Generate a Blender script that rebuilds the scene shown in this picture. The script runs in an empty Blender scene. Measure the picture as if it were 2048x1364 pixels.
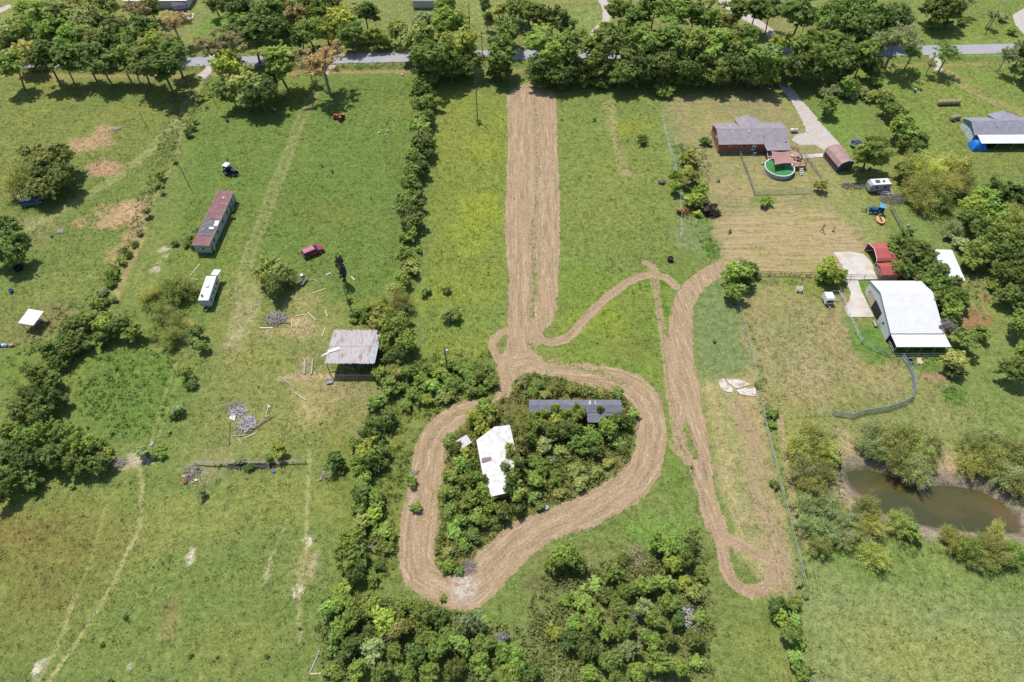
import bpy, math, random
import numpy as np
from mathutils import Vector, Matrix
random.seed(7)
S = bpy.context.scene
COL = S.collection
R = math.radians
# ------------------------------------------------------------------ camera, sky, sun, exposure
CAM_H, FPX, PITCH = 110.0, 1365.333, R(52)
cd = bpy.data.cameras.new('camera'); cam = bpy.data.objects.new('camera', cd); COL.objects.link(cam)
cam.location = (0, 0, CAM_H); cam.rotation_euler = (R(90) - PITCH, 0, 0)
cd.sensor_width = 36; cd.lens = 24.0; cd.clip_start = 1; cd.clip_end = 20000
S.camera = cam
SH = Vector((0.27, -0.38, -1.0))          # metres a shadow moves per metre of height
W = bpy.data.worlds.new('World'); S.world = W; W.use_nodes = True
nt = W.node_tree; sky = nt.nodes.new('ShaderNodeTexSky'); sky.sky_type = 'NISHITA'; sky.sun_disc = False
sky.sun_elevation = math.atan2(1.0, math.hypot(SH.x, SH.y)); sky.sun_rotation = math.atan2(-SH.x, -SH.y)
sky.air_density = 1.0; sky.dust_density = 1.2; sky.ozone_density = 1.0
nt.links.new(sky.outputs[0], nt.nodes['Background'].inputs[0]); nt.nodes['Background'].inputs[1].default_value = 0.12
sl = bpy.data.lights.new('sun', 'SUN'); sl.energy = 4.15; sl.angle = R(0.55); sl.color = (1.0, 0.955, 0.88)
so = bpy.data.objects.new('sun', sl); COL.objects.link(so)
so.rotation_euler = SH.to_track_quat('-Z', 'Y').to_euler(); so.location = (-60, 80, 200)
S.view_settings.view_transform = 'Standard'; S.view_settings.look = 'None'
S.view_settings.exposure = 0.12; S.view_settings.gamma = 1.0

# ------------------------------------------------------------------ helpers
sp, cp = math.sin(PITCH), math.cos(PITCH)
def G(px, py, z=0.0):
    """world x, y of the point of height z that the survey photograph shows at px, py"""
    a = (px - 1024) / FPX; b = (682 - py) / FPX
    dx, dy, dz = a, cp + b * sp, -sp + b * cp
    t = (CAM_H - z) / -dz
    return (dx * t, dy * t)
def G3(px, py, z=0.0):
    x, y = G(px, py, z); return Vector((x, y, z))
def depth(x, y, z=0.0): return y * cp - (z - CAM_H) * sp
def lin(c):
    c = c / 255.0
    return c / 12.92 if c <= 0.04045 else ((c + 0.055) / 1.055) ** 2.4
KX = 1.42
def A(r, g, b): return (lin(r) / KX, lin(g) / KX, lin(b) / KX)     # albedo from how a sunlit surface looks
def A4(r, g, b): return (*A(r, g, b), 1.0)

def vnoise(x, y, scale, seed=0):
    rng = np.random.RandomState(seed); T = rng.rand(256, 256).astype(np.float32)
    u = x * scale; v = y * scale
    iu = np.floor(u).astype(np.int64); iv = np.floor(v).astype(np.int64)
    fu = (u - iu).astype(np.float32); fv = (v - iv).astype(np.float32)
    fu = fu * fu * (3 - 2 * fu); fv = fv * fv * (3 - 2 * fv)
    a = T[iu % 256, iv % 256]; b = T[(iu + 1) % 256, iv % 256]; c = T[iu % 256, (iv + 1) % 256]; d = T[(iu + 1) % 256, (iv + 1) % 256]
    return a * (1 - fu) * (1 - fv) + b * fu * (1 - fv) + c * (1 - fu) * fv + d * fu * fv
def fnoise(x, y, scale, seed=0, o=4):
    s = 0; amp = 1; tot = 0
    for i in range(o):
        s = s + amp * vnoise(x, y, scale * 2 ** i, seed + i * 17); tot += amp; amp *= 0.55
    return s / tot
def wpoly(pp): return np.array([G(x, y) for x, y in pp], dtype=np.float64)
def sdpoly(x, y, P):
    """signed distance to a polygon, positive inside"""
    n = len(P); d2 = np.full(x.shape, 1e18); ins = np.zeros(x.shape, bool)
    for i in range(n):
        ax, ay = P[i]; bx, by = P[(i + 1) % n]
        ex, ey = bx - ax, by - ay; L = ex * ex + ey * ey + 1e-12
        t = np.clip(((x - ax) * ex + (y - ay) * ey) / L, 0, 1)
        d2 = np.minimum(d2, (x - ax - t * ex) ** 2 + (y - ay - t * ey) ** 2)
        c = ((ay > y) != (by > y)) & (x < (bx - ax) * (y - ay) / (by - ay + 1e-12) + ax)
        ins ^= c
    d = np.sqrt(d2)
    return np.where(ins, d, -d)
def dline(x, y, P):
    """distance, arclength and signed side offset to a polyline"""
    best = np.full(x.shape, 1e18); al = np.zeros(x.shape); ac = np.zeros(x.shape); s0 = 0
    for i in range(len(P) - 1):
        ax, ay = P[i]; bx, by = P[i + 1]; ex, ey = bx - ax, by - ay; L = math.hypot(ex, ey) + 1e-9
        t = np.clip(((x - ax) * ex + (y - ay) * ey) / (L * L), 0, 1)
        d2 = (x - ax - t * ex) ** 2 + (y - ay - t * ey) ** 2
        m = d2 < best
        sd = ((x - ax) * ey - (y - ay) * ex) / L
        al = np.where(m, s0 + t * L, al); ac = np.where(m, np.sign(sd) * np.sqrt(d2), ac); best = np.where(m, d2, best); s0 += L
    return np.sqrt(best), al, ac
def smooth(a, b, v):
    t = np.clip((v - a) / (b - a), 0, 1); return t * t * (3 - 2 * t)

# ------------------------------------------------------------------ what grows and lies where (world-space albedo map)
REG = [  # region polygons in photo pixels: polygon, colour, soft edge in metres, strength
 ([(-400,-200),(2500,-200),(2500,95),(-400,125)], (138,148,92), 3, 1),
 ([(-200,150),(380,150),(400,200),(300,330),(180,400),(-200,470)], (124,140,78), 6, .8),
 ([(400,150),(825,150),(860,200),(820,420),(790,600),(480,640),(330,640),(370,400)], (114,138,72), 4, 1),
 ([(880,190),(1016,190),(1010,500),(1000,650),(980,720),(850,720),(860,400)], (136,150,72), 2, 1),
 ([(1112,180),(1330,180),(1345,330),(1330,560),(1120,600)], (132,148,82), 1.5, 1),
 ([(1120,560),(1340,540),(1340,780),(1300,770),(1120,725)], (126,148,70), 1.5, 1),
 ([(1325,195),(1550,175),(1640,260),(1700,350),(1750,470),(1700,548),(1520,548),(1440,520),(1415,420),(1400,330),(1345,290)], (150,148,106), 1.2, 1),
 ([(1420,430),(1560,415),(1680,430),(1730,500),(1700,545),(1510,548),(1440,525)], (176,158,118), 3, .8),
 ([(1480,575),(1560,565),(1690,640),(1790,720),(1825,750),(1820,800),(1700,830),(1590,830),(1540,830),(1500,700)], (160,154,112), 3, .95),
 ([(1820,720),(1900,760),(1960,840),(1900,900),(1560,870),(1570,835),(1830,830)], (150,154,104), 4, .9),
 ([(1690,0),(2100,0),(2100,220),(1900,240),(1860,420),(1760,200),(1640,150)], (132,152,80), 4, .8),
 ([(1800,420),(2100,330),(2100,900),(1960,860),(1900,700),(1850,560)], (128,148,88), 5, .6),
 ([(-300,960),(230,940),(640,930),(690,1100),(640,1400),(-400,1400)], (124,142,80), 4, .95),
 ([(-300,1010),(120,990),(240,1010),(210,1180),(100,1330),(-300,1400)], (124,132,72), 5, .6),
 ([(150,690),(330,690),(370,760),(300,880),(200,870),(140,790)], (108,140,68), 3, .85),
 ([(420,580),(640,560),(740,760),(740,860),(560,900),(400,900),(430,700)], (140,146,92), 6, .75),
 ([(1600,1110),(2150,1150),(2150,1420),(1600,1420)], (140,154,102), 4, 1),
 ([(1640,1090),(2100,1150),(2100,1200),(1700,1170)], (118,148,76), 4, .7),
 ([(1000,1240),(1100,1090),(1330,980),(1400,960),(1440,1200),(1560,1420),(1000,1420)], (126,144,82), 3, .8),
 ([(1390,560),(1460,560),(1480,620),(1500,740),(1400,780),(1385,650)], (128,146,98), 1.5, 1),
 ([(1400,770),(1512,740),(1540,920),(1565,1020),(1590,1190),(1545,1195),(1440,1050),(1425,870)], (178, 168, 126), 1.2, 1),
 ([(1470,800),(1515,780),(1545,930),(1590,1190),(1550,1195),(1500,1020)], (172,156,122), 2, .65),
 ([(1545,620),(1480,590),(1500,680),(1520,640)], (150,140,105), 2, .4),
 ([(745,740),(985,720),(990,800),(840,850),(820,930),(800,1170),(700,1200),(640,900)], (122,136,70), 3, .9),
 ([(1020,750),(1250,775),(1280,840),(1260,930),(1080,1030),(930,1150),(870,1120),(880,1000),(900,870)], (124,122,72), 1.5, .9),
 ([(1080,1120),(1420,1080),(1420,1400),(1060,1400)], (138,130,90), 4, .55),
]
BLOB = [ # centre px, radii m (x,y), colour, strength
 (160,290,4.5,4,(190,160,130),.9),(195,285,5,3,(185,158,128),.8),(210,335,4.5,4,(188,156,130),.95),(200,270,3,5,(185,158,128),.8),(130,302,3,3,(186,160,128),.8),
 (240,430,7,5,(190,164,130),.95),(270,415,4,4,(196,168,134),.8),(265,470,3,5,(190,160,130),.7),(160,445,2.5,2,(186,160,125),.8),(235,505,3,4,(186,165,120),.6),
 (60,450,8,4,(160,150,110),.5),(40,480,8,3,(158,150,108),.4),(350,665,4,4,(190,175,135),.5),(95,630,5,4,(150,128,100),.6),(60,660,5,3,(140,125,95),.6),
 (329,498,1.4,.9,(200,194,178),.9),(333,511,.9,.6,(195,188,170),.7),(309,539,1.5,.8,(200,194,180),.9),(318,526,.8,.5,(185,178,150),.6),
 (600,655,3.2,3,(200,180,148),.6),(588,640,3,3,(192,172,138),.35),(630,660,4,3,(175,165,122),.35),(560,665,4,2,(180,170,125),.5),(605,600,4,4,(175,165,120),.5),
 (485,650,2.2,9,(180,172,135),.55),(500,600,2.5,6,(176,168,128),.5),(470,640,1.2,8,(185,175,140),.6),(620,770,5,4,(180,164,124),.4),(640,800,4,5,(178,166,122),.4),(690,775,6,3,(165,153,118),.45),(620,825,3,3,(185,172,130),.5),(700,790,7,3,(165,150,115),.5),(720,830,5,5,(165,152,112),.4),
 (285,918,2.4,1.5,(215,205,190),.9),(262,925,2,1.5,(190,180,160),.6),(262,1092,.8,.9,(225,215,200),.95),(382,1110,.7,1.4,(222,212,200),.95),(72,1340,.8,1.3,(215,208,195),.9),(615,1080,1.1,1,(225,215,200),.9),(596,1180,.9,1.2,(222,214,200),.85),(628,1120,.7,1.8,(210,200,180),.6),(610,1130,2.5,4,(175,165,125),.5),(535,1140,.5,2,(215,205,185),.6),(258,1335,.4,.6,(215,205,190),.8),(85,1330,.7,1,(195,186,165),.5),
 (930,1172,2.6,2.2,(205,198,190),.85),(925,1190,2,1.4,(200,190,182),.6),(940,1165,1.6,2.4,(212,205,200),.7),
 (1310,1070,4,3,(120,160,72),.7),(1330,1050,5,3,(128,160,80),.5),(1140,1160,3,2,(125,118,88),.6),(1060,1165,2,2,(110,110,78),.5),
 (960,420,6,9,(150,164,62),.7),(940,470,5,8,(146,162,66),.7),(975,300,7,6,(148,160,64),.6),(920,240,5,6,(140,150,80),.5),(900,330,7,6,(130,146,70),.6),(930,570,9,6,(142,156,66),.5),(870,610,8,5,(138,152,68),.5),(930,640,10,5,(122,148,78),.6),(1000,240,3,5,(150,164,68),.5),
 (1255,255,6,5,(148,158,62),.6),(1230,330,6,4,(142,152,72),.4),(1220,430,8,6,(140,150,82),.5),(1160,545,6,4,(120,148,66),.6),(1200,640,6,5,(142,158,60),.6),(1280,690,4,3,(118,130,70),.5),(1250,700,5,3,(130,136,72),.5),(1290,560,6,3,(112,140,60),.5),(1340,560,3,2,(100,140,55),.8),(1320,590,1.0,5,(104,142,56),.7),
 (1250,330,1.2,8,(170,160,122),.4),(1222,250,1.6,9,(170,160,122),.4),(1215,210,2,3,(165,158,120),.5),(1252,345,2,2,(172,162,126),.4),
 (1362,320,1.6,8,(128,150,108),.5),(1350,260,1.8,9,(130,152,108),.4),(1380,470,5,7,(132,148,102),.7),(1425,500,2,6,(100,138,58),.8),(1412,450,2,4,(110,142,64),.6),(1530,400,3.5,3,(104,140,58),.9),(1345,300,2,8,(126,148,94),.5),
 (1470,380,6,4,(176,160,118),.6),(1520,360,6,3,(165,160,112),.4),(1500,330,6,4,(150,150,96),.4),(1440,250,5,4,(172,162,112),.5),(1640,470,12,5,(178,160,122),.6),(1700,400,5,12,(142,156,96),.7),(1740,450,4,8,(150,158,104),.6),(1720,300,5,8,(130,160,80),.6),(1690,230,5,6,(124,156,72),.6),(1660,250,4,7,(122,154,70),.7),
 (1330,620,1,5,(105,140,60),.6),(1240,880,1.5,1,(120,140,70),.3),(1270,900,2,6,(118,140,70),.3),
 (1390,860,1.0,5,(112,142,62),.6),(1345,930,1.6,12,(114,142,66),.6),(1450,1050,1.5,5,(108,140,64),.7),(1470,900,1.2,16,(118,142,82),.35),
 (1930,560,6,4,(150,145,100),.6),(1950,640,4,3,(160,118,92),.7),(1920,640,4,2,(168,128,104),.6),(1870,752,3,1.2,(172,138,118),.8),(1880,758,2.5,1,(170,140,120),.6),(1965,590,1,.8,(180,140,110),.8),(1975,600,1,.8,(180,140,110),.8),(1945,608,.9,.7,(180,140,110),.7),(1968,615,.9,.7,(180,140,110),.7),
 (1600,720,6,5,(150,150,105),.4),(1620,740,4,6,(176,166,132),.6),(1690,680,4,8,(170,155,122),.6),(1690,620,4,5,(174,158,122),.6),(1700,790,5,4,(128,142,76),.5),(1580,640,5,4,(146,152,100),.5),(1640,760,8,5,(168,158,118),.4),(1760,740,6,5,(164,156,112),.5),
 (1890,700,6,3,(98,132,62),.7),(1860,735,5,1.5,(100,134,64),.7),(1740,690,5,5,(100,140,64),.9),(1700,640,2,3,(100,140,64),.6),(1728,575,2,2,(100,138,60),.8),(1905,790,3,3.4,(96,134,56),.8),
 (1670,250,3,3,(126,154,76),.6),(30,330,8,6,(150,150,80),.5),(60,300,6,6,(148,150,84),.4),(20,640,10,6,(130,138,84),.5),(30,760,12,8,(118,140,68),.6),
 (60,1100,10,5,(128,120,72),.4),(150,1060,8,5,(128,122,74),.35),(90,1180,7,4,(128,116,72),.35),(230,1100,7,4,(130,122,76),.3),(380,1040,10,6,(146,152,88),.5),(560,1000,10,6,(146,152,84),.6),(480,1290,8,4,(140,148,84),.5),(340,1240,1.2,3,(165,140,108),.4),(20,1060,8,4,(134,122,76),.5),
 (480,560,3,8,(150,156,96),.4),(650,430,8,6,(120,132,66),.4),(600,400,5,5,(118,128,68),.4),(560,330,6,5,(112,138,68),.4),(680,300,7,5,(108,138,74),.5),(640,380,5,4,(105,136,70),.4),
 (410,950,4,2,(160,155,120),.5),(395,935,3,1.5,(175,168,140),.5),(440,915,5,2,(160,155,115),.5),
 (1830,40,14,6,(146,150,100),.5),(1960,60,12,6,(136,156,80),.5),(1160,30,10,8,(140,160,100),.7),(960,30,5,10,(150,165,100),.6),(700,40,8,6,(118,150,76),.6),(430,55,7,8,(122,156,76),.8),(1330,20,20,8,(158,156,110),.5),(1450,40,20,8,(156,152,108),.5),(1560,45,12,6,(150,148,105),.5),
 (840,3,4,4,(130,120,112),.5),
 (1800,950,4,2,(170,150,125),.4),(1700,905,3,3,(186,164,138),.7),(1690,880,2,3,(186,168,140),.6),(1890,930,4,4,(190,168,140),.7),(1905,950,4,3,(188,165,138),.7),(1685,970,2,5,(180,160,135),.7),(1705,1000,2,4,(186,170,146),.6),(1860,1055,6,2,(176,166,155),.7),(1790,1040,3,2,(178,168,150),.6),(1930,1065,6,2,(170,160,150),.6),
]
LINE = [ # faint worn paths: pixel polyline, half width m, colour, strength, twin (wheel ruts)
 ([(398,165),(385,190),(360,235),(300,300),(240,350),(160,400),(40,465)], 1.6, (160,164,112), .8, 0),
 ([(628,190),(600,240),(580,300),(550,370),(530,430),(500,500),(485,560),(475,640),(480,690)], 1.5, (156,158,112), .75, 1),
 ([(278,930),(284,970),(278,1060),(255,1100),(225,1170),(150,1290),(95,1364)], .35, (178,176,128), .8, 0),
 ([(150,1190),(128,1260),(95,1330),(75,1364)], .35, (182,176,132), .7, 0),
 ([(620,900),(615,980),(612,1100),(597,1180),(598,1280)], .35, (178,176,128), .75, 0),
 ([(575,1040),(545,1110),(530,1150)], .25, (182,176,132), .5, 0),
 ([(365,690),(330,790),(300,890)], .3, (165,168,104), .7, 0),
 ([(375,695),(345,790),(315,880)], .3, (165,168,104), .5, 0),
 ([(215,1000),(190,1090),(150,1200)], .25, (165,165,110), .5, 0),
 ([(1855,120),(1905,150),(1940,180),(1990,205),(2048,228),(2200,290)], 1.4, (176,162,120), .75, 1),
 ([(1560,830),(1568,900),(1580,960),(1590,1030),(1612,1090)], .7, (182,160,134), .75, 0),
 ([(1225,200),(1228,270),(1240,330),(1262,350)], .8, (172,162,128), .45, 0),
 ([(0,150),(150,152),(300,152),(470,148),(600,144),(820,143)], 1.0, (176,148,118), .75, 0),
 ([(820,143),(1000,142),(1250,140),(1560,138),(1740,132),(2048,126)], .9, (166,148,112), .6, 0),
 ([(0,135),(480,138),(820,134),(1560,124),(2048,116),(2300,112)], 1.3, (112,128,74), .7, 0),
 ([(1545,190),(1600,230),(1612,262)], 1.4, (150,158,88), .6, 0),
 ([(455,690),(480,660)], 1.0, (185,178,140), .5, 0),
 ([(280,480),(262,520),(245,560),(228,600)], 1.1, (186,164,124), .6, 0),
 ([(370,230),(355,300),(330,360),(295,420),(265,480)], .5, (176,164,128), .5, 0),
 ([(560,755),(640,752),(740,752)], .8, (190,172,142), .8, 0),
 ([(608,720),(608,750),(615,765)], .8, (176,160,132), .8, 0),
 ([(1325,225),(1332,262),(1345,310),(1362,380),(1364,470)], .25, (190,196,178), .55, 0),
 ([(1300,540),(1320,660),(1336,800)], .3, (190,180,140), .4, 0),
 ([(1180,10),(1200,30),(1208,45),(1180,60),(1175,80)], .1, (200,190,175), .0, 0),
]
TRK = [ # mown or scraped earth tracks: pixel polyline, half width m, tone
 ([(1058,640),(1068,664),(1082,678),(1102,685),(1126,680),(1150,662),(1180,627),(1215,594),(1250,567),(1280,552),(1310,548),(1335,556),(1352,572)], 1.05, 0),
 ([(1292,525),(1304,533),(1315,548)], .8, 0),
 ([(1030,655),(1003,664),(988,676),(986,692),(996,715),(1010,730)], .9, 0),
 ([(1312,558),(1317,610),(1328,680),(1336,760),(1346,830),(1356,890),(1374,922),(1398,945)], .85, 2),
 ([(1446,1072),(1490,1094),(1545,1122)], 1.1, 1),
 ([(1440,1040),(1446,1100),(1452,1140),(1470,1168),(1500,1184),(1528,1178),(1543,1160),(1540,1148)], 1.05, 0),
 ([(1330,868),(1350,905),(1385,935),(1440,930)], .5, 2),
]
TPOLY = [
 ([(1040,168),(1062,165),(1082,168),(1106,185),(1113,200),(1116,300),(1119,400),(1120,480),(1117,540),(1115,590),(1112,622),(1100,648),(1085,662),(1078,690),(1060,712),(1000,718),(1012,690),(1016,655),(1017,560),(1009,450),(1016,300),(1014,190),(1024,182)], 0),
 ([(1440,522),(1408,534),(1372,562),(1350,590),(1340,640),(1334,700),(1340,770),(1358,860),(1382,940),(1398,1010),(1412,1060),(1434,1092),(1456,1085),(1450,1060),(1441,1020),(1428,960),(1419,890),(1408,830),(1397,770),(1386,700),(1384,650),(1390,608),(1405,580),(1430,560),(1450,548),(1500,548),(1510,530)], 0),
 ([(1512,700),(1512,790),(1545,930),(1580,1060),(1592,1188),(1552,1194),(1530,1120),(1500,1000),(1470,850),(1450,800),(1500,790)], 3),
 ([(1470,612),(1490,650),(1512,780),(1498,780),(1478,680)], 3),
]
LOOP_O = [(1000,712),(1062,700),(1090,712),(1130,722),(1180,726),(1240,736),(1280,752),(1310,776),(1326,806),(1333,850),(1331,900),(1320,950),(1295,990),(1250,1022),(1180,1056),(1100,1083),(1062,1112),(1022,1152),(990,1190),(960,1214),(925,1224),(880,1212),(845,1192),(815,1172),(800,1142),(796,1110),(799,1060),(805,1020),(815,980),(822,940),(828,900),(840,865),(862,836),(898,811),(940,798),(985,798),(1002,760),(994,735)]
LOOP_I = [(1025,762),(1050,745),(1120,755),(1200,777),(1250,792),(1276,825),(1273,870),(1266,910),(1240,945),(1190,977),(1120,1007),(1080,1026),(1030,1042),(1000,1062),(982,1082),(950,1107),(940,1132),(915,1156),(885,1146),(868,1126),(870,1090),(878,1050),(875,1000),(886,950),(890,900),(902,868),(925,850),(942,820),(1000,800),(1022,792)]
GRAVEL = [[(1548,150),(1562,176),(1586,206),(1605,240),(1613,264),(1592,270),(1583,279),(1600,289),(1632,289),(1650,302),(1668,318),(1690,300),(1676,283),(1645,250),(1625,225),(1600,196),(1582,172),(1570,150)],
          [(1188,-20),(1206,20),(1205,40),(1186,58),(1172,85),(1172,105),(1196,105),(1200,80),(1215,55),(1222,30),(1212,-20)],
          [(2025,30),(2060,10),(2200,10),(2200,70),(2050,70),(2032,50)],
          [(1430,-20),(1440,8),(1470,30),(1530,60),(1545,95),(1575,98),(1560,70),(1520,40),(1470,15),(1455,-20)],
          [(395,150),(412,136),(405,110),(440,108),(425,140),(410,158)],
          [(-20,22),(20,8),(22,14),(-20,36)],[(640,145),(650,130),(672,130),(655,148)],[(1858,108),(1880,108),(1885,140),(1868,140)]]
POND = [(1694,946),(1738,942),(1790,958),(1850,974),(1900,974),(1958,984),(2003,1008),(2030,1038),(2038,1062),(2000,1064),(1940,1060),(1870,1052),(1820,1041),(1770,1026),(1728,992),(1704,968)]
PW = np.array([G(x, y, -.9) for x, y in POND])

def near(x, y, P, m):
    return (x > P[:, 0].min() - m) & (x < P[:, 0].max() + m) & (y > P[:, 1].min() - m) & (y < P[:, 1].max() + m)

def paint(x, y):
    N = x.shape[0]
    col = np.empty((N, 3)); col[:] = A(126, 142, 80)
    jit = (fnoise(x, y, .35, 5) - .5) * 3.0; jit2 = (fnoise(x, y, 1.6, 9) - .5) * 1.1
    big = fnoise(x, y, .045, 2, 3) - .5; mid = fnoise(x, y, .22, 31, 4) - .5
    def mix(idx, w, c):
        c = np.array(A(*c)); col[idx] = col[idx] * (1 - w[:, None]) + c * w[:, None]
    for pp, c, soft, st in REG:
        P = wpoly(pp); m = np.where(near(x, y, P, soft * 2))[0]
        d = sdpoly(x[m], y[m], P) + jit[m] * min(1, soft * .5)
        mix(m, smooth(-soft, soft, d) * st, c)
    # natural drifts of colour
    f = np.clip(big * 2.2 + mid * 1.2, -1, 1)[:, None]
    col = np.where(f > 0, col * (1 - f * .5) + np.array(A(160, 160, 86)) * f * .5, col * (1 + f * .3) + np.array(A(98, 128, 66)) * (-f * .3))
    for cx, cy, rx, ry, c, st in BLOB:
        wx, wy = G(cx, cy); R_ = max(rx, ry) * 1.9
        m = np.where((abs(x - wx) < R_) & (abs(y - wy) < R_))[0]
        q = np.sqrt(((x[m] - wx) / rx) ** 2 + ((y[m] - wy) / ry) ** 2) + (jit[m] * .35 + jit2[m] * .6)
        if min(c) > 175: q = q + (fnoise(x[m], y[m], 2.2, 61, 2) - .5) * 1.3
        mix(m, (1 - smooth(.55, 1.25, q)) * st, c)
    for pp, hw, c, st, twin in LINE:
        P = wpoly(pp); m = np.where(near(x, y, P, hw * 3 + 1))[0]
        d, al, ac = dline(x[m], y[m], P)
        k = 1 - smooth(hw * .5, hw * 1.25, d + jit2[m] * hw * .9)
        if twin: k = k * .45 + .55 * np.exp(-((np.abs(ac) - hw * .75) / (hw * .33 + .12)) ** 2)
        mix(m, k * st * (0.75 + .5 * (fnoise(al, ac, .3, 3, 2))), c)
    g_ = col @ np.array([.25, .62, .13]); col = (col * .97 + g_[:, None] * .03) * np.array([1.07, 1.03, .88])
    # pond banks
    m = np.where(near(x, y, PW, 9))[0]; d = sdpoly(x[m], y[m], PW) + jit[m] * .5
    mix(m, smooth(-4.2, -1.6, d) * .85, (160, 146, 130)); mix(m, smooth(-1.4, -.2, d) * .8, (110, 98, 84))
    pond = np.full(N, -99.0); pond[m] = sdpoly(x[m], y[m], PW)
    # earth tracks
    trk = np.zeros(N); al = np.zeros(N); ac = np.zeros(N); tone = np.zeros(N)
    def put(m, w, a, c, t):
        k = w > trk[m]; mm = m[k]
        trk[mm] = w[k]; al[mm] = a[k]; ac[mm] = c[k]; tone[mm] = t
    LO, LI = wpoly(LOOP_O), wpoly(LOOP_I)
    m = np.where(near(x, y, LO, 2))[0]
    do = sdpoly(x[m], y[m], LO); di = sdpoly(x[m], y[m], LI); d = np.minimum(do, -di)
    mid_l = (LO + 0)
    _, a_, _ = dline(x[m], y[m], np.vstack([LO, LO[:1]]))
    put(m, smooth(-.35, .35, d + jit2[m] * .8 + jit[m] * .22) * (1 - .3 * smooth(.57, .72, fnoise(do, a_ * .04, 1.1, 93, 3))), a_, do, 0)
    for pp, t in TPOLY:
        P = wpoly(pp); m = np.where(near(x, y, P, 2))[0]
        d = sdpoly(x[m], y[m], P)
        if t == 3: w = smooth(-1.5, 1.5, d + jit[m]) * .60 * smooth(.28, .60, fnoise(x[m] * 1.0 + .13 * y[m], y[m] * .10, 1.3, 77, 4))
        else: w = smooth(-.3, .3, d + jit2[m] * .7 + jit[m] * .16) * (1 - .3 * smooth(.56, .72, fnoise(x[m] + (y[m] - 90) * (.0 if pp[0][0] < 1100 else .13), y[m] * .035, 1.1, 91, 3)))
        put(m, w, y[m], x[m] + (y[m] - 90) * (.0 if pp[0][0] < 1100 else .13), t)
    for pp, hw, t in TRK:
        P = wpoly(pp); m = np.where(near(x, y, P, hw + 2))[0]
        d, a_, c_ = dline(x[m], y[m], P)
        put(m, smooth(-.3, .3, hw - d + jit2[m] * .4) * (.62 if t == 2 else .95), a_, c_, t)
    # the grassy strip between the two wheel bands of the long track, and the mown crescent of the loop
    P = wpoly([(1070, 196), (1075, 240), (1076, 330), (1071, 400), (1069, 470), (1068, 560), (1064, 640)])
    m = np.where(near(x, y, P, 3))[0]; d, _, _ = dline(x[m], y[m], P)
    trk[m] *= 1 - .42 * (1 - smooth(.2, 1.3, d + jit2[m] * 1.2))
    P = wpoly([(1092, 720), (1140, 732), (1200, 745), (1250, 768)]); m = np.where(near(x, y, P, 3))[0]; d, _, _ = dline(x[m], y[m], P)
    trk[m] *= 1 - .5 * (1 - smooth(.3, 1.5, d + jit2[m]))
    P = wpoly([(1372, 850), (1378, 880), (1390, 912)]); m = np.where(near(x, y, P, 3))[0]; d, _, _ = dline(x[m], y[m], P)
    trk[m] *= 1 - .8 * (1 - smooth(.4, 1.0, d))
    P = wpoly([(1062, 690), (1075, 700), (1090, 716)]); m = np.where(near(x, y, P, 3))[0]; d, _, _ = dline(x[m], y[m], P)
    trk[m] *= 1 - .5 * (1 - smooth(.4, 1.2, d))
    grv = np.zeros(N)
    for pp in GRAVEL:
        P = wpoly(pp); m = np.where(near(x, y, P, 2))[0]
        grv[m] = np.maximum(grv[m], smooth(-.5, .4, sdpoly(x[m], y[m], P) + jit2[m] * .6))
    # mower and rake rows of the yard on the right
    row = np.zeros(N)
    for pp, st in (([(1420,440),(1560,400),(1680,425),(1740,510),(1690,548),(1500,548),(1440,525)], 1.0), ([(1330,200),(1560,190),(1640,300),(1700,400),(1560,440),(1420,440),(1380,300)], .35)):
        P = wpoly(pp); m = np.where(near(x, y, P, 4))[0]
        row[m] = np.maximum(row[m], smooth(-2, 2.5, sdpoly(x[m], y[m], P) + jit[m]) * st)
    return col, trk, al, ac, tone, grv, row, pond
def relief(x, y, pond, trk):
    z = -.03 - .05 * fnoise(x, y, .25, 12, 3)
    z = z - 1.25 * smooth(-3.2, 1.5, pond) - .05 * trk * (fnoise(x, y, .9, 44, 2))
    return z

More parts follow.
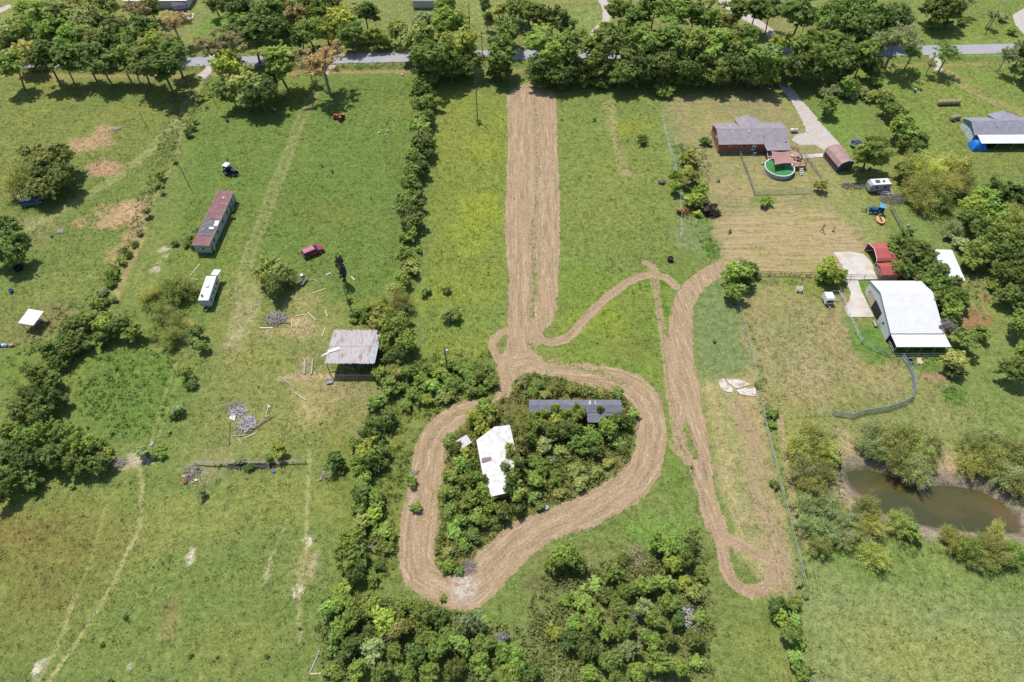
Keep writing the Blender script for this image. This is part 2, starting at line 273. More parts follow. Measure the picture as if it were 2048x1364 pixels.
# ------------------------------------------------------------------ materials
MATS = {}
class NT:
    """small node-tree writer"""
    def __init__(s, name):
        s.m = bpy.data.materials.new(name); s.m.use_nodes = True; s.t = s.m.node_tree
        s.b = s.t.nodes['Principled BSDF']; s.b.inputs['Specular IOR Level'].default_value = .25; MATS[name] = s.m
    def n(s, typ, **kw):
        nd = s.t.nodes.new(typ)
        for k, v in kw.items():
            if k.startswith('i_'):
                key = k[2:]; key = int(key) if key.isdigit() else key.replace('_', ' ')
                if isinstance(v, bpy.types.NodeSocket): s.t.links.new(v, nd.inputs[key])
                else: nd.inputs[key].default_value = v
            else: setattr(nd, k, v)
        return nd
    def L(s, a, b): s.t.links.new(a, b)
    def math(s, op, a, b=0.0, c=None, clamp=False):
        nd = s.t.nodes.new('ShaderNodeMath'); nd.operation = op; nd.use_clamp = clamp
        for i, v in enumerate([a, b] + ([c] if c is not None else [])):
            if isinstance(v, bpy.types.NodeSocket): s.L(v, nd.inputs[i])
            else: nd.inputs[i].default_value = v
        return nd.outputs[0]
    def noise(s, vec, scale, detail=3.0, rough=.55, dist=0.0):
        nd = s.n('ShaderNodeTexNoise'); nd.inputs['Scale'].default_value = scale; nd.inputs['Detail'].default_value = detail
        nd.inputs['Roughness'].default_value = rough; nd.inputs['Distortion'].default_value = dist
        if vec is not None: s.L(vec, nd.inputs['Vector'])
        return nd.outputs['Fac']
    def mapr(s, v, a, b, c=0.0, d=1.0):
        nd = s.n('ShaderNodeMapRange'); s.L(v, nd.inputs[0])
        for i, q in zip((1, 2, 3, 4), (a, b, c, d)): nd.inputs[i].default_value = q
        return nd.outputs[0]
    def mix(s, f, a, b, blend='MIX'):
        nd = s.n('ShaderNodeMix', data_type='RGBA', blend_type=blend)
        for i, v in ((0, f), (6, a), (7, b)):
            if isinstance(v, bpy.types.NodeSocket): s.L(v, nd.inputs[i])
            else: nd.inputs[i].default_value = v if i == 0 else (v if len(v) == 4 else (*v, 1))
        return nd.outputs[2]
    def scalec(s, c, f):
        nd = s.n('ShaderNodeVectorMath', operation='SCALE')
        if isinstance(c, bpy.types.NodeSocket): s.L(c, nd.inputs[0])
        else: nd.inputs[0].default_value = c[:3]
        if isinstance(f, bpy.types.NodeSocket): s.L(f, nd.inputs['Scale'])
        else: nd.inputs['Scale'].default_value = f
        return nd.outputs[0]
    def vscale(s, v, sx, sy, sz):
        nd = s.n('ShaderNodeVectorMath', operation='MULTIPLY'); s.L(v, nd.inputs[0]); nd.inputs[1].default_value = (sx, sy, sz); return nd.outputs[0]
    def attr(s, name):
        return s.n('ShaderNodeAttribute', attribute_name=name)
    def bump(s, h, dist, strength=1.0):
        nd = s.n('ShaderNodeBump'); s.L(h, nd.inputs['Height']); nd.inputs['Distance'].default_value = dist; nd.inputs['Strength'].default_value = strength
        s.L(nd.outputs[0], s.b.inputs['Normal'])
    def base(s, c, rough=.8, metal=0.0):
        if isinstance(c, bpy.types.NodeSocket): s.L(c, s.b.inputs['Base Color'])
        else: s.b.inputs['Base Color'].default_value = c if len(c) == 4 else (*c, 1)
        s.b.inputs['Roughness'].default_value = rough; s.b.inputs['Metallic'].default_value = metal
        return s.m

def M(name, rgb, rough=.75, metal=0.0, var=.12, scale=1.2, bump=0.0, stain=None, sfac=.5, sscale=.8):
    """painted / plain surface with uneven wear; rgb = sunlit look (0-255)"""
    if name in MATS: return MATS[name]
    k = NT(name); g = k.n('ShaderNodeNewGeometry').outputs['Position']
    f1 = k.mapr(k.noise(g, scale, 5, .6), .3, .7, 1 - var, 1 + var)
    c = k.scalec(A(*rgb), f1)
    if stain: c = k.mix(k.math('MULTIPLY', k.mapr(k.noise(g, sscale, 6, .65), .48, .62), sfac), c, A4(*stain))
    if bump: k.bump(k.noise(g, scale * 6, 3), bump)
    return k.base(c, rough, metal)

def ground_material():
    k = NT('ground_cover'); g = k.n('ShaderNodeNewGeometry').outputs['Position']
    col = k.attr('col').outputs['Color']
    tr = k.n('ShaderNodeSeparateXYZ'); k.L(k.attr('trk').outputs['Vector'], tr.inputs[0])   # x mask, y along, z across
    ex = k.n('ShaderNodeSeparateXYZ'); k.L(k.attr('extra').outputs['Vector'], ex.inputs[0]) # x gravel, y rows, z tone
    n_f = k.noise(g, 3.2, 4, .7); n_m = k.noise(g, .9, 4, .65); n_l = k.noise(g, .16, 4, .6); n_h = k.noise(g, 9.0, 2, .7)
    # grass: tuft-scale light and dark, drifts of straw and clover
    f = k.math('ADD', k.mapr(n_f, .25, .75, -.52, .52), k.mapr(n_m, .3, .7, -.30, .30))
    f = k.math('ADD', f, k.mapr(n_h, .3, .7, -.26, .26))
    f = k.math('ADD', f, k.mapr(k.noise(g, .38, 5, .7), .3, .7, -.16, .16))
    f = k.math('MAXIMUM', k.math('ADD', f, 1.0), .25)
    grass = k.scalec(col, f)
    straw = k.mapr(k.noise(g, 1.7, 5, .75), .56, .70)
    straw = k.math('MULTIPLY', straw, k.mapr(n_l, .42, .62, .12, .75))
    grass = k.mix(k.math('MULTIPLY', straw, .55), grass, A4(176, 168, 118))
    clover = k.math('MULTIPLY', k.mapr(k.noise(g, .55, 5, .7), .58, .68), .5)
    grass = k.mix(clover, grass, A4(88, 120, 62))
    # mower rows
    rv = k.n('ShaderNodeVectorMath', operation='ADD'); k.L(k.vscale(g, .07, .95, 1), rv.inputs[0]); k.L(k.vscale(k.n('ShaderNodeTexNoise', i_Scale=.12, i_Vector=g).outputs['Color'], .4, 3.0, 0), rv.inputs[1])
    rn = k.mapr(k.noise(rv.outputs[0], 1.6, 2, .6), .42, .60)
    grass = k.mix(k.math('MULTIPLY', k.math('MULTIPLY', rn, ex.outputs['Y']), .62), grass, A4(204, 182, 148))
    # scraped earth with clippings, laid in streaks along the track
    cv = k.n('ShaderNodeCombineXYZ'); k.L(k.math('MULTIPLY', tr.outputs['Z'], 2.1), cv.inputs[0]); k.L(k.math('MULTIPLY', tr.outputs['Y'], .12), cv.inputs[1])
    wob = k.n('ShaderNodeVectorMath', operation='ADD'); k.L(cv.outputs[0], wob.inputs[0]); k.L(k.vscale(k.n('ShaderNodeTexNoise', i_Scale=.8, i_Vector=g).outputs['Color'], .9, .9, 0), wob.inputs[1])
    st = k.noise(wob.outputs[0], 1.0, 5, .6)
    d1 = k.mix(k.mapr(st, .34, .68), A4(168, 140, 110), A4(208, 180, 146))
    d1 = k.mix(k.mapr(k.noise(g, 2.6, 5, .75), .50, .72), d1, A4(224, 202, 172))
    d1 = k.mix(k.math('MULTIPLY', k.mapr(k.noise(g, .45, 5, .7), .46, .64), .42), d1, A4(162, 150, 108))
    d1 = k.scalec(d1, k.mapr(n_h, .25, .75, .80, 1.18)); d1 = k.scalec(d1, k.mapr(n_f, .3, .7, .86, 1.12))
    wet = k.mapr(st, .70, .76)
    ln = k.math('SINE', k.math('ADD', k.math('MULTIPLY', tr.outputs['Z'], 2.9), k.math('MULTIPLY', k.noise(g, .16, 4), 11.0)))
    d1 = k.mix(k.math('MULTIPLY', k.math('MULTIPLY', k.mapr(ln, .86, 1.0), k.mapr(k.noise(g, .3, 5, .7), .46, .62)), .6), d1, A4(232, 214, 186))
    d1 = k.mix(k.math('MULTIPLY', k.math('MULTIPLY', k.mapr(ln, -.6, -1.0), k.mapr(k.noise(g, .22, 5, .7), .46, .6)), .5), d1, A4(138, 118, 94))
    d1 = k.mix(k.math('MULTIPLY', k.mapr(k.noise(g, 5.0, 3, .75), .60, .68), .7), d1, A4(120, 104, 80))
    d1 = k.mix(k.math('MULTIPLY', wet, .6), d1, A4(232, 212, 190))
    edge = k.math('ADD', tr.outputs['X'], k.math('ADD', k.mapr(n_f, .25, .75, -.30, .30), k.mapr(n_m, .3, .7, -.28, .28)))
    dm = k.mapr(edge, .32, .66)
    px_, py_ = G(929, 1176); ds = k.n('ShaderNodeVectorMath', operation='DISTANCE'); k.L(k.vscale(g, 1, 1, 0), ds.inputs[0]); ds.inputs[1].default_value = (px_, py_, 0)
    dust = k.math('MULTIPLY', k.mapr(ds.outputs['Value'], 3.0, .8), k.mapr(k.noise(g, 1.3, 5, .7), .38, .58)); d1 = k.mix(k.math('MULTIPLY', dust, .9), d1, A4(226, 218, 210))
    c = k.mix(dm, grass, d1)
    # crushed stone drives
    gr = k.scalec(k.mix(k.mapr(n_m, .35, .65), A4(206, 194, 184), A4(224, 215, 208)), k.mapr(n_h, .3, .7, .84, 1.12))
    c = k.mix(k.mapr(k.math('ADD', ex.outputs['X'], k.mapr(n_f, .3, .7, -.28, .28)), .35, .65), c, gr)
    hb = k.math('ADD', k.math('MULTIPLY', n_f, .7), k.math('MULTIPLY', n_h, .5))
    k.bump(k.math('ADD', hb, k.math('MULTIPLY', n_m, .9)), .22, .55)
    k.b.inputs['Specular IOR Level'].default_value = .1
    return k.base(c, .95)
MG = ground_material()

# ------------------------------------------------------------------ objects, labels
def tag(o, label=None, cat=None, group=None, kind=None):
    if label: o['label'] = label
    if cat: o['category'] = cat
    if group: o['group'] = group
    if kind: o['kind'] = kind
    return o
def empty(name, loc, rz=0.0, label=None, cat=None, group=None):
    o = bpy.data.objects.new(name, None); COL.objects.link(o); o.empty_display_size = .5
    o.location = (loc[0], loc[1], loc[2] if len(loc) > 2 else 0.0); o.rotation_euler = (0, 0, rz)
    return tag(o, label, cat, group)

def mesh_np(name, V, F, attrs=None, mat=None, smooth_=False):
    """V (n,3), F (m,4) quads"""
    me = bpy.data.meshes.new(name); V = np.ascontiguousarray(V, np.float32); F = np.ascontiguousarray(F, np.int32)
    k = F.shape[1]
    me.vertices.add(len(V)); me.vertices.foreach_set('co', V.ravel())
    me.loops.add(F.size); me.loops.foreach_set('vertex_index', F.ravel())
    me.polygons.add(len(F)); me.polygons.foreach_set('loop_start', np.arange(0, F.size, k, dtype=np.int32))
    me.polygons.foreach_set('loop_total', np.full(len(F), k, np.int32))
    me.update(calc_edges=True)
    for an, (typ, dom, dat) in (attrs or {}).items():
        a = me.attributes.new(an, typ, dom)
        a.data.foreach_set('color' if 'COLOR' in typ else ('vector' if typ == 'FLOAT_VECTOR' else 'value'), np.ascontiguousarray(dat, np.float32).ravel())
    if mat: me.materials.append(mat)
    if smooth_: me.polygons.foreach_set('use_smooth', np.ones(len(F), bool))
    return me

# ------------------------------------------------------------------ ground sheet, split where tracks and drives lie
def build_ground():
    st = .42
    fx = np.arange(-192, 192.01, st); fy = np.arange(12, 292, st)
    far = np.array([10, 25, 50, 90, 160, 300, 600, 1200, 2500, 5000.])
    X = np.concatenate([(-192 - far)[::-1], fx, 192 + far]); Y = np.concatenate([(12 - far)[::-1], fy, fy[-1] + far])
    gx, gy = np.meshgrid(X, Y); x = gx.ravel(); y = gy.ravel()
    col, trk, al, ac, tone, grv, row, pond = paint(x, y)
    z = relief(x, y, pond, trk)
    V = np.stack([x, y, z], 1); nx, ny = len(X), len(Y)
    i = (np.arange(ny - 1)[:, None] * nx + np.arange(nx - 1)[None, :]).ravel()
    F = np.stack([i, i + 1, i + nx + 1, i + nx], 1)
    C4 = np.concatenate([col, np.ones((len(x), 1))], 1); T = np.stack([trk, al, ac], 1); E = np.stack([grv, row, tone], 1)
    fc = V[F].mean(1); ft = trk[F].mean(1); fg = grv[F].mean(1)
    kind = np.zeros(len(F), int); kind[ft > .5] = 1; kind[fg > .5] = 2
    for kd, name, lab, cat in ((0, 'ground', 'grass fields, mown yards and worn earth of the rural lots', 'ground'),
                               (1, 'dirt_track', 'pinkish brown mown earth tracks curving between the grass fields', 'track'),
                               (2, 'gravel_driveway', 'pale gravel drives and stone aprons leading off the road', 'driveway')):
        f = F[kind == kd]; u, inv = np.unique(f, return_inverse=True)
        me = mesh_np(name, V[u], inv.reshape(-1, 4), {'col': ('FLOAT_COLOR', 'POINT', C4[u]), 'trk': ('FLOAT_VECTOR', 'POINT', T[u]), 'extra': ('FLOAT_VECTOR', 'POINT', E[u])}, MG, True)
        o = bpy.data.objects.new(name, me); COL.objects.link(o); tag(o, lab, cat, None, 'structure')
build_ground()

# ------------------------------------------------------------------ mesh builder
class MB:
    def __init__(s): s.v = []; s.f = []
    def poly(s, pts):
        b = len(s.v); s.v += [tuple(p) for p in pts]; s.f.append(tuple(range(b, b + len(pts)))); return s
    def hexa(s, lo, hi):
        b = len(s.v); n = len(lo); s.v += [tuple(p) for p in lo] + [tuple(p) for p in hi]
        s.f.append(tuple(b + i for i in reversed(range(n)))); s.f.append(tuple(b + n + i for i in range(n)))
        for i in range(n):
            j = (i + 1) % n; s.f.append((b + i, b + j, b + n + j, b + n + i))
        return s
    def box(s, x0, y0, z0, x1, y1, z1, rz=0.0, tx=0.0, ty=0.0):
        cx, cy = (x0 + x1) / 2, (y0 + y1) / 2; c, q = math.cos(rz), math.sin(rz)
        def r(x, y, z): return (cx + (x - cx) * c - (y - cy) * q, cy + (x - cx) * q + (y - cy) * c, z)
        lo = [r(x0, y0, z0), r(x1, y0, z0), r(x1, y1, z0), r(x0, y1, z0)]
        hi = [r(x0 + tx, y0 + ty, z1), r(x1 - tx, y0 + ty, z1), r(x1 - tx, y1 - ty, z1), r(x0 + tx, y1 - ty, z1)]
        return s.hexa(lo, hi)
    def slab(s, quad, th):
        """sheet of thickness th whose top face is the given 3D polygon"""
        lo = [(p[0], p[1], p[2] - th) for p in quad]; return s.hexa(lo, quad)
    def prism(s, poly, z0, z1): return s.hexa([(x, y, z0) for x, y in poly], [(x, y, z1) for x, y in poly])
    def xprism(s, prof, x0, x1):
        """profile in (y,z) pushed along x"""
        return s.hexa([(x0, y, z) for y, z in prof], [(x1, y, z) for y, z in prof])
    def yprism(s, prof, y0, y1): return s.hexa([(x, y0, z) for x, z in prof], [(x, y1, z) for x, z in prof])
    def tube(s, p, q, r0, r1=None, n=6, cap=True):
        r1 = r0 if r1 is None else r1; p = Vector(p); q = Vector(q); d = (q - p)
        if d.length < 1e-6: return s
        d.normalize(); u = d.orthogonal().normalized(); w = d.cross(u); b = len(s.v)
        for c, rr in ((p, r0), (q, r1)):
            for i in range(n):
                a = 2 * math.pi * i / n; s.v.append(tuple(c + u * math.cos(a) * rr + w * math.sin(a) * rr))
        for i in range(n):
            j = (i + 1) % n; s.f.append((b + i, b + j, b + n + j, b + n + i))
        if cap: s.f.append(tuple(b + i for i in reversed(range(n)))); s.f.append(tuple(b + n + i for i in range(n)))
        return s
    def path(s, pts, r, n=6):
        for a, c in zip(pts, pts[1:]): s.tube(a, c, r, r, n)
        return s
    def lathe(s, prof, n=16, cx=0.0, cy=0.0, axis='z', sx=1.0, sy=1.0):
        b = len(s.v)
        for r, z in prof:
            for i in range(n):
                a = 2 * math.pi * i / n; p = (cx + sx * r * math.cos(a), cy + sy * r * math.sin(a), z)
                s.v.append(p if axis == 'z' else ((z, cx + r * math.cos(a), cy + r * math.sin(a)) if axis == 'x' else (cx + r * math.cos(a), z, cy + r * math.sin(a))))
        for k in range(len(prof) - 1):
            for i in range(n):
                j = (i + 1) % n; s.f.append((b + k * n + i, b + k * n + j, b + (k + 1) * n + j, b + (k + 1) * n + i))
        s.f.append(tuple(b + i for i in reversed(range(n)))); s.f.append(tuple(b + (len(prof) - 1) * n + i for i in range(n)))
        return s
    def mesh(s, name, mat, sm=False):
        me = bpy.data.meshes.new(name); me.from_pydata(s.v, [], s.f); me.validate(); me.update()
        me.materials.append(mat)
        if sm:
            me.polygons.foreach_set('use_smooth', [True] * len(me.polygons))
        import bmesh
        bm = bmesh.new(); bm.from_mesh(me); bmesh.ops.recalc_face_normals(bm, faces=bm.faces); bm.to_mesh(me); bm.free()
        return me
    def build(s, name, mat, parent=None, loc=None, rz=0.0, label=None, cat=None, group=None, kind=None, bevel=0.0, sm=False):
        o = bpy.data.objects.new(name, s.mesh(name, mat, sm)); COL.objects.link(o)
        if parent: o.parent = parent
        if loc is not None: o.location = (loc[0], loc[1], loc[2] if len(loc) > 2 else 0.0)
        o.rotation_euler = (0, 0, rz)
        if bevel:
            b = o.modifiers.new('bevel', 'BEVEL'); b.width = bevel; b.segments = 2; b.limit_method = 'ANGLE'
        return tag(o, label, cat, group, kind)
def copy_tree(o, parent=None):
    c = o.copy(); COL.objects.link(c); c.parent = parent
    for ch in o.children: copy_tree(ch, c)
    return c
ORD = 'first second third fourth fifth sixth seventh eighth ninth tenth eleventh twelfth thirteenth fourteenth fifteenth sixteenth seventeenth eighteenth nineteenth twentieth'.split() + ['twenty-' + w for w in 'first second third fourth fifth sixth seventh eighth ninth'.split()] + ['thirtieth'] + ['thirty-' + w for w in 'first second third fourth fifth sixth seventh eighth ninth'.split()] + ['fortieth'] + ['forty-' + w for w in 'first second third fourth fifth sixth seventh eighth ninth'.split()]

# ------------------------------------------------------------------ road and pond
def road_mat():
    k = NT('asphalt'); g = k.n('ShaderNodeNewGeometry').outputs['Position']
    c = k.scalec(A(186, 184, 192), k.mapr(k.noise(g, .5, 5, .6), .3, .7, .9, 1.08))
    c = k.scalec(c, k.mapr(k.noise(g, 7, 3, .7), .3, .7, .93, 1.06))
    c = k.mix(k.math('MULTIPLY', k.mapr(k.noise(g, .25, 6, .7), .55, .65), .4), c, A4(160, 156, 158))
    k.bump(k.noise(g, 14, 2), .02)
    c = k.mix(k.math('MULTIPLY', k.mapr(k.noise(k.vscale(g, .15, 1.6, 1), 1.0, 4, .6), .52, .7), .35), c, A4(150, 146, 150))
    return k.base(c, .85)
top = [(-500, 118), (0, 117), (300, 115), (500, 113), (800, 105), (960, 101), (1250, 96), (1560, 93), (1750, 93), (2000, 88), (2600, 80)]
bot = [(-500, 139), (0, 136), (300, 133), (500, 131), (800, 124), (960, 120), (1250, 117), (1560, 114), (1750, 112), (2000, 107), (2600, 100)]
m = MB()
T_ = [G(*p) for p in top]; B_ = [G(*p) for p in bot]
for i in range(len(top) - 1):
    m.poly([(*B_[i], .02), (*B_[i + 1], .02), (*T_[i + 1], .02), (*T_[i], .02)])
m.build('road', road_mat(), label='pale grey two lane road crossing behind the front tree line', cat='road', kind='structure')
def pond_mat():
    k = NT('pond_water'); g = k.n('ShaderNodeNewGeometry').outputs['Position']
    c = k.mix(k.mapr(k.noise(k.vscale(g, .6, 1.3, 1), .11, 3, .5, .6), .44, .66), A4(84, 86, 50), A4(114, 98, 62))
    c = k.mix(k.mapr(k.noise(g, .3, 5, .7), .56, .7, 0, .5), c, A4(64, 76, 36))
    k.bump(k.noise(g, 2.2, 3), .03, .25)
    k.base(c, .06); k.b.inputs['Specular IOR Level'].default_value = .6
    return k.m
from mathutils.geometry import tessellate_polygon
P0 = [(p[0], p[1]) for p in PW]; cx_ = sum(p[0] for p in P0) / len(P0); cy_ = sum(p[1] for p in P0) / len(P0)
Pw = [(cx_ + (x - cx_) * 1.06, cy_ + (y - cy_) * 1.12) for x, y in P0]
m = MB(); m.poly([(x, y, -.9) for x, y in Pw])
m.build('pond_water', pond_mat(), label='still olive brown pond water ringed by willows', cat='pond', kind='structure')

# ------------------------------------------------------------------ trees and bushes
def leaf_mat(name, trans=.42):
    k = NT(name)
    oc = k.n('ShaderNodeObjectInfo'); v = k.attr('var'); sx = k.n('ShaderNodeSeparateXYZ'); k.L(v.outputs['Vector'], sx.inputs[0])
    base = k.scalec(oc.outputs['Color'], k.mapr(sx.outputs['X'], 0, 1, .55, 1.5))
    base = k.mix(k.mapr(sx.outputs['Y'], .55, 1, 0, .5), base, k.scalec(k.mix(.5, oc.outputs['Color'], A4(196, 186, 92)), 1.15))
    base = k.mix(k.mapr(oc.outputs['Random'], 0, 1, 0, .18), base, A4(112, 128, 58))
    k.base(base, .6); k.b.inputs['Specular IOR Level'].default_value = .22
    tl = k.n('ShaderNodeBsdfTranslucent'); k.L(k.scalec(base, 1.1), tl.inputs['Color'])
    mx = k.n('ShaderNodeMixShader'); mx.inputs[0].default_value = trans
    out = k.t.nodes['Material Output']; k.L(k.b.outputs[0], mx.inputs[1]); k.L(tl.outputs[0], mx.inputs[2]); k.L(mx.outputs[0], out.inputs['Surface'])
    return k.m
ML = leaf_mat('foliage')
MBK = M('bark', (128, 116, 104), .9, var=.25, scale=4, bump=.02)
MBG = M('grey_bark', (168, 160, 150), .9, var=.25, scale=4, bump=.02)

def leaves(rng, C, R3, n, size, elong=1.0, up=.35, tuft=26, hollow=.80, sig=.13, tone=None):
    """leaf clumps on the shells of many lobes: C lobe centres, R3 lobe radii (k,3)"""
    area = (R3.prod(1)) ** (2 / 3.); cnt = np.maximum(8, (n * area / area.sum()).astype(int))
    Vs, Fs, Cs = [], [], []; base = 0
    for c, r, m in zip(C, R3, cnt):
        nt_ = max(3, m // tuft)
        td = rng.randn(nt_, 3); td /= np.linalg.norm(td, axis=1)[:, None]; td[:, 2] = td[:, 2] * .9 + .12
        tr = hollow + (1 - hollow) * 1.5 * rng.rand(nt_, 1) - .12 * (rng.rand(nt_, 1) < .25)
        tp = td * tr
        k = rng.randint(0, nt_, m); p = tp[k] + rng.randn(m, 3) * sig
        d = p / (np.linalg.norm(p, axis=1)[:, None] + 1e-6)
        P = c + p * r
        nn = d * .75 + rng.randn(m, 3) * .38; nn[:, 2] += up + .22; nn /= np.linalg.norm(nn, axis=1)[:, None]
        t = np.cross(nn, rng.randn(m, 3)); t /= np.linalg.norm(t, axis=1)[:, None] + 1e-9; b = np.cross(nn, t)
        s = size * (.55 + .8 * rng.rand(m, 1)); a = t * s * elong; bb = b * s / max(elong, 1) * (.6 + .5 * rng.rand(m, 1))
        Q = np.stack([P - a, P - bb * .8 + a * .1, P + a * .9, P + bb + a * .05], 1).reshape(-1, 3)
        Vs.append(Q); Fs.append(np.arange(m * 4).reshape(-1, 4) + base); base += m * 4
        lt = rng.rand() ; tt = rng.rand(nt_)[k]
        x = np.clip(.22 * lt + .38 * tt + .4 * rng.rand(m), 0, 1); y = np.clip(.45 * rng.rand(nt_)[k] + .45 * rng.rand(m) + .25 * rng.rand(), 0, 1)
        Cs.append(np.repeat(np.stack([x, y, x * 0], 1), 4, 0))
    return np.concatenate(Vs), np.concatenate(Fs), np.concatenate(Cs)

def lobes(rng, R_, rz, zc, n, lr=(.1, .2), spread=.86, low=-.35):
    """twig clusters inside an uneven envelope: boughs reach further on some sides than on others"""
    k = rng.rand(8) * 6.283; C, RR = [], []
    nb = max(5, n // 7); B = rng.randn(nb, 3); B /= np.linalg.norm(B, axis=1)[:, None]; B[:, 2] = rng.uniform(low * 1.1, 1.0, nb) * 1.2; bl = rng.uniform(.72, 1.12, nb)
    while len(C) < n:
        j = rng.randint(nb); d = B[j] + rng.randn(3) * .30; d /= np.linalg.norm(d)
        if d[2] < low: continue
        th = math.atan2(d[1], d[0]); env = 1 + .13 * math.sin(2 * th + k[0]) + .12 * math.sin(3 * th + k[1]) + .09 * math.sin(5 * th + k[2]) + .10 * math.sin(4 * d[2] + k[3])
        q = spread * env * bl[j] * (.30 + .70 * rng.rand() ** .55); r = R_ * (lr[0] + (lr[1] - lr[0]) * rng.rand() ** 1.4) * (1.25 - .35 * q)
        C.append([d[0] * R_ * q, d[1] * R_ * q, zc + d[2] * rz * q]); a = abs(d[0]); b = abs(d[1])
        RR.append([r * (.75 + .75 * a), r * (.75 + .75 * b), r * (.62 + .35 * rng.rand())])
    return np.array(C), np.array(RR)

PROTO = {}
def proto(key, seed, R_, rz, zc, nl, nleaf, size, elong=1, lr=(.26, .42), spread=.66, low=-.35, up=.35, tuft=26, hollow=.8, sig=.13, trunk=.22, bark=None, limbs=7, extra=0, stems=1):
    rng = np.random.RandomState(seed)
    C, RR = lobes(rng, R_, rz, zc, nl, lr, spread, low)
    # an uneven outline: a few outlying sprays
    for _ in range(extra):
        d = rng.randn(3); d[2] = abs(d[2]) * .5; d /= np.linalg.norm(d)
        C = np.vstack([C, [d[0] * R_ * .95, d[1] * R_ * .95, zc + d[2] * rz * .9]]); r = R_ * (.10 + .10 * rng.rand()); RR = np.vstack([RR, [r, r, r * .7]])
    V, F, K = leaves(rng, C, RR, nleaf, size, elong, up, tuft, hollow, sig)
    V[:, 2] = np.maximum(V[:, 2], .05)
    cm = mesh_np('crown_' + key, V, F, {'var': ('FLOAT_VECTOR', 'POINT', K)}, ML)
    m = MB(); idx = rng.permutation(len(C))[:limbs]
    for s_ in range(stems):
        bx, by = (0, 0) if stems == 1 else (rng.randn() * .25 * R_ * .4, rng.randn() * .25 * R_ * .4)
        fork = Vector((bx * 1.5 + rng.randn() * .06 * R_, by * 1.5 + rng.randn() * .06 * R_, zc - rz * .45 if zc - rz * .45 > .4 else .4))
        m.tube((bx, by, -.15), fork, trunk / math.sqrt(stems), trunk * .7 / math.sqrt(stems), 7, False)
        for i in idx[s_::stems]:
            e = Vector(C[i]); mid = fork.lerp(e, .5) + Vector((rng.randn(), rng.randn(), rng.rand())) * R_ * .05
            m.tube(fork, mid, trunk * .5, trunk * .3, 5, False); m.tube(mid, e, trunk * .3, trunk * .1, 5, False)
            for _ in range(3):
                q = e + Vector(rng.randn(3)) * R_ * .2; m.tube(mid.lerp(e, .3 + .6 * rng.rand()), q, trunk * .13, trunk * .04, 4, False)
    tm = m.mesh('trunk_' + key, bark or MBK)
    PROTO.setdefault(key.rstrip('0123456789'), []).append((cm, tm, R_, zc))

for i in range(5): proto('o%d' % i, 10 + i, 4.3, 3.4, 4.3, 105, 9000, .215, lr=(.09, .21), limbs=16, sig=.22, tuft=18, hollow=.7, low=-.7, up=.2)
for i in range(4): proto('t%d' % i, 30 + i, 3.7, 4.7, 7.0, 105, 9000, .215, lr=(.09, .21), limbs=18, trunk=.17, low=-.85, sig=.22, tuft=18, hollow=.7, up=.2)
for i in range(4): proto('m%d' % i, 70 + i, 2.7, 2.4, 2.5, 60, 4600, .19, lr=(.11, .23), low=-.6, sig=.22, tuft=16, hollow=.7, up=.2, limbs=12)
for i in range(5): proto('b%d' % i, 90 + i, 2.0, 1.35, 1.0, 46, 3000, .155, lr=(.11, .24), low=-.15, trunk=.08, stems=3, sig=.24, tuft=14, hollow=.65, up=.2, limbs=12)
for i in range(3): proto('s%d' % i, 110 + i, .9, .75, .6, 12, 560, .12, lr=(.18, .36), low=-.2, trunk=.04, limbs=4, sig=.2)
for i in range(3): proto('d%d' % i, 130 + i, 5.2, 3.6, 7.6, 80, 4300, .2, elong=1.6, lr=(.07, .14), spread=.95, up=.1, tuft=22, hollow=.5, sig=.3, limbs=44, trunk=.3, bark=MBG)
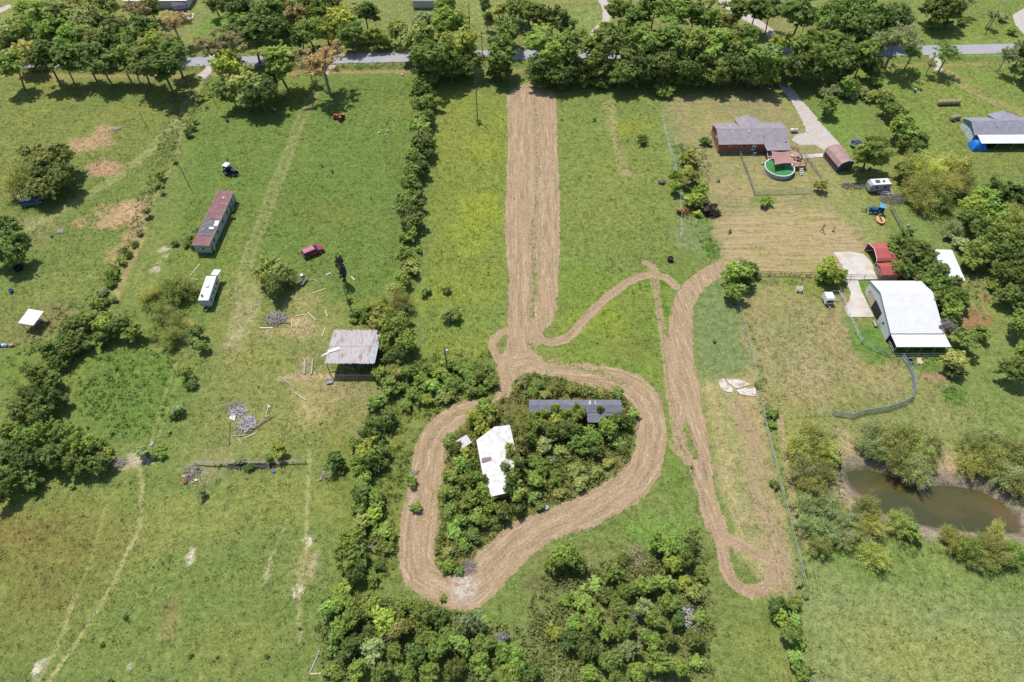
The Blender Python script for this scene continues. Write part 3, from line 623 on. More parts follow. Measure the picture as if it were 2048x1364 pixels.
def willow(key, seed):
    """fans of thin rising shoots with narrow leaves, see-through at the rim"""
    rng = np.random.RandomState(seed); R_, zc = 4.6, 3.4; Vs, Ks = [], []; m = MB()
    for s_ in range(5): m.tube((rng.randn() * .3, rng.randn() * .3, -.15), (rng.randn() * .9, rng.randn() * .9, 1.6), .13, .09, 6, False)
    nb = 75
    for b in range(nb):
        th = rng.rand() * 6.283; el = math.asin(rng.uniform(.12, .97)); L_ = R_ * rng.uniform(.62, 1.12); side = 1 + .2 * math.sin(2 * th + seed) + .14 * math.sin(3 * th + 2 * seed)
        d = np.array([math.cos(th) * math.cos(el) * side, math.sin(th) * math.cos(el) * side, math.sin(el)]); o = np.array([rng.randn() * .5, rng.randn() * .5, 1.0 + rng.rand() * .8])
        pts = [o + d * L_ * t + np.array([0, 0, -.55 * t * t * math.cos(el)]) + rng.randn(3) * .12 for t in np.linspace(0, 1, 6)]
        if b % 3 == 0: m.path([tuple(p) for p in pts[:5]], .03, 4)
        k = rng.randint(70, 105); t = .25 + .75 * rng.rand(k) ** .8; P = np.stack([np.interp(t, np.linspace(0, 1, 6), [p[c] for p in pts]) for c in range(3)], 1) + rng.randn(k, 3) * (.16 + .30 * t[:, None]) * .9
        P[:, 2] = np.maximum(P[:, 2], .12); ax = d + rng.randn(k, 3) * .45; ax[:, 2] -= .25; ax /= np.linalg.norm(ax, axis=1)[:, None]
        nn = rng.randn(k, 3) * .6 + d * .3; nn[:, 2] += .8; w = np.cross(ax, nn); w /= np.linalg.norm(w, axis=1)[:, None] + 1e-9
        ln = .27 * (.6 + .8 * rng.rand(k, 1)); wd = .065 * (.7 + .7 * rng.rand(k, 1))
        Vs.append(np.stack([P - ax * ln, P - w * wd, P + ax * ln, P + w * wd], 1).reshape(-1, 3)); lt = rng.rand()
        Ks.append(np.repeat(np.stack([np.clip(.45 * lt + .55 * rng.rand(k), 0, 1), np.clip(.6 * rng.rand() + .4 * rng.rand(k), 0, 1), np.zeros(k)], 1), 4, 0))
    V = np.concatenate(Vs); cm = mesh_np('crown_' + key, V, np.arange(len(V)).reshape(-1, 4), {'var': ('FLOAT_VECTOR', 'POINT', np.concatenate(Ks))}, ML)
    PROTO.setdefault('w', []).append((cm, m.mesh('trunk_' + key, MBG), R_, zc))
for i in range(5): willow('w%d' % i, 50 + i)
proto('c0', 150, 1.5, 4.1, 4.4, 60, 6600, .22, lr=(.34, .5), spread=.8, low=-.9, trunk=.3, tuft=24, sig=.12)

TC = dict(dg=(96, 112, 58), mg=(118, 136, 66), yg=(144, 154, 72), og=(138, 142, 82), br=(156, 142, 98), gg=(136, 144, 98), lg=(128, 148, 78), bk=(70, 60, 60), oy=(156, 158, 88), gr=(128, 122, 124))
CN = dict(dg='dark green', mg='mid green', yg='yellow green', og='olive green', br='brownish', gg='grey green', lg='bright green', bk='charred black', oy='olive yellow', gr='ash grey')
KN = dict(o=('tree', 'tree', 'round tree'), t=('tree', 'tree', 'tall tree'), w=('willow_tree', 'tree', 'willow'), m=('small_tree', 'tree', 'small tree'),
          b=('bush', 'bush', 'bush'), s=('shrub', 'shrub', 'shrub'), d=('sparse_tree', 'tree', 'sparse tree'), c=('dead_tree', 'tree', 'tree'))
HC = dict(o=(.95, .5), t=(1.35, 1.6), w=(.82, .2), m=(.9, .2), b=(.5, 0), s=(.62, 0), d=(1.15, 1.2), c=(1, 0))
TREES = []
def T(group, place, axis, items):
    """items: (px, py, radius px, kind, colour[, height factor]); place finishes the label"""
    n = len(items); lst = []
    items = [((i[0], i[1], i[2], 'o') + tuple(i[4:])) if ('belt' in place or 'hedge meets' in place) and i[3] == 't' and i[1] > 118 else i for i in items]
    for it in items:
        px, py, rp, kd, cc = it[:5]; hf = it[5] if len(it) > 5 else 1.0
        if any(w in place for w in ('roadside', 'road', 'hedge meets')) : rp = rp * 1.2
        if 'island' in place: rp = rp * .97
        if 'bottom centre' in place: rp = rp * (.86 if it[3] == 'o' else .95)
        if 'bottom left' in place: rp = rp * .92
        r = rp / 9.0
        for _ in range(3):
            h = (HC[kd][0] * r + HC[kd][1]) * hf; x, y = G(px, py, h); r = rp * depth(x, y, h) / FPX
        lst.append((px, py, x, y, r, kd, cc, h))
    lst.sort(key=lambda q: q[0] if axis == 'left' else q[1])
    # ordinal among those with the same kind and colour words
    tot = {}
    for q in lst: tot[(q[5], q[6])] = tot.get((q[5], q[6]), 0) + 1
    seen = {}
    for px, py, x, y, r, kd, cc, h in lst:
        k = (kd, cc); seen[k] = seen.get(k, 0) + 1
        what = CN[cc] + ' ' + KN[kd][2]
        if tot[k] == 1: lab = 'only ' + what + ' ' + place
        else: lab = '%s %s from the %s, %s' % (ORD[seen[k] - 1], what, axis, place)
        assert len(lab.split()) <= 16, lab
        place_tree(x, y, r, kd, cc, h, lab, group)
rt = random.Random(5)
def place_tree(x, y, r, kd, cc, h, lab, group):
    cm, tm, R_, zc = rt.choice(PROTO[kd]); s = r / R_ * (rt.uniform(1.06, 1.22) if kd != 'w' else rt.uniform(1.05, 1.18))
    e = empty(KN[kd][0], (x, y, 0), rt.uniform(0, 6.28), lab, KN[kd][1], group)
    q_ = rt.uniform(.86, 1.16); e.scale = (s * q_, s * rt.uniform(.95, 1.05) / q_, h / zc * rt.uniform(.95, 1.08))
    c = TC[cc]; f = rt.uniform(.9, 1.12); g = rt.uniform(-6, 6)
    co = bpy.data.objects.new('crown' if kd != 'b' and kd != 's' else 'foliage', cm); COL.objects.link(co); co.parent = e
    co.color = (*[v * 2.45 for v in A(min(255, c[0] * f + g), min(255, c[1] * f), c[2] * f)], 1)
    if kd != 's' or r > .8:
        to = bpy.data.objects.new('trunk' if kd not in 'bs' else 'stem', tm); COL.objects.link(to); to.parent = e
    return e

T('trees between the left meadow and the road', 'in the upper left roadside wood', 'left', [
 (18,128,28,'t','mg'),(50,104,32,'o','oy'),(86,108,34,'t','dg'),(122,118,30,'t','dg'),(165,108,32,'t','dg'),(200,120,28,'t','dg'),(238,112,30,'t','mg'),(275,118,34,'t','dg'),(322,128,36,'t','dg'),(345,105,26,'t','mg'),(266,136,20,'d','br'),(212,85,34,'o','dg'),(150,80,32,'o','mg'),(98,62,34,'o','mg'),(42,60,34,'o','og'),(62,28,32,'o','mg'),(120,32,34,'o','og'),(180,42,36,'o','og'),(230,62,32,'o','dg'),(290,58,30,'o','dg'),(308,74,26,'o','yg'),(350,48,28,'d','br'),(275,26,26,'d','br'),(12,84,26,'o','dg'),(210,14,28,'o','og'),(160,8,28,'o','og'),(302,16,24,'o','dg'),(335,84,22,'d','br'),(255,84,26,'o','mg'),(190,78,26,'d','og')])
T('trees round the field gate by the road', 'round the roadside field gate', 'left', [
 (440,92,42,'d','br'),(455,128,36,'o','yg'),(492,172,40,'o','og'),(522,188,34,'o','dg'),(560,118,36,'t','mg'),(645,122,46,'d','br'),(540,165,26,'o','dg'),(465,190,26,'o','dg'),(618,135,18,'d','br')])
T('trees beyond the road on the left', 'beyond the road, left of centre', 'left', [
 (432,8,24,'o','dg'),(478,20,34,'o','dg'),(500,62,36,'t','dg'),(470,48,28,'o','mg'),(530,28,34,'o','dg'),(592,28,24,'o','br'),(560,60,28,'o','dg'),(620,62,30,'o','mg'),(640,20,28,'o','mg'),(682,38,30,'o','yg'),(700,68,26,'o','mg'),(652,62,24,'o','yg'),(600,75,24,'o','dg'),(730,22,24,'t','dg'),(752,72,22,'o','yg'),(792,62,22,'o','yg'),(735,78,14,'b','mg'),(770,88,14,'b','mg'),(560,8,26,'o','dg'),(610,5,22,'o','mg'),(660,-4,24,'o','dg'),(545,45,24,'o','mg')])
T('trees crossing the road near the middle', 'where the hedge meets the road', 'left', [
 (832,78,36,'o','og'),(850,48,28,'o','gg'),(892,40,32,'o','mg'),(862,105,36,'t','mg'),(922,82,32,'t','yg'),(900,128,30,'t','dg'),(935,122,28,'t','dg'),(860,132,30,'o','dg'),(972,10,12,'t','dg'),(975,35,10,'t','dg'),(892,14,22,'o','mg'),(918,50,20,'o','gg'),(835,115,20,'t','dg')])
T('trees south of the road in the middle', 'in the roadside belt at centre', 'left', [
 (1006,98,32,'t','mg'),(998,132,28,'t','dg'),(1018,60,30,'o','mg'),(1090,82,36,'t','mg'),(1112,108,30,'t','yg'),(1082,132,32,'t','dg'),(1140,95,34,'t','mg'),(1150,136,30,'t','dg'),(1190,128,32,'t','dg'),(1185,85,28,'o','mg'),(1232,92,34,'t','dg'),(1242,140,32,'t','dg'),(1290,84,34,'t','mg'),(1282,134,32,'t','dg'),(1340,80,34,'t','mg'),(1330,134,32,'t','dg'),(1388,88,34,'t','mg'),(1380,138,32,'t','dg'),(1432,92,34,'t','mg'),(1432,142,30,'t','dg'),(1482,88,32,'t','mg'),(1480,138,32,'t','dg'),(1524,112,32,'t','mg'),(1530,150,26,'t','dg'),(1210,60,22,'o','mg'),(1262,60,24,'o','mg'),(1360,110,26,'t','dg'),(1410,118,24,'t','dg'),(1305,110,24,'t','dg'),(1262,112,24,'t','dg'),(1120,145,26,'t','dg'),(1120,165,18,'b','dg'),(1165,160,18,'b','mg'),(1215,158,18,'b','mg'),(1310,160,16,'b','dg'),(1355,160,18,'b','mg'),(1400,162,16,'b','dg'),(1550,130,24,'t','mg')])
T('low scrub at the foot of the roadside belt', 'at the foot of the roadside belt', 'left', [(x_, 152 + (x_ * 7) % 14, 20, 'b', ('dg', 'mg', 'dg', 'og')[(x_ // 31) % 4]) for x_ in range(1075, 1545, 31)] + [(x_, 140 + (x_ * 5) % 16, 18, 'b', ('dg', 'mg')[(x_ // 29) % 2]) for x_ in (845, 874, 903, 932, 990, 1010)])
T('trees beyond the road at top right', 'beyond the road at upper right', 'left', [
 (1030,18,24,'o','og'),(1062,30,30,'o','mg'),(1105,38,30,'o','dg'),(1000,18,16,'o','oy'),(1130,50,24,'o','dg'),(1240,12,26,'t','mg'),(1262,40,22,'t','mg'),(1310,8,28,'t','mg'),(1345,28,28,'t','mg'),(1392,20,28,'t','dg'),(1412,42,24,'t','mg'),(1472,20,22,'t','mg'),(1512,18,24,'t','dg'),(1450,45,20,'o','og'),(1545,18,24,'t','dg'),(1500,62,20,'t','mg'),(1600,26,38,'t','dg'),(1648,28,28,'o','lg'),(1700,42,46,'o','dg'),(1665,18,26,'o','mg'),(1745,35,40,'o','dg'),(1788,38,38,'o','dg'),(1720,60,32,'o','dg'),(1880,16,32,'o','dg'),(1902,22,22,'o','dg'),(1935,4,16,'d','gg'),(1864,50,12,'b','mg'),(1895,48,13,'b','og'),(1924,44,10,'b','mg'),(1985,32,12,'d','gg'),(2005,35,12,'b','gg'),(2025,62,10,'b','mg'),(1285,30,22,'t','mg')])
T('trees south of the road on the right', 'below the road at upper right', 'left', [
 (1562,85,18,'o','yg'),(1590,125,26,'t','dg'),(1615,98,32,'t','mg'),(1605,132,30,'o','dg'),(1655,82,30,'t','mg'),(1650,130,32,'o','dg'),(1695,118,28,'t','dg'),(1690,138,26,'o','dg'),(1728,110,24,'t','mg'),(1740,85,26,'o','mg'),(1795,82,38,'d','gg'),(1742,135,20,'o','dg'),(1825,105,20,'d','mg'),(1895,108,26,'d','mg'),(1862,128,12,'d','gg'),(1570,140,18,'b','mg'),(1568,165,10,'b','mg'),(2014,112,20,'d','gg'),(2046,105,24,'o','dg'),(2058,135,24,'o','dg'),(1750,135,18,'b','dg')])
T('trees on the lawn beside the gravel drive', 'right of the gravel drive', 'left', [
 (1655,208,25,'m','mg'),(1652,186,18,'b','gg'),(1672,178,20,'b','gg'),(1700,172,24,'m','mg'),(1722,182,20,'b','gg'),(1700,190,18,'b','gg'),(1738,195,16,'b','og'),(1742,308,40,'o','mg'),(1752,285,28,'o','mg'),(1755,165,16,'b','mg')])
T('trees of the diagonal boundary wood', 'in the wood right of the brick house', 'top', [
 (1768,190,20,'m','og'),(1772,212,24,'m','mg'),(1788,228,26,'m','dg'),(1800,250,28,'o','mg'),(1822,262,26,'m','mg'),(1835,282,24,'m','dg'),(1812,285,20,'m','dg'),(1830,318,28,'w','og'),(1815,340,22,'m','dg'),(1862,335,36,'w','oy'),(1900,330,34,'w','oy'),(1850,370,38,'w','og'),(1895,368,34,'w','oy'),(1930,360,30,'w','og'),(1848,398,28,'w','og'),(1925,330,26,'w','og'),(1885,400,24,'w','dg'),(1830,385,22,'w','oy')])
T('trees of the wood on the right edge', 'in the wood along the right edge', 'top', [
 (1970,395,28,'o','mg'),(2005,385,30,'o','dg'),(2040,395,30,'o','dg'),(1950,415,30,'o','yg'),(1990,425,32,'o','mg'),(2035,430,34,'w','og'),(1935,440,28,'m','mg'),(1958,455,30,'o','dg'),(1998,462,34,'o','mg'),(2035,478,34,'o','mg'),(1908,455,20,'w','gg'),(1895,470,16,'b','gg'),(1960,500,32,'o','mg'),(1992,505,32,'o','dg'),(2030,520,32,'o','dg'),(1945,522,24,'m','mg'),(2012,545,30,'o','dg'),(2045,555,28,'o','dg'),(1925,490,20,'b','gg'),(2020,585,28,'o','dg'),(2048,600,28,'o','dg'),(1990,570,18,'b','mg'),(2040,645,32,'o','mg'),(2030,738,34,'o','dg'),(2052,700,24,'o','mg'),(1940,680,30,'m','dg'),(1960,665,20,'m','mg'),(1918,722,30,'m','og'),(1905,742,20,'b','dg'),(1895,655,16,'d','gr'),(1905,380,20,'m','og')])
T('trees between the white barn and the long white roof', 'between the barn and long white roof', 'top', [
 (1808,480,28,'o','dg'),(1785,505,22,'m','mg'),(1825,505,34,'o','dg'),(1850,500,26,'o','dg'),(1790,530,18,'m','mg'),(1812,535,28,'o','dg'),(1858,535,32,'o','dg'),(1835,560,26,'m','dg'),(1885,545,24,'m','dg'),(1870,570,30,'o','mg'),(1900,565,24,'m','dg'),(1912,590,24,'o','mg'),(1885,600,28,'o','mg'),(1905,620,24,'o','mg'),(1920,605,20,'m','dg'),(1895,640,18,'m','dg')])
T('trees along the rail fence', 'along the brown rail fence', 'left', [
 (1475,545,30,'m','mg'),(1458,560,20,'m','mg'),(1500,532,20,'m','dg'),(1470,580,26,'m','mg'),(1490,560,20,'m','dg'),(1663,540,30,'m','yg'),(1650,550,18,'m','mg'),(1680,548,16,'m','mg'),(1515,552,10,'b','dg')])
T('small trees near the burnt brush', 'in the thicket left of the mown yard', 'top', [
 (1375,312,18,'m','yg'),(1390,322,14,'m','oy'),(1352,355,15,'m','mg'),(1352,372,17,'m','mg'),(1382,345,20,'m','yg'),(1372,362,14,'m','og'),(1402,385,20,'m','yg'),(1388,398,18,'m','yg'),(1402,405,15,'m','og'),(1415,418,13,'s','bk'),(1398,428,10,'s','yg'),(1425,412,12,'s','bk'),(1362,422,12,'s','br')])
T('young trees in the brick house yard', 'in the brick house yard', 'left', [
 (1412,284,13,'b','dg'),(1483,236,6,'s','dg'),(1641,368,15,'m','og'),(1435,360,5,'s','og'),(1460,462,6,'s','og'),(1530,404,16,'b','mg'),(1330,184,18,'b','mg'),(1345,178,10,'b','lg')])
T('lone shrubs in the centre meadows', 'standing alone in the centre meadows', 'top', [
 (1285,279,14,'b','dg'),(1190,239,5,'s','dg'),(957,242,7,'s','dg'),(660,223,7,'s','dg'),(665,342,5,'s','dg'),(852,582,15,'b','mg'),(892,580,11,'b','dg'),(905,634,22,'b','dg'),(1382,935,4,'s','dg'),(455,318,3,'s','dg'),(645,330,4,'s','dg'),(962,740,10,'b','mg'),(1430,682,5,'s','mg')])
T('hedge trees left of the centre meadow', 'in the hedge left of the long track', 'top', [
 (852,160,22,'m','mg'),(846,185,26,'m','dg'),(862,205,20,'m','mg'),(845,215,26,'m','mg'),(860,235,22,'m','dg'),(842,250,26,'m','mg'),(858,268,20,'m','dg'),(840,285,26,'m','dg'),(852,298,22,'m','dg'),(832,312,26,'m','mg'),(845,332,22,'m','dg'),(826,342,24,'m','mg'),(818,365,24,'m','mg'),(832,380,20,'m','dg'),(815,395,24,'m','mg'),(832,410,20,'m','dg'),(812,422,26,'m','dg'),(830,440,22,'m','dg'),(812,450,22,'m','dg'),(822,468,16,'m','lg'),(808,475,14,'b','mg'),(812,512,22,'m','mg'),(820,535,18,'m','og'),(800,560,20,'m','mg'),(790,582,20,'m','og'),(840,500,10,'s','mg')])
T('trees beside the rusty roofed shed', 'beside the rusty roofed shed', 'top', [
 (770,610,30,'w','oy'),(800,602,26,'w','og'),(740,622,20,'m','mg'),(712,625,18,'b','mg'),(760,640,26,'o','og'),(805,632,24,'o','dg'),(788,650,34,'o','mg'),(812,680,28,'o','mg'),(765,685,26,'o','yg'),(790,712,26,'o','dg'),(752,655,14,'m','gg'),(760,742,20,'m','mg'),(700,600,8,'s','dg'),(708,640,10,'b','mg'),(730,640,10,'b','dg'),(775,770,22,'m','lg'),(798,745,20,'m','og')])
T('trees of the west hedge', 'in the hedge west of the loop', 'top', [
 (752,802,22,'m','lg'),(770,832,22,'m','dg'),(748,840,20,'m','dg'),(740,862,26,'o','dg'),(780,850,16,'b','mg'),(762,892,22,'m','dg'),(738,900,28,'o','yg'),(712,885,18,'m','mg'),(728,925,26,'o','mg'),(758,925,20,'m','dg'),(665,920,24,'m','dg'),(682,935,16,'b','dg'),(735,958,22,'m','mg'),(722,985,24,'m','dg'),(748,990,22,'m','mg'),(752,1012,20,'m','lg'),(718,1015,20,'b','mg'),(745,1035,22,'m','yg'),(722,1048,20,'m','og'),(700,1080,28,'o','mg'),(752,1072,18,'b','mg'),(775,1060,22,'b','mg'),(690,1115,30,'o','mg'),(720,1110,24,'m','dg'),(712,1145,24,'o','dg'),(770,1095,18,'b','mg'),(745,1160,18,'b','mg'),(688,1180,22,'b','mg'),(822,965,16,'b','mg'),(832,1014,16,'b','mg'),(758,1130,16,'b','dg')])
T('bushes of the thicket north of the loop', 'in the thicket above the loop', 'left', [
 (965,740,26,'b','dg'),(978,762,22,'b','mg'),(938,745,24,'b','mg'),(940,770,24,'b','lg'),(910,735,22,'b','mg'),(905,765,24,'b','mg'),(880,745,22,'b','mg'),(870,775,24,'b','lg'),(850,735,20,'b','mg'),(838,762,22,'b','mg'),(885,795,20,'b','og'),(905,790,16,'b','dg'),(820,745,20,'m','mg'),(830,790,22,'b','lg'),(800,775,20,'b','mg'),(855,800,18,'b','yg'),(812,812,18,'b','mg'),(962,782,14,'b','mg')])
T('trees of the overgrown island', 'on the island inside the loop', 'top', [
 (1045,762,16,'b','gg'),(1075,768,18,'b','mg'),(1110,775,18,'b','og'),(1145,780,18,'b','yg'),(1175,782,16,'b','og'),(1060,785,16,'b','mg'),(1200,785,14,'b','og'),(1236,782,18,'b','lg'),(1090,790,14,'b','og'),(972,815,26,'o','yg'),(950,835,24,'o','yg'),(985,835,22,'m','oy'),(965,855,20,'m','yg'),(900,880,18,'b','lg'),(912,895,16,'b','dg'),(1268,825,18,'b','lg'),(1080,845,22,'m','mg'),(1115,838,24,'m','yg'),(1150,838,22,'m','mg'),(1100,862,24,'o','dg'),(1140,862,26,'o','dg'),(1245,842,22,'m','dg'),(1215,858,26,'o','mg'),(1182,872,28,'o','mg'),(1160,890,24,'m','mg'),(1232,885,20,'b','lg'),(1245,895,16,'b','dg'),(1260,855,14,'b','mg'),(1085,892,22,'m','gg'),(1120,900,18,'b','og'),(1195,905,20,'m','dg'),(1062,925,20,'b','mg'),(1045,900,14,'d','br'),(1024,905,17,'m','og',2.2),(1040,925,18,'m','og',2.1),(1012,935,15,'m','gg',2.3),(1030,955,20,'m','mg',1.9),(955,962,18,'m','mg',2.0),(945,935,14,'m','lg',2.0),(962,985,18,'m','mg',1.9),(1060,880,16,'m','mg',1.5),(1045,885,14,'m','og',2.2),(1015,975,18,'m','dg',1.9),(1055,850,16,'b','mg'),(1065,835,14,'m','og'),(1110,817,12,'m','yg',2.3),(1150,820,11,'m','mg',2.3),(1200,822,10,'m','og',2.3),(1090,828,13,'m','yg',1.9),(1130,828,14,'m','yg',1.9),(1165,832,15,'m','mg',1.9),(1225,838,16,'m','mg',1.8),(1072,832,12,'m','mg',1.9),(1148,835,14,'m','og',1.9),(1085,935,22,'b','mg'),(1112,955,20,'b','mg'),(1150,940,20,'b','og'),(1195,945,18,'b','og'),(1215,925,16,'b','og'),(1165,965,20,'b','og'),(1070,960,22,'m','mg'),(930,905,14,'m','yg'),(925,930,20,'m','lg'),(900,955,20,'b','mg'),(932,965,22,'m','mg'),(955,955,16,'m','gg'),(905,985,22,'b','mg'),(940,1000,24,'m','mg'),(975,1010,22,'m','yg'),(1032,985,26,'o','lg'),(1005,1020,22,'m','dg'),(1040,1015,20,'m','dg'),(1072,990,20,'b','lg'),(1080,1012,14,'b','lg'),(905,1015,22,'b','mg'),(960,1035,22,'m','mg'),(928,1040,22,'b','mg'),(988,1045,18,'b','dg'),(908,1062,20,'b','lg'),(950,1070,20,'b','dg'),(925,1085,18,'b','mg'),(900,1100,16,'b','og'),(895,1132,18,'b','mg'),(915,1142,12,'b','lg'),(1120,985,16,'b','og'),(1105,925,16,'b','gg')])
T('trees of the bottom centre wood', 'in the wood at the bottom centre', 'top', [
 (1130,1112,40,'o','mg'),(1158,1130,22,'o','dg'),(1105,1130,22,'o','mg'),(1345,1095,36,'o','mg'),(1315,1085,26,'o','mg'),(1370,1115,28,'o','dg'),(1345,1130,26,'o','yg'),(1385,1090,18,'o','dg'),(1248,1120,18,'b','dg'),(1228,1145,28,'o','mg'),(1190,1165,20,'b','lg'),(1252,1180,24,'o','mg'),(1215,1190,24,'b','dg'),(1290,1170,28,'o','mg'),(1330,1165,26,'o','lg'),(1165,1200,26,'b','lg'),(1130,1200,18,'b','mg'),(1240,1215,30,'o','dg'),(1285,1215,26,'o','gg'),(1340,1205,28,'o','mg'),(1390,1185,22,'o','og'),(1402,1150,18,'b','mg'),(1190,1235,30,'o','mg'),(1150,1245,24,'b','mg'),(1310,1240,26,'o','mg'),(1355,1240,22,'o','dg'),(1250,1255,26,'o','mg'),(1215,1265,22,'o','mg'),(1140,1280,28,'o','dg'),(1175,1290,32,'o','dg'),(1110,1265,20,'b','yg'),(1300,1275,26,'o','mg'),(1340,1280,20,'o','dg'),(1390,1280,26,'o','dg'),(1400,1235,18,'b','lg'),(1260,1300,26,'o','gg'),(1218,1320,32,'o','lg'),(1315,1320,34,'o','mg'),(1355,1335,28,'o','mg'),(1395,1320,22,'b','lg'),(1275,1345,28,'o','mg'),(1180,1345,28,'o','mg'),(1235,1360,24,'o','mg'),(1370,1165,20,'b','yg')])
T('trees of the bottom left wood', 'in the bottom left wood', 'top', [
 (665,1215,28,'o','lg'),(700,1235,28,'o','mg'),(690,1200,18,'b','mg'),(745,1215,28,'o','mg'),(765,1240,32,'o','yg'),(805,1215,26,'b','lg'),(835,1230,34,'o','mg'),(875,1235,26,'o','dg'),(800,1258,28,'o','og'),(735,1270,24,'o','dg'),(675,1260,26,'o','mg'),(850,1270,28,'o','mg'),(895,1260,22,'m','mg'),(945,1240,26,'d','gg'),(925,1255,22,'o','gg'),(965,1245,18,'b','lg'),(700,1295,30,'o','dg'),(745,1300,30,'o','gg'),(665,1300,22,'b','lg'),(790,1300,24,'o','mg'),(830,1310,28,'o','dg'),(875,1295,28,'o','mg'),(920,1290,28,'o','lg'),(968,1285,26,'o','mg'),(1000,1275,20,'b','gr'),(1005,1305,24,'o','mg'),(1035,1320,26,'o','mg'),(960,1325,28,'o','mg'),(910,1335,26,'o','dg'),(860,1345,28,'o','mg'),(810,1345,26,'o','mg'),(765,1345,26,'o','dg'),(715,1340,28,'o','mg'),(668,1345,22,'b','mg'),(1020,1350,26,'o','mg'),(1060,1350,22,'o','dg'),(975,1360,22,'o','lg'),(883,1195,10,'s','lg')])
T('bushes by the wire fence corner', 'by the wire fence end', 'top', [
 (1555,1215,24,'m','dg'),(1580,1205,20,'b','mg'),(1590,1235,18,'b','lg'),(1562,1235,18,'m','yg'),(1588,1275,24,'m','dg'),(1600,1290,14,'b','mg'),(1592,1320,20,'m','lg'),(1605,1345,18,'b','mg'),(1598,1165,12,'b','gg'),(1548,968,12,'b','dg'),(1540,825,16,'b','lg'),(1545,850,10,'b','lg'),(1515,770,8,'b','mg'),(1608,1190,9,'b','gg')])
T('willows round the pond', 'around the olive pond', 'left', [
 (1600,895,34,'w','oy'),(1632,875,34,'w','og'),(1655,900,28,'w','oy'),(1612,935,32,'w','gg'),(1645,940,30,'w','og'),(1625,975,32,'w','og'),(1660,915,20,'b','lg'),(1608,1005,26,'w','gg'),(1650,1010,34,'w','gg'),(1620,1045,28,'w','gg'),(1655,1060,30,'w','gg'),(1640,1090,24,'w','og'),(1690,1040,24,'w','gg'),(1692,1075,22,'w','gg'),(1738,1015,28,'w','og'),(1745,1045,26,'w','oy'),(1755,1108,28,'w','oy'),(1760,865,34,'w','gg'),(1790,880,36,'w','og'),(1745,890,30,'w','gg'),(1815,870,38,'w','og'),(1838,895,34,'w','og'),(1800,915,34,'w','og'),(1830,935,32,'w','gg'),(1855,915,24,'w','og'),(1960,895,34,'w','og'),(1990,920,36,'w','og'),(2025,900,34,'w','og'),(1945,925,28,'w','og'),(2015,945,32,'w','gg'),(2040,965,30,'w','og'),(1975,870,28,'w','gg'),(1800,1045,26,'w','og'),(1822,1062,22,'m','mg'),(1815,1030,18,'w','gg'),(1915,1085,26,'w','og'),(1945,1095,30,'w','mg'),(1985,1090,28,'w','og'),(2000,1112,28,'w','og'),(2035,1105,28,'w','mg'),(1965,1120,24,'w','og'),(1900,1065,18,'w','og'),(1995,1060,18,'w','og'),(1720,1060,18,'w','og'),(1870,885,20,'w','gg')])
T('big trees of the left meadow', 'standing in the far left meadow', 'left', [
 (105,318,42,'o','og'),(60,345,44,'w','og'),(125,352,36,'o','dg'),(85,372,36,'o','og'),(35,365,34,'w','og'),(70,310,34,'o','og'),(95,345,34,'o','dg'),(8,452,34,'o','dg'),(25,500,38,'o','dg'),(2,505,30,'o','dg')])
T('trees of the willow grove by the travel trailer', 'beside the white travel trailer', 'left', [
 (340,575,34,'w','og'),(300,590,28,'w','oy'),(375,572,24,'w','og'),(325,625,30,'w','og'),(350,645,24,'w','og'),(310,660,22,'w','og'),(340,670,24,'w','oy'),(395,668,22,'m','dg'),(402,695,16,'m','mg')])
T('trees of the left ridge wood', 'in the wood right of the open shelter', 'top', [
 (190,612,20,'m','mg'),(175,635,26,'m','mg'),(215,645,30,'m','mg'),(145,650,26,'m','dg'),(240,655,28,'m','dg'),(265,665,22,'m','mg'),(125,680,26,'m','dg'),(160,680,24,'m','dg'),(105,700,26,'m','dg'),(140,705,22,'m','dg'),(205,672,20,'m','dg'),(118,725,18,'m','dg')])
T('trees of the lower left wood', 'in the dark wood at the left edge', 'top', [
 (72,750,30,'o','dg'),(100,765,24,'m','dg'),(55,785,30,'o','dg'),(95,795,28,'o','dg'),(125,800,16,'m','dg'),(30,820,26,'m','dg'),(75,825,30,'o','dg'),(20,860,28,'o','mg'),(60,870,32,'o','mg'),(105,860,28,'o','mg'),(140,870,30,'o','mg'),(170,890,30,'o','mg'),(200,895,24,'m','mg'),(15,905,30,'o','dg'),(60,915,34,'o','dg'),(110,910,32,'o','dg'),(150,925,30,'o','dg'),(190,925,26,'m','dg'),(212,912,16,'m','yg'),(20,955,30,'o','dg'),(60,960,24,'m','dg'),(5,990,26,'o','dg')])
T('bushes along the left boundary', 'along the boundary left of the maroon roof', 'top', [
 (392,242,8,'s','mg'),(385,256,10,'b','dg'),(375,268,12,'b','dg'),(412,212,5,'s','br'),(350,320,8,'s','mg'),(320,350,12,'m','mg'),(318,370,10,'b','og'),(322,385,8,'s','gg'),(295,425,11,'m','mg'),(248,500,8,'s','mg'),(258,508,10,'b','dg'),(222,548,14,'m','mg'),(218,568,12,'b','mg'),(205,585,12,'b','gg'),(350,488,9,'b','dg'),(420,190,6,'s','mg'),(279,466,9,'b','gg'),(270,486,10,'b','mg'),(243,524,12,'b','mg'),(232,540,10,'b','dg'),(205,604,13,'b','mg'),(228,596,10,'b','gg'),(185,598,12,'m','mg')])
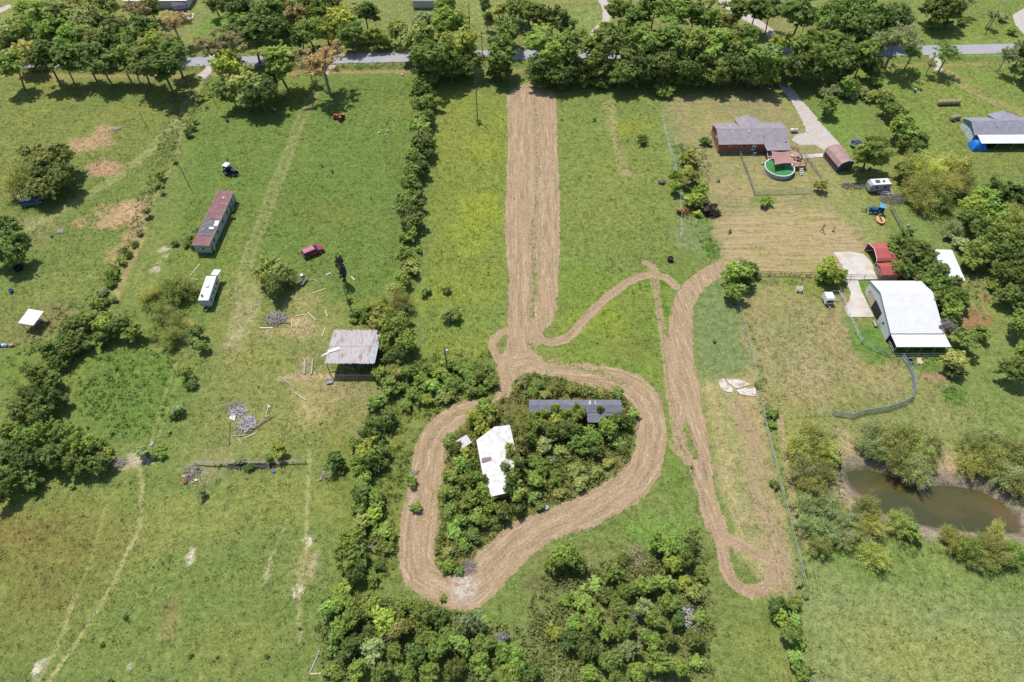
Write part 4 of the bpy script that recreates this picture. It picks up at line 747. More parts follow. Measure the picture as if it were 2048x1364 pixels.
T('bushes of the lower left meadow', 'dotted about the lower left meadow', 'left', [
 (370,750,18,'m','mg'),(382,768,14,'b','dg'),(358,815,15,'m','gg'),(352,832,12,'b','dg'),(340,862,6,'s','lg'),(288,898,18,'m','gg'),(318,905,16,'b','mg'),(305,912,12,'b','dg'),(402,985,12,'m','gg'),(555,900,20,'m','yg'),(540,915,12,'m','mg'),(480,920,14,'b','gg'),(495,935,12,'b','dg'),(395,940,5,'s','dg'),(222,868,6,'s','dg'),(70,995,6,'s','mg'),(142,975,8,'s','mg'),(250,1230,8,'s','dg'),(305,1134,3,'s','dg'),(325,1126,4,'s','dg'),(336,1136,3,'s','dg'),(475,1065,3,'s','dg'),(380,1312,7,'s','dg'),(435,1312,5,'s','dg'),(204,1288,6,'s','dg'),(220,1360,7,'s','dg'),(600,1255,6,'s','dg'),(533,1310,6,'s','dg'),(175,855,5,'s','dg'),(232,735,6,'s','dg')])
T('bushes growing against the maroon mobile home', 'against the maroon roofed mobile home', 'left', [
 (385,478,15,'m','mg'),(398,466,12,'b','dg'),(426,408,8,'b','mg'),(462,420,9,'b','lg'),(466,432,6,'s','mg'),(372,490,8,'b','mg')])
T('trees by the pallet yard', 'beside the scattered boards', 'left', [
 (545,530,26,'o','og'),(568,548,26,'o','og'),(528,552,24,'o','oy'),(550,572,26,'o','dg'),(580,562,16,'m','og')])

# the grey columnar dead tree
e = empty('dead_tree', G(691, 563), .4, 'tall narrow ash grey dead tree alone right of the red van', 'tree')
cm, tm, R_, zc = PROTO['c'][0]; o = bpy.data.objects.new('crown', cm); COL.objects.link(o); o.parent = e; o.color = (*A(116, 108, 116), 1)
o = bpy.data.objects.new('trunk', tm); COL.objects.link(o); o.parent = e; e.scale = (.72, .72, .98)

# ------------------------------------------------------------------ weeds: ground cover nobody could count
def weeds(name, label, cat, polys, dens, h, size, colr, seed, per=9, tint=.5, rad=.35):
    rng = np.random.RandomState(seed); pts = []
    for pp in polys:
        P = wpoly(pp); x0, y0 = P.min(0); x1, y1 = P.max(0); n = int((x1 - x0) * (y1 - y0) * dens)
        x = rng.uniform(x0, x1, n); y = rng.uniform(y0, y1, n); k = (sdpoly(x, y, P) + (fnoise(x, y, .4, 8) - .5) * 3) > .3
        k &= rng.rand(n) < smooth(.30, .62, fnoise(x, y, .16, seed + 3)) * .85 + .15
        pts.append(np.stack([x[k], y[k]], 1))
    P = np.concatenate(pts); col, trk, al, ac, tone, grv, row, pond = paint(P[:, 0], P[:, 1])
    k = (trk < .25) & (grv < .2) & (pond < -1.0) & (row < .5); P = P[k]; col = col[k]; n = len(P)
    z = relief(P[:, 0], P[:, 1], pond[k], trk[k])
    hh = h * (.5 + 1.0 * rng.rand(n)); m = n * per; i = np.repeat(np.arange(n), per)
    a = rng.rand(m) * 6.283; r = rad * np.sqrt(rng.rand(m)) * (hh[i] / h)
    c = np.stack([P[i, 0] + np.cos(a) * r, P[i, 1] + np.sin(a) * r, z[i] + hh[i] * (.15 + .75 * rng.rand(m))], 1)
    nn = np.stack([np.cos(a) * .5, np.sin(a) * .5, np.full(m, .75)], 1) + rng.randn(m, 3) * .45; nn /= np.linalg.norm(nn, axis=1)[:, None]
    t = np.cross(nn, rng.randn(m, 3)); t /= np.linalg.norm(t, axis=1)[:, None]; b = np.cross(nn, t)
    s = size * (.5 + rng.rand(m, 1)); Q = np.stack([c - t * s, c - b * s * .45, c + t * s, c + b * s * .5], 1).reshape(-1, 3)
    cc = col[i] * (1 - tint) + np.array(A(*colr)) * tint; cc = cc * (.72 + .5 * rng.rand(n)[i][:, None]) * (.75 + .5 * rng.rand(m, 1))
    C4 = np.repeat(np.concatenate([cc, np.ones((m, 1))], 1), 4, 0)
    me = mesh_np(name, Q, np.arange(m * 4).reshape(-1, 4), {'col': ('FLOAT_COLOR', 'POINT', C4)}, MWEED)
    o = bpy.data.objects.new(name, me); COL.objects.link(o); tag(o, label, cat, None, 'stuff'); return m
k = NT('weeds'); k.base(k.attr('col').outputs['Color'], .8); k.b.inputs['Specular IOR Level'].default_value = .1; MWEED = k.m
weeds('island_weeds', 'tall rank weeds filling the island inside the looping track', 'weeds', [LOOP_I], 3.6, 1.1, .19, (138, 148, 80), 1, 14, .75, .55)
weeds('thicket_weeds', 'rough scrub weeds between the hedge and the looping track', 'weeds', [[(745,760),(985,715),(1000,790),(860,835),(815,950),(795,1100),(800,1170),(700,1230),(690,1100),(720,1000)], [(820,700),(985,705),(985,770),(820,770)]], 2.2, .6, .16, (112, 132, 62), 2, 12, .6, .45)
weeds('wood_weeds', 'dry scrub weeds under the bottom centre wood', 'weeds', [[(1080,1150),(1230,1110),(1400,1050),(1425,1180),(1420,1364),(1060,1364),(1040,1290)], [(640,1180),(900,1200),(1040,1260),(1080,1364),(640,1364)]], 3.2, .9, .2, (138, 148, 84), 3, 13, .7, .55)
weeds('boundary_weeds', 'green weeds along fences, hedges and the pond banks', 'weeds', [[(1490,630),(1512,640),(1550,840),(1580,960),(1612,1110),(1625,1200),(1600,1200),(1570,1040),(1530,880),(1505,760)], [(1590,860),(1700,870),(1690,1120),(1620,1110),(1595,980)], [(1440,548),(1530,545),(1700,552),(1690,572),(1520,572),(1480,600)], [(1720,1060),(1850,1055),(2048,1075),(2048,1130),(1700,1120)], [(820,150),(870,160),(870,260),(850,400),(840,560),(800,600),(790,560),(800,400),(820,250)], [(1885,775),(1920,775),(1930,805),(1905,812),(1880,795)], [(1740,690),(1900,715),(1900,735),(1810,735)], [(350,190),(420,180),(300,420),(220,600),(180,620),(250,470)], [(1340,280),(1420,300),(1420,430),(1450,520),(1415,520),(1350,400)], [(1820,380),(2048,380),(2048,620),(1940,600),(1900,480)], [(0,132),(820,124),(820,140),(0,148)]], 2.2, .42, .13, (108, 138, 64), 4, 10, .6, .35)
weeds('ridge_weeds', 'weeds under the woods at the left', 'weeds', [[(120,600),(280,620),(290,690),(200,720),(150,780),(90,830),(220,880),(220,940),(0,1010),(0,720)], [(200,690),(370,700),(330,860),(220,880),(140,800)]], 1.5, .45, .15, (104, 134, 62), 5, 10, .5, .4)
weeds('grass_tufts', 'coarse grass tufts scattered over every meadow', 'grass', [[(-20,170),(400,170),(300,420),(180,620),(100,700),(-20,700)], [(400,170),(825,160),(790,600),(740,760),(730,900),(400,900),(300,640),(380,380)], [(880,200),(1016,200),(1000,700),(840,740),(860,400)], [(1115,200),(1330,200),(1345,560),(1340,780),(1120,720)], [(-20,960),(640,935),(690,1150),(640,1380),(-20,1380)], [(150,690),(400,690),(360,900),(200,880)], [(1620,1110),(2060,1150),(2060,1380),(1600,1380)], [(1000,1200),(1120,1060),(1390,920),(1440,1100),(1600,1200),(1600,1380),(1430,1380),(1100,1150)], [(1560,560),(1690,640),(1800,740),(2048,800),(2048,900),(1560,880),(1500,650)], [(1840,130),(2060,120),(2060,400),(1860,300),(1760,180)], [(400,10),(2048,0),(2048,80),(400,100)]], 1.5, .2, .10, (134, 142, 72), 6, 6, .3, .26)

weeds('meadow_weeds', 'darker coarse weed clumps dotted through the meadows', 'weeds', [[(-20,170),(400,170),(300,420),(180,620),(100,700),(-20,700)], [(400,170),(825,160),(790,600),(740,760),(730,900),(400,900),(300,640),(380,380)], [(-20,960),(640,935),(690,1150),(640,1380),(-20,1380)], [(150,690),(400,690),(360,900),(200,880)], [(880,200),(1016,200),(1000,700),(840,740),(860,400)], [(1000,1200),(1120,1060),(1390,920),(1440,1100),(1430,1380),(1100,1150)], [(1620,1110),(2060,1150),(2060,1380),(1600,1380)], [(1820,560),(2048,600),(2048,900),(1900,880),(1840,740)], [(1115,200),(1330,200),(1345,560),(1340,780),(1120,720)]], .05, .35, .14, (104, 124, 58), 11, 14, .6, .55)

# ------------------------------------------------------------------ surface materials of the built things
def rusty_sheet():
    k = NT('rusty_tin'); g = k.n('ShaderNodeTexCoord').outputs['Object']
    v = k.vscale(g, 1.0, .22, 1)
    band = k.mapr(k.noise(k.vscale(g, .9, .02, 1), 1.1, 1, .4), .4, .62)
    r = k.mapr(k.noise(v, 1.9, 6, .7), .50, .66)
    c = k.mix(band, A4(222, 214, 212), A4(206, 212, 222))
    c = k.mix(k.math('MULTIPLY', r, .8), c, A4(178, 118, 88))
    c = k.mix(k.mapr(k.noise(v, 3.5, 4, .7), .64, .74, 0, .8), c, A4(104, 70, 58))
    k.bump(k.noise(v, 6, 2), .02)
    return k.base(c, .5, .15)
def shingle(name, rgb, row=.16):
    k = NT(name); g = k.n('ShaderNodeTexCoord').outputs['Object']
    br = k.n('ShaderNodeTexBrick'); k.L(g, br.inputs['Vector']); br.inputs['Scale'].default_value = 1.0
    br.inputs['Brick Width'].default_value = .45; br.inputs['Row Height'].default_value = row; br.inputs['Mortar Size'].default_value = .012
    c0 = A(*rgb); br.inputs['Color1'].default_value = (*[v * 1.1 for v in c0], 1); br.inputs['Color2'].default_value = (*[v * .9 for v in c0], 1); br.inputs['Mortar'].default_value = (*[v * .6 for v in c0], 1)
    c = k.scalec(br.outputs['Color'], k.mapr(k.noise(g, .8, 5, .65), .3, .7, .84, 1.14)); c = k.scalec(c, k.mapr(k.noise(g, 9, 2, .6), .3, .7, .85, 1.15))
    k.bump(br.outputs['Fac'], .01)
    return k.base(c, .9)
def brick():
    k = NT('red_brick'); g = k.n('ShaderNodeTexCoord').outputs['Object']
    v = k.n('ShaderNodeCombineXYZ'); s = k.n('ShaderNodeSeparateXYZ'); k.L(g, s.inputs[0]); k.L(k.math('ADD', s.outputs['X'], s.outputs['Y']), v.inputs[0]); k.L(s.outputs['Z'], v.inputs[1])
    br = k.n('ShaderNodeTexBrick'); k.L(v.outputs[0], br.inputs['Vector']); br.inputs['Scale'].default_value = 1.0
    br.inputs['Brick Width'].default_value = .22; br.inputs['Row Height'].default_value = .075; br.inputs['Mortar Size'].default_value = .008
    br.inputs['Color1'].default_value = A4(186, 96, 84); br.inputs['Color2'].default_value = A4(160, 78, 70); br.inputs['Mortar'].default_value = A4(178, 150, 136)
    return k.base(k.scalec(br.outputs['Color'], k.mapr(k.noise(g, 1.2, 4), .3, .7, .9, 1.1)), .9)
def ribbed(name, rgb, per=.3, axis='X', rough=.45, metal=0.0, stain=None, sf=.5):
    k = NT(name); g = k.n('ShaderNodeTexCoord').outputs['Object']; s = k.n('ShaderNodeSeparateXYZ'); k.L(g, s.inputs[0])
    w = k.math('SINE', k.math('MULTIPLY', s.outputs[axis], 6.2832 / per)); w2 = k.mapr(w, .75, 1.0)
    c = k.scalec(A(*rgb), k.mapr(k.noise(g, .7, 5, .6), .3, .7, .94, 1.05)); c = k.mix(k.math('MULTIPLY', w2, .16), c, tuple(v * .5 for v in A(*rgb)))
    if stain: c = k.mix(k.math('MULTIPLY', k.mapr(k.noise(g, .9, 6, .7), .5, .64), sf), c, A4(*stain))
    k.bump(w2, .02)
    return k.base(c, rough, metal)
WHITE = M('white_paint', (246, 246, 248), .45, var=.03)
ROOFW = ribbed('white_roof_sheet', (250, 250, 253), .6, 'X', .4, stain=(226, 226, 224), sf=.25)
ROOFWY = ribbed('white_roof_panels', (252, 252, 255), .3, 'Y', .4, stain=(206, 200, 190), sf=.35)
RUST = rusty_sheet(); SHG = shingle('grey_shingle', (178, 170, 176)); SHD = shingle('slate_shingle', (170, 170, 184)); SHB = shingle('weathered_dark_shingle', (138, 138, 152))
BRICK = brick()
WOODG = M('weathered_wood', (188, 178, 170), .9, var=.25, scale=3); WOODT = M('deck_wood', (196, 158, 140), .85, var=.15, scale=3)
WOODB = M('brown_timber', (126, 100, 86), .9, var=.2, scale=3); PALE = M('pale_board', (222, 214, 178), .85, var=.12, scale=3)
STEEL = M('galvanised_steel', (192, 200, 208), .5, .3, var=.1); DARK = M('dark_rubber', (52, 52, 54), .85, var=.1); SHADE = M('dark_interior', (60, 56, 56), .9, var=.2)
GLASS = M('window_glass', (62, 70, 84), .12, var=.05); CONC = M('concrete', (226, 220, 212), .9, var=.08, scale=.5, stain=(196, 172, 146), sfac=.5, sscale=.35)
CONCW = M('bleached_concrete', (232, 224, 216), .9, var=.1, scale=1.5, stain=(176, 160, 122), sfac=.9, sscale=.9)
BLUE = M('tractor_blue', (40, 110, 190), .4, var=.08); NAVY = M('navy_paint', (44, 56, 116), .4, var=.08); ORNG = M('orange_paint', (214, 104, 66), .5, var=.15); TARP = M('blue_tarp', (40, 130, 235), .45, var=.18, scale=2.5)
POLE = M('pole_timber', (112, 98, 86), .9, var=.15, scale=3); WIRE = M('wire_metal', (110, 112, 116), .5, .5, var=.02)
MAROON = ribbed('maroon_roof_sheet', (144, 96, 104), .6, 'Y', .55, stain=(178, 150, 152), sf=.45); REDR = ribbed('red_roof_sheet', (206, 110, 108), .3, 'Y', .45)
REDX = M('red_steel', (196, 84, 80), .5, var=.06); SIDING = ribbed('grey_siding', (196, 204, 200), .4, 'Y', .6, stain=(164, 168, 158), sf=.5); SIDX = ribbed('grey_siding_end', (196, 204, 200), .4, 'X', .6, stain=(164, 168, 158), sf=.5)
SIDW = M('white_siding', (226, 230, 234), .6, var=.05); GREYB = M('blue_grey_paint', (150, 172, 186), .6, var=.05); TRIMB = M('blue_trim', (98, 140, 184), .5, var=.05)
PINKR = shingle('pink_brown_shingle', (196, 164, 160), .2); GREYP = M('grey_plastic', (108, 108, 118), .6, var=.1); VAN = M('red_car_paint', (176, 52, 84), .28, var=.06); VAN.node_tree.nodes['Principled BSDF'].inputs['Specular IOR Level'].default_value = .6

def axis_of(p, q): return math.atan2(q[1] - p[1], q[0] - p[0])
def gable(mb_wall, mb_roof, x0, x1, y0, y1, ze, zr, oh=.35, th=.12, yr=None, zb=0.0, ze2=None):
    """walls with gables at x0 and x1, ridge along x"""
    yr = (y0 + y1) / 2 if yr is None else yr; ze2 = ze if ze2 is None else ze2
    mb_wall.xprism([(y0, zb), (y1, zb), (y1, ze2 - .02), (yr, zr - .02), (y0, ze - .02)], x0, x1)
    s0 = (zr - ze) / (yr - y0); s1 = (zr - ze2) / (y1 - yr); t = th
    a = (y0 - oh, ze - s0 * oh); b = (yr, zr); c = (y1 + oh, ze2 - s1 * oh)
    mb_roof.xprism([(a[0], a[1] + .01), (b[0], b[1] + .01), (b[0], b[1] + t), (a[0], a[1] + t)], x0 - oh, x1 + oh)
    mb_roof.xprism([(b[0] + .002, b[1] + .01), (c[0], c[1] + .01), (c[0], c[1] + t), (b[0] + .002, b[1] + t)], x0 - oh, x1 + oh)
def window(parent, x, y, z, w, h, face='-y', frame=None):
    """framed window proud of a wall; face is the wall's outward direction"""
    m = MB(); g = MB()
    if face in ('-y', '+y'):
        s = -1 if face == '-y' else 1
        ya, yb = sorted((y + s * .005, y + s * .06)); yc, yd = sorted((y + s * .062, y + s * .075))
        m.box(x - w / 2 - .08, ya, z - .08, x + w / 2 + .08, yb, z + h + .08); g.box(x - w / 2, yc, z, x + w / 2, yd, z + h)
    else:
        s = -1 if face == '-x' else 1
        xa, xb = sorted((x + s * .005, x + s * .06)); xc, xd = sorted((x + s * .062, x + s * .075))
        m.box(xa, y - w / 2 - .08, z - .08, xb, y + w / 2 + .08, z + h + .08); g.box(xc, y - w / 2, z, xd, y + w / 2, z + h)
    f = m.build('window', frame or WHITE, parent); g.build('pane', GLASS, f); return f

# ---- maroon roofed mobile home
e = empty('mobile_home', (-69.25, 120.2), -R(2.8), 'derelict mobile home with long maroon metal roof, part of it stripped to rafters', 'mobile home')
m = MB(); m.box(-1.78, -9.2, .55, 1.78, 9.2, 2.78); m.build('wall', SIDING, e)
MB().box(-1.7, -9.1, 0, 1.7, 9.1, .54).build('skirting', M('blue_grey_skirt', (130, 142, 156), .8), e)
for y0, y1 in ((-9.35, -6.3), (-.6, 9.35)):
    rf = MB(); x0 = -1.9
    rf.hexa([(x0, y0, 2.79), (0, y0, 2.86), (1.9, y0, 2.79), (1.9, y1, 2.79), (0, y1, 2.86), (x0, y1, 2.79)], [(x0, y0, 2.86), (0, y0, 2.97), (1.9, y0, 2.86), (1.9, y1, 2.86), (0, y1, 2.97), (x0, y1, 2.86)])
    rf.build('roof_panel', MAROON, e)
m = MB(); m.box(-1.86, -6.3, 2.785, 1.86, -.6, 2.83); m.build('ceiling_board', M('pale_insulation', (206, 202, 208), .9, var=.25, scale=2, stain=(150, 140, 150), sfac=.8, sscale=1.2), e)
m = MB()
for i in range(14): m.box(-1.86, -6.15 + i * .4, 2.832, 1.86, -6.02 + i * .4, 2.93)
m.build('rafter', M('dark_rafter', (98, 92, 100), .9), e, kind=None)
m = MB(); m.box(.9, -3.0, 2.935, 1.86, -1.25, 2.96, .04); m.box(.2, -4.1, 2.935, 1.3, -3.4, 2.955, -.1); m.build('loose_sheet', WHITE, e)
m = MB()
for s in (-1, 1): m.box(s * 1.93 - .03, -9.38, 2.72, s * 1.93 + .03, 9.38, 2.9)
m.box(-1.9, -9.41, 2.72, 1.9, -9.36, 2.9); m.box(-1.9, 9.36, 2.72, 1.9, 9.41, 2.9); m.build('roof_edging', M('tan_edging', (206, 178, 150), .7), e)
for y in (-6.5, -3.8, -.2, 3.0, 5.2): window(e, 1.78, y, 1.35, .9, .8, '+x', SIDW)
window(e, .2, -9.2, 1.4, .45, .8, '-y', SIDW)
m = MB(); m.box(1.79, 6.3, .6, 1.84, 7.3, 2.5); m.build('door', M('faded_door', (150, 160, 164), .7), e)
m = MB(); m.lathe([(.35, 2.96), (.3, 3.1), (.12, 3.12)], 12, .3, 6.6); m.build('roof_vent', M('pale_vent', (226, 206, 188), .7), e)
m = MB(); m.box(1.95, -8.6, .3, 2.05, -7.2, 1.6, .3); m.build('hanging_panel', PALE, e)

# ---- white travel trailer
e = empty('travel_trailer', (-64.75, 98.35), -R(-1.5), 'white box travel trailer with its rear hatch raised beside the willow grove', 'trailer')
m = MB(); m.xprism([(-3.75, .95), (-3.55, .5), (3.3, .5), (3.75, 1.2), (3.75, 2.2), (3.35, 2.62), (-3.65, 2.62), (-3.75, 2.5)], -1.08, 1.08); m.build('body', M('trailer_white', (206, 214, 232), .4, var=.05), e, bevel=.05)
m = MB(); m.hexa([(-1.12, -3.7, 2.622), (1.12, -3.7, 2.622), (1.12, 3.35, 2.622), (-1.12, 3.35, 2.622)], [(-1.05, -3.65, 2.68), (1.05, -3.65, 2.68), (1.05, 3.3, 2.68), (-1.05, 3.3, 2.68)]); m.build('roof', WHITE, e)
m = MB(); m.box(-.35, -.1, 2.68, .35, .55, 2.95, 0, .05, .05); m.build('roof_vent', WHITE, e)
m = MB(); m.box(-.25, -2.9, 2.68, -.75, -2.0, 2.74, .5); m.build('leaf_litter', M('leaf_litter', (120, 108, 92), .9), e)
for y, w in ((-2.7, .8), (-.6, .7), (.6, .4), (2.2, .7)): window(e, 1.08, y, 1.35, w, .6, '+x', SIDW)
m = MB(); m.box(1.085, -1.9, .55, 1.11, -1.25, 2.2); m.build('door', M('trailer_door', (196, 204, 224), .5), e)
for s in (-1, 1):
    for y in (-1.0, -.2):
        w = MB(); w.lathe([(.3, s * 1.1 - .1), (.36, s * 1.1 - .06), (.36, s * 1.1 + .06), (.3, s * 1.1 + .1)], 16, y, .36, 'x'); w.build('wheel', DARK, e, sm=False)
m = MB(); m.tube((-.5, -3.6, .5), (0, -4.8, .5), .05); m.tube((.5, -3.6, .5), (0, -4.8, .5), .05); m.build('hitch', STEEL, e)
m = MB(); m.slab([(-.3, 3.78, 2.6), (1.25, 3.6, 2.6), (1.75, 5.0, 2.75), (.2, 5.25, 2.75)], .05); m.build('rear_hatch', WHITE, e)

# ---- open goat shelter with white roof
q = [(-101.0, 88.9), (-97.7, 88.3), (-96.9, 91.8), (-100.3, 92.4)]
e = empty('open_shelter', (-98.97, 90.35), -R(11.5), 'low open shelter with flat bright white roof on thin posts', 'shelter')
m = MB(); m.hexa([(-1.75, -1.85, 2.2), (1.75, -1.85, 2.2), (1.75, 1.85, 2.42), (-1.75, 1.85, 2.42)], [(-1.75, -1.85, 2.26), (1.75, -1.85, 2.26), (1.75, 1.85, 2.48), (-1.75, 1.85, 2.48)]); m.build('roof', ROOFW, e)
for x in (-1.5, 1.5):
    for y in (-1.6, 1.6): MB().tube((x, y, -.1), (x, y, 2.24 if y < 0 else 2.42), .06).build('post', WOODB, e)
m = MB(); m.tube((-1.5, -1.6, 2.12), (1.5, -1.6, 2.12), .05).tube((-1.5, 1.6, 2.3), (1.5, 1.6, 2.3), .05); m.build('beam', WOODB, e)
MB().lathe([(.4, 0), (.45, .3), (.4, .5), (.3, .52)], 14).build('feed_tub', M('grey_tub', (120, 126, 140), .6), None, (-98.4, 91.0), label='round grey feed tub on the bare earth under the low white shelter', cat='tub')

# ---- vehicles
def wheel(parent, x, y, r, w, rim, axis='y', name='wheel'):
    e_ = bpy.data.objects.new(name, None); COL.objects.link(e_); e_.parent = parent; e_.location = (x, y, r); e_.empty_display_size = .2
    a = [(r * .62, -w / 2), (r * .95, -w / 2), (r, -w * .3), (r, w * .3), (r * .95, w / 2), (r * .62, w / 2)]
    MB().lathe(a, 18, 0, 0, axis).build('tyre', DARK, e_)
    MB().lathe([(r * .2, -w * .53), (r * .6, -w * .5), (r * .6, w * .5), (r * .2, w * .53)], 14, 0, 0, axis).build('rim', rim, e_)
def van(x, y, rz, lab):
    e = empty('van', (x, y), rz, lab, 'van')
    m = MB(); m.hexa([(-2.35, -.95, .38), (2.35, -.92, .38), (2.35, .92, .38), (-2.35, .95, .38)], [(-2.35, -.97, .98), (2.38, -.90, .90), (2.38, .90, .90), (-2.35, .97, .98)])
    m.hexa([(-2.35, -.97, .98), (1.15, -.96, .98), (1.15, .96, .98), (-2.35, .97, .98)], [(-2.3, -.95, 1.12), (1.2, -.94, 1.12), (1.2, .94, 1.12), (-2.3, .95, 1.12)])
    m.build('body', VAN, e, bevel=.05)
    m = MB(); m.hexa([(1.15, -.93, .93), (2.34, -.86, .88), (2.34, .86, .88), (1.15, .93, .93)], [(1.2, -.88, 1.14), (2.22, -.78, 1.02), (2.22, .78, 1.02), (1.2, .88, 1.14)]); m.build('hood', VAN, e, bevel=.04)
    m = MB(); m.hexa([(-2.3, -.95, 1.121), (1.2, -.93, 1.121), (1.2, .93, 1.121), (-2.3, .95, 1.121)], [(-2.12, -.78, 1.72), (.42, -.76, 1.72), (.42, .76, 1.72), (-2.12, .78, 1.72)]); m.build('cabin', GLASS, e)
    m = MB(); m.hexa([(-2.16, -.80, 1.722), (.46, -.78, 1.722), (.46, .78, 1.722), (-2.16, .80, 1.722)], [(-2.05, -.70, 1.80), (.32, -.68, 1.80), (.32, .68, 1.80), (-2.05, .70, 1.80)]); m.build('roof', M('pink_roof_sheen', (214, 132, 158), .35, var=.08), e, bevel=.03)  # pinkish reflection on the red roof, painted in as its base colour
    m = MB()
    for s in (-1, 1):
        for a, b in (((-2.28, .94, 1.1), (-2.14, .79, 1.74)), ((-1.0, .955, 1.1), (-.95, .79, 1.74)), ((.15, .955, 1.1), (.1, .785, 1.74)), ((1.2, .935, 1.1), (.43, .775, 1.74))): m.tube((a[0], s * a[1], a[2]), (b[0], s * b[1], b[2]), .05, .05, 5)
        m.tube((-1.9, s * .45, 1.83), (.1, s * .45, 1.83), .025, .025, 5)
    m.build('pillars', VAN, e)
    for s in (-1, 1):
        MB().box(2.38, s * .66 - .16, .62, 2.41, s * .66 + .16, .82).build('headlight', WHITE, e)
        MB().box(-2.40, s * .82 - .07, .75, -2.37, s * .82 + .07, 1.05).build('tail_light', REDX, e)
        MB().box(1.0, s * 1.02 - .08, 1.05, 1.12, s * 1.02 + .08, 1.2).build('mirror', DARK, e)
        for x_ in (-1.45, 1.45): wheel(e, x_, s * .88, .34, .24, STEEL)
    MB().box(2.38, -.85, .38, 2.48, .85, .58).build('bumper', GREYP, e); MB().box(-2.46, -.88, .38, -2.36, .88, .6).build('bumper', GREYP, e)
    MB().box(2.385, -.45, .62, 2.4, .45, .84).build('grille', DARK, e)
    return e
van(-45.1, 111.2, R(33), 'red van parked at an angle in the open left meadow')
def tractor(x, y, rz, lab, paint, can, rim, cab=True, loader=False, sc=1.0):
    e = empty('tractor', (x, y), rz, lab, 'tractor'); e.scale = (sc,) * 3
    m = MB(); m.hexa([(.2, -.3, .75), (1.75, -.27, .75), (1.75, .27, .75), (.2, .3, .75)], [(.2, -.3, 1.42), (1.7, -.24, 1.3), (1.7, .24, 1.3), (.2, .3, 1.42)]); m.build('hood', paint, e, bevel=.05)
    MB().box(-1.0, -.35, .5, 1.7, .35, .74).build('chassis', DARK, e); MB().box(1.75, -.22, .8, 1.78, .22, 1.25).build('grille', DARK, e)
    m = MB()
    for s in (-1, 1): m.hexa([(-1.1, s * .72 - .2, 1.2), (-.1, s * .72 - .2, 1.2), (-.1, s * .72 + .2, 1.2), (-1.1, s * .72 + .2, 1.2)], [(-.95, s * .72 - .2, 1.36), (-.25, s * .72 - .2, 1.36), (-.25, s * .72 + .2, 1.36), (-.95, s * .72 + .2, 1.36)])
    m.build('fender', paint, e)
    for s in (-1, 1): wheel(e, -.6, s * .78, .66, .36, rim); wheel(e, 1.35, s * .6, .38, .24, rim)
    MB().box(-.75, -.25, .95, -.3, .25, 1.05).box(-.82, -.25, 1.05, -.74, .25, 1.45).build('seat', DARK, e)
    MB().tube((.1, 0, 1.3), (-.12, 0, 1.55), .03).lathe([(.19, 1.55), (.2, 1.58)], 12, -.14, 0).build('steering_wheel', DARK, e)
    MB().tube((1.1, .12, 1.35), (1.1, .12, 1.95), .035).build('exhaust', GREYP, e)
    if cab:
        m = MB()
        for sx in (-1.0, .1):
            for sy in (-.62, .62): m.tube((sx, sy, 1.2), (sx * .95, sy, 2.3), .035)
        m.build('cab_frame', DARK, e)
        m = MB(); m.box(-1.12, -.74, 2.3, .22, .74, 2.4, 0, .04, .04); m.build('canopy', can, e, bevel=.03)
        MB().box(-.99, -.6, 1.4, -.97, .6, 2.2).build('rear_window', GLASS, e)
    if loader:
        for s in (-1, 1): MB().tube((-.1, s * .5, 1.3), (1.5, s * .5, 1.15), .06).tube((1.5, s * .5, 1.15), (2.4, s * .5, .4), .06).build('loader_arm', paint if loader != 'dark' else DARK, e)
        MB().box(2.35, -.55, .12, 2.42, .55, .6).box(2.4, -.5, .1, 3.4, -.4, .16).box(2.4, .4, .1, 3.4, .5, .16).build('pallet_fork', DARK, e)
    return e
x, y = G(462, 347); tractor(x, y, -R(22), 'navy tractor with square white canopy parked in the left meadow', NAVY, WHITE, STEEL, True, False, 1.12)
x, y = G(680, 239); tractor(x, y, R(158), 'small faded orange tractor without a cab near the road', ORNG, WHITE, GREYP, False, False, 1.0)
x, y = G(1753, 427); tractor(x, y, R(160), 'bright blue tractor with pale blue canopy and front pallet forks', BLUE, M('pale_blue_paint', (110, 178, 220), .45), WHITE, True, 'blue', 1.05)
# brush cutter behind it
x, y = G(1760, 441); e = empty('brush_cutter', (x, y), R(-12), 'rounded orange brush cutter deck on the grass behind the blue tractor', 'brush cutter')
m = MB(); m.prism([(math.cos(t) * 1.05, math.sin(t) * 1.45) for t in [i * math.pi / 12 for i in range(24)]], .3, .42); m.build('deck', M('faded_orange', (232, 182, 124), .6, var=.1), e, bevel=.03)
MB().box(-.15, -.9, .422, .15, .9, .52, .2).tube((0, .9, .5), (0, 1.9, .6), .06).build('gearbox', DARK, e)
MB().lathe([(.2, -.08), (.25, -.05), (.25, .05), (.2, .08)], 12, -1.6, .25, 'x').build('tail_wheel', DARK, e)
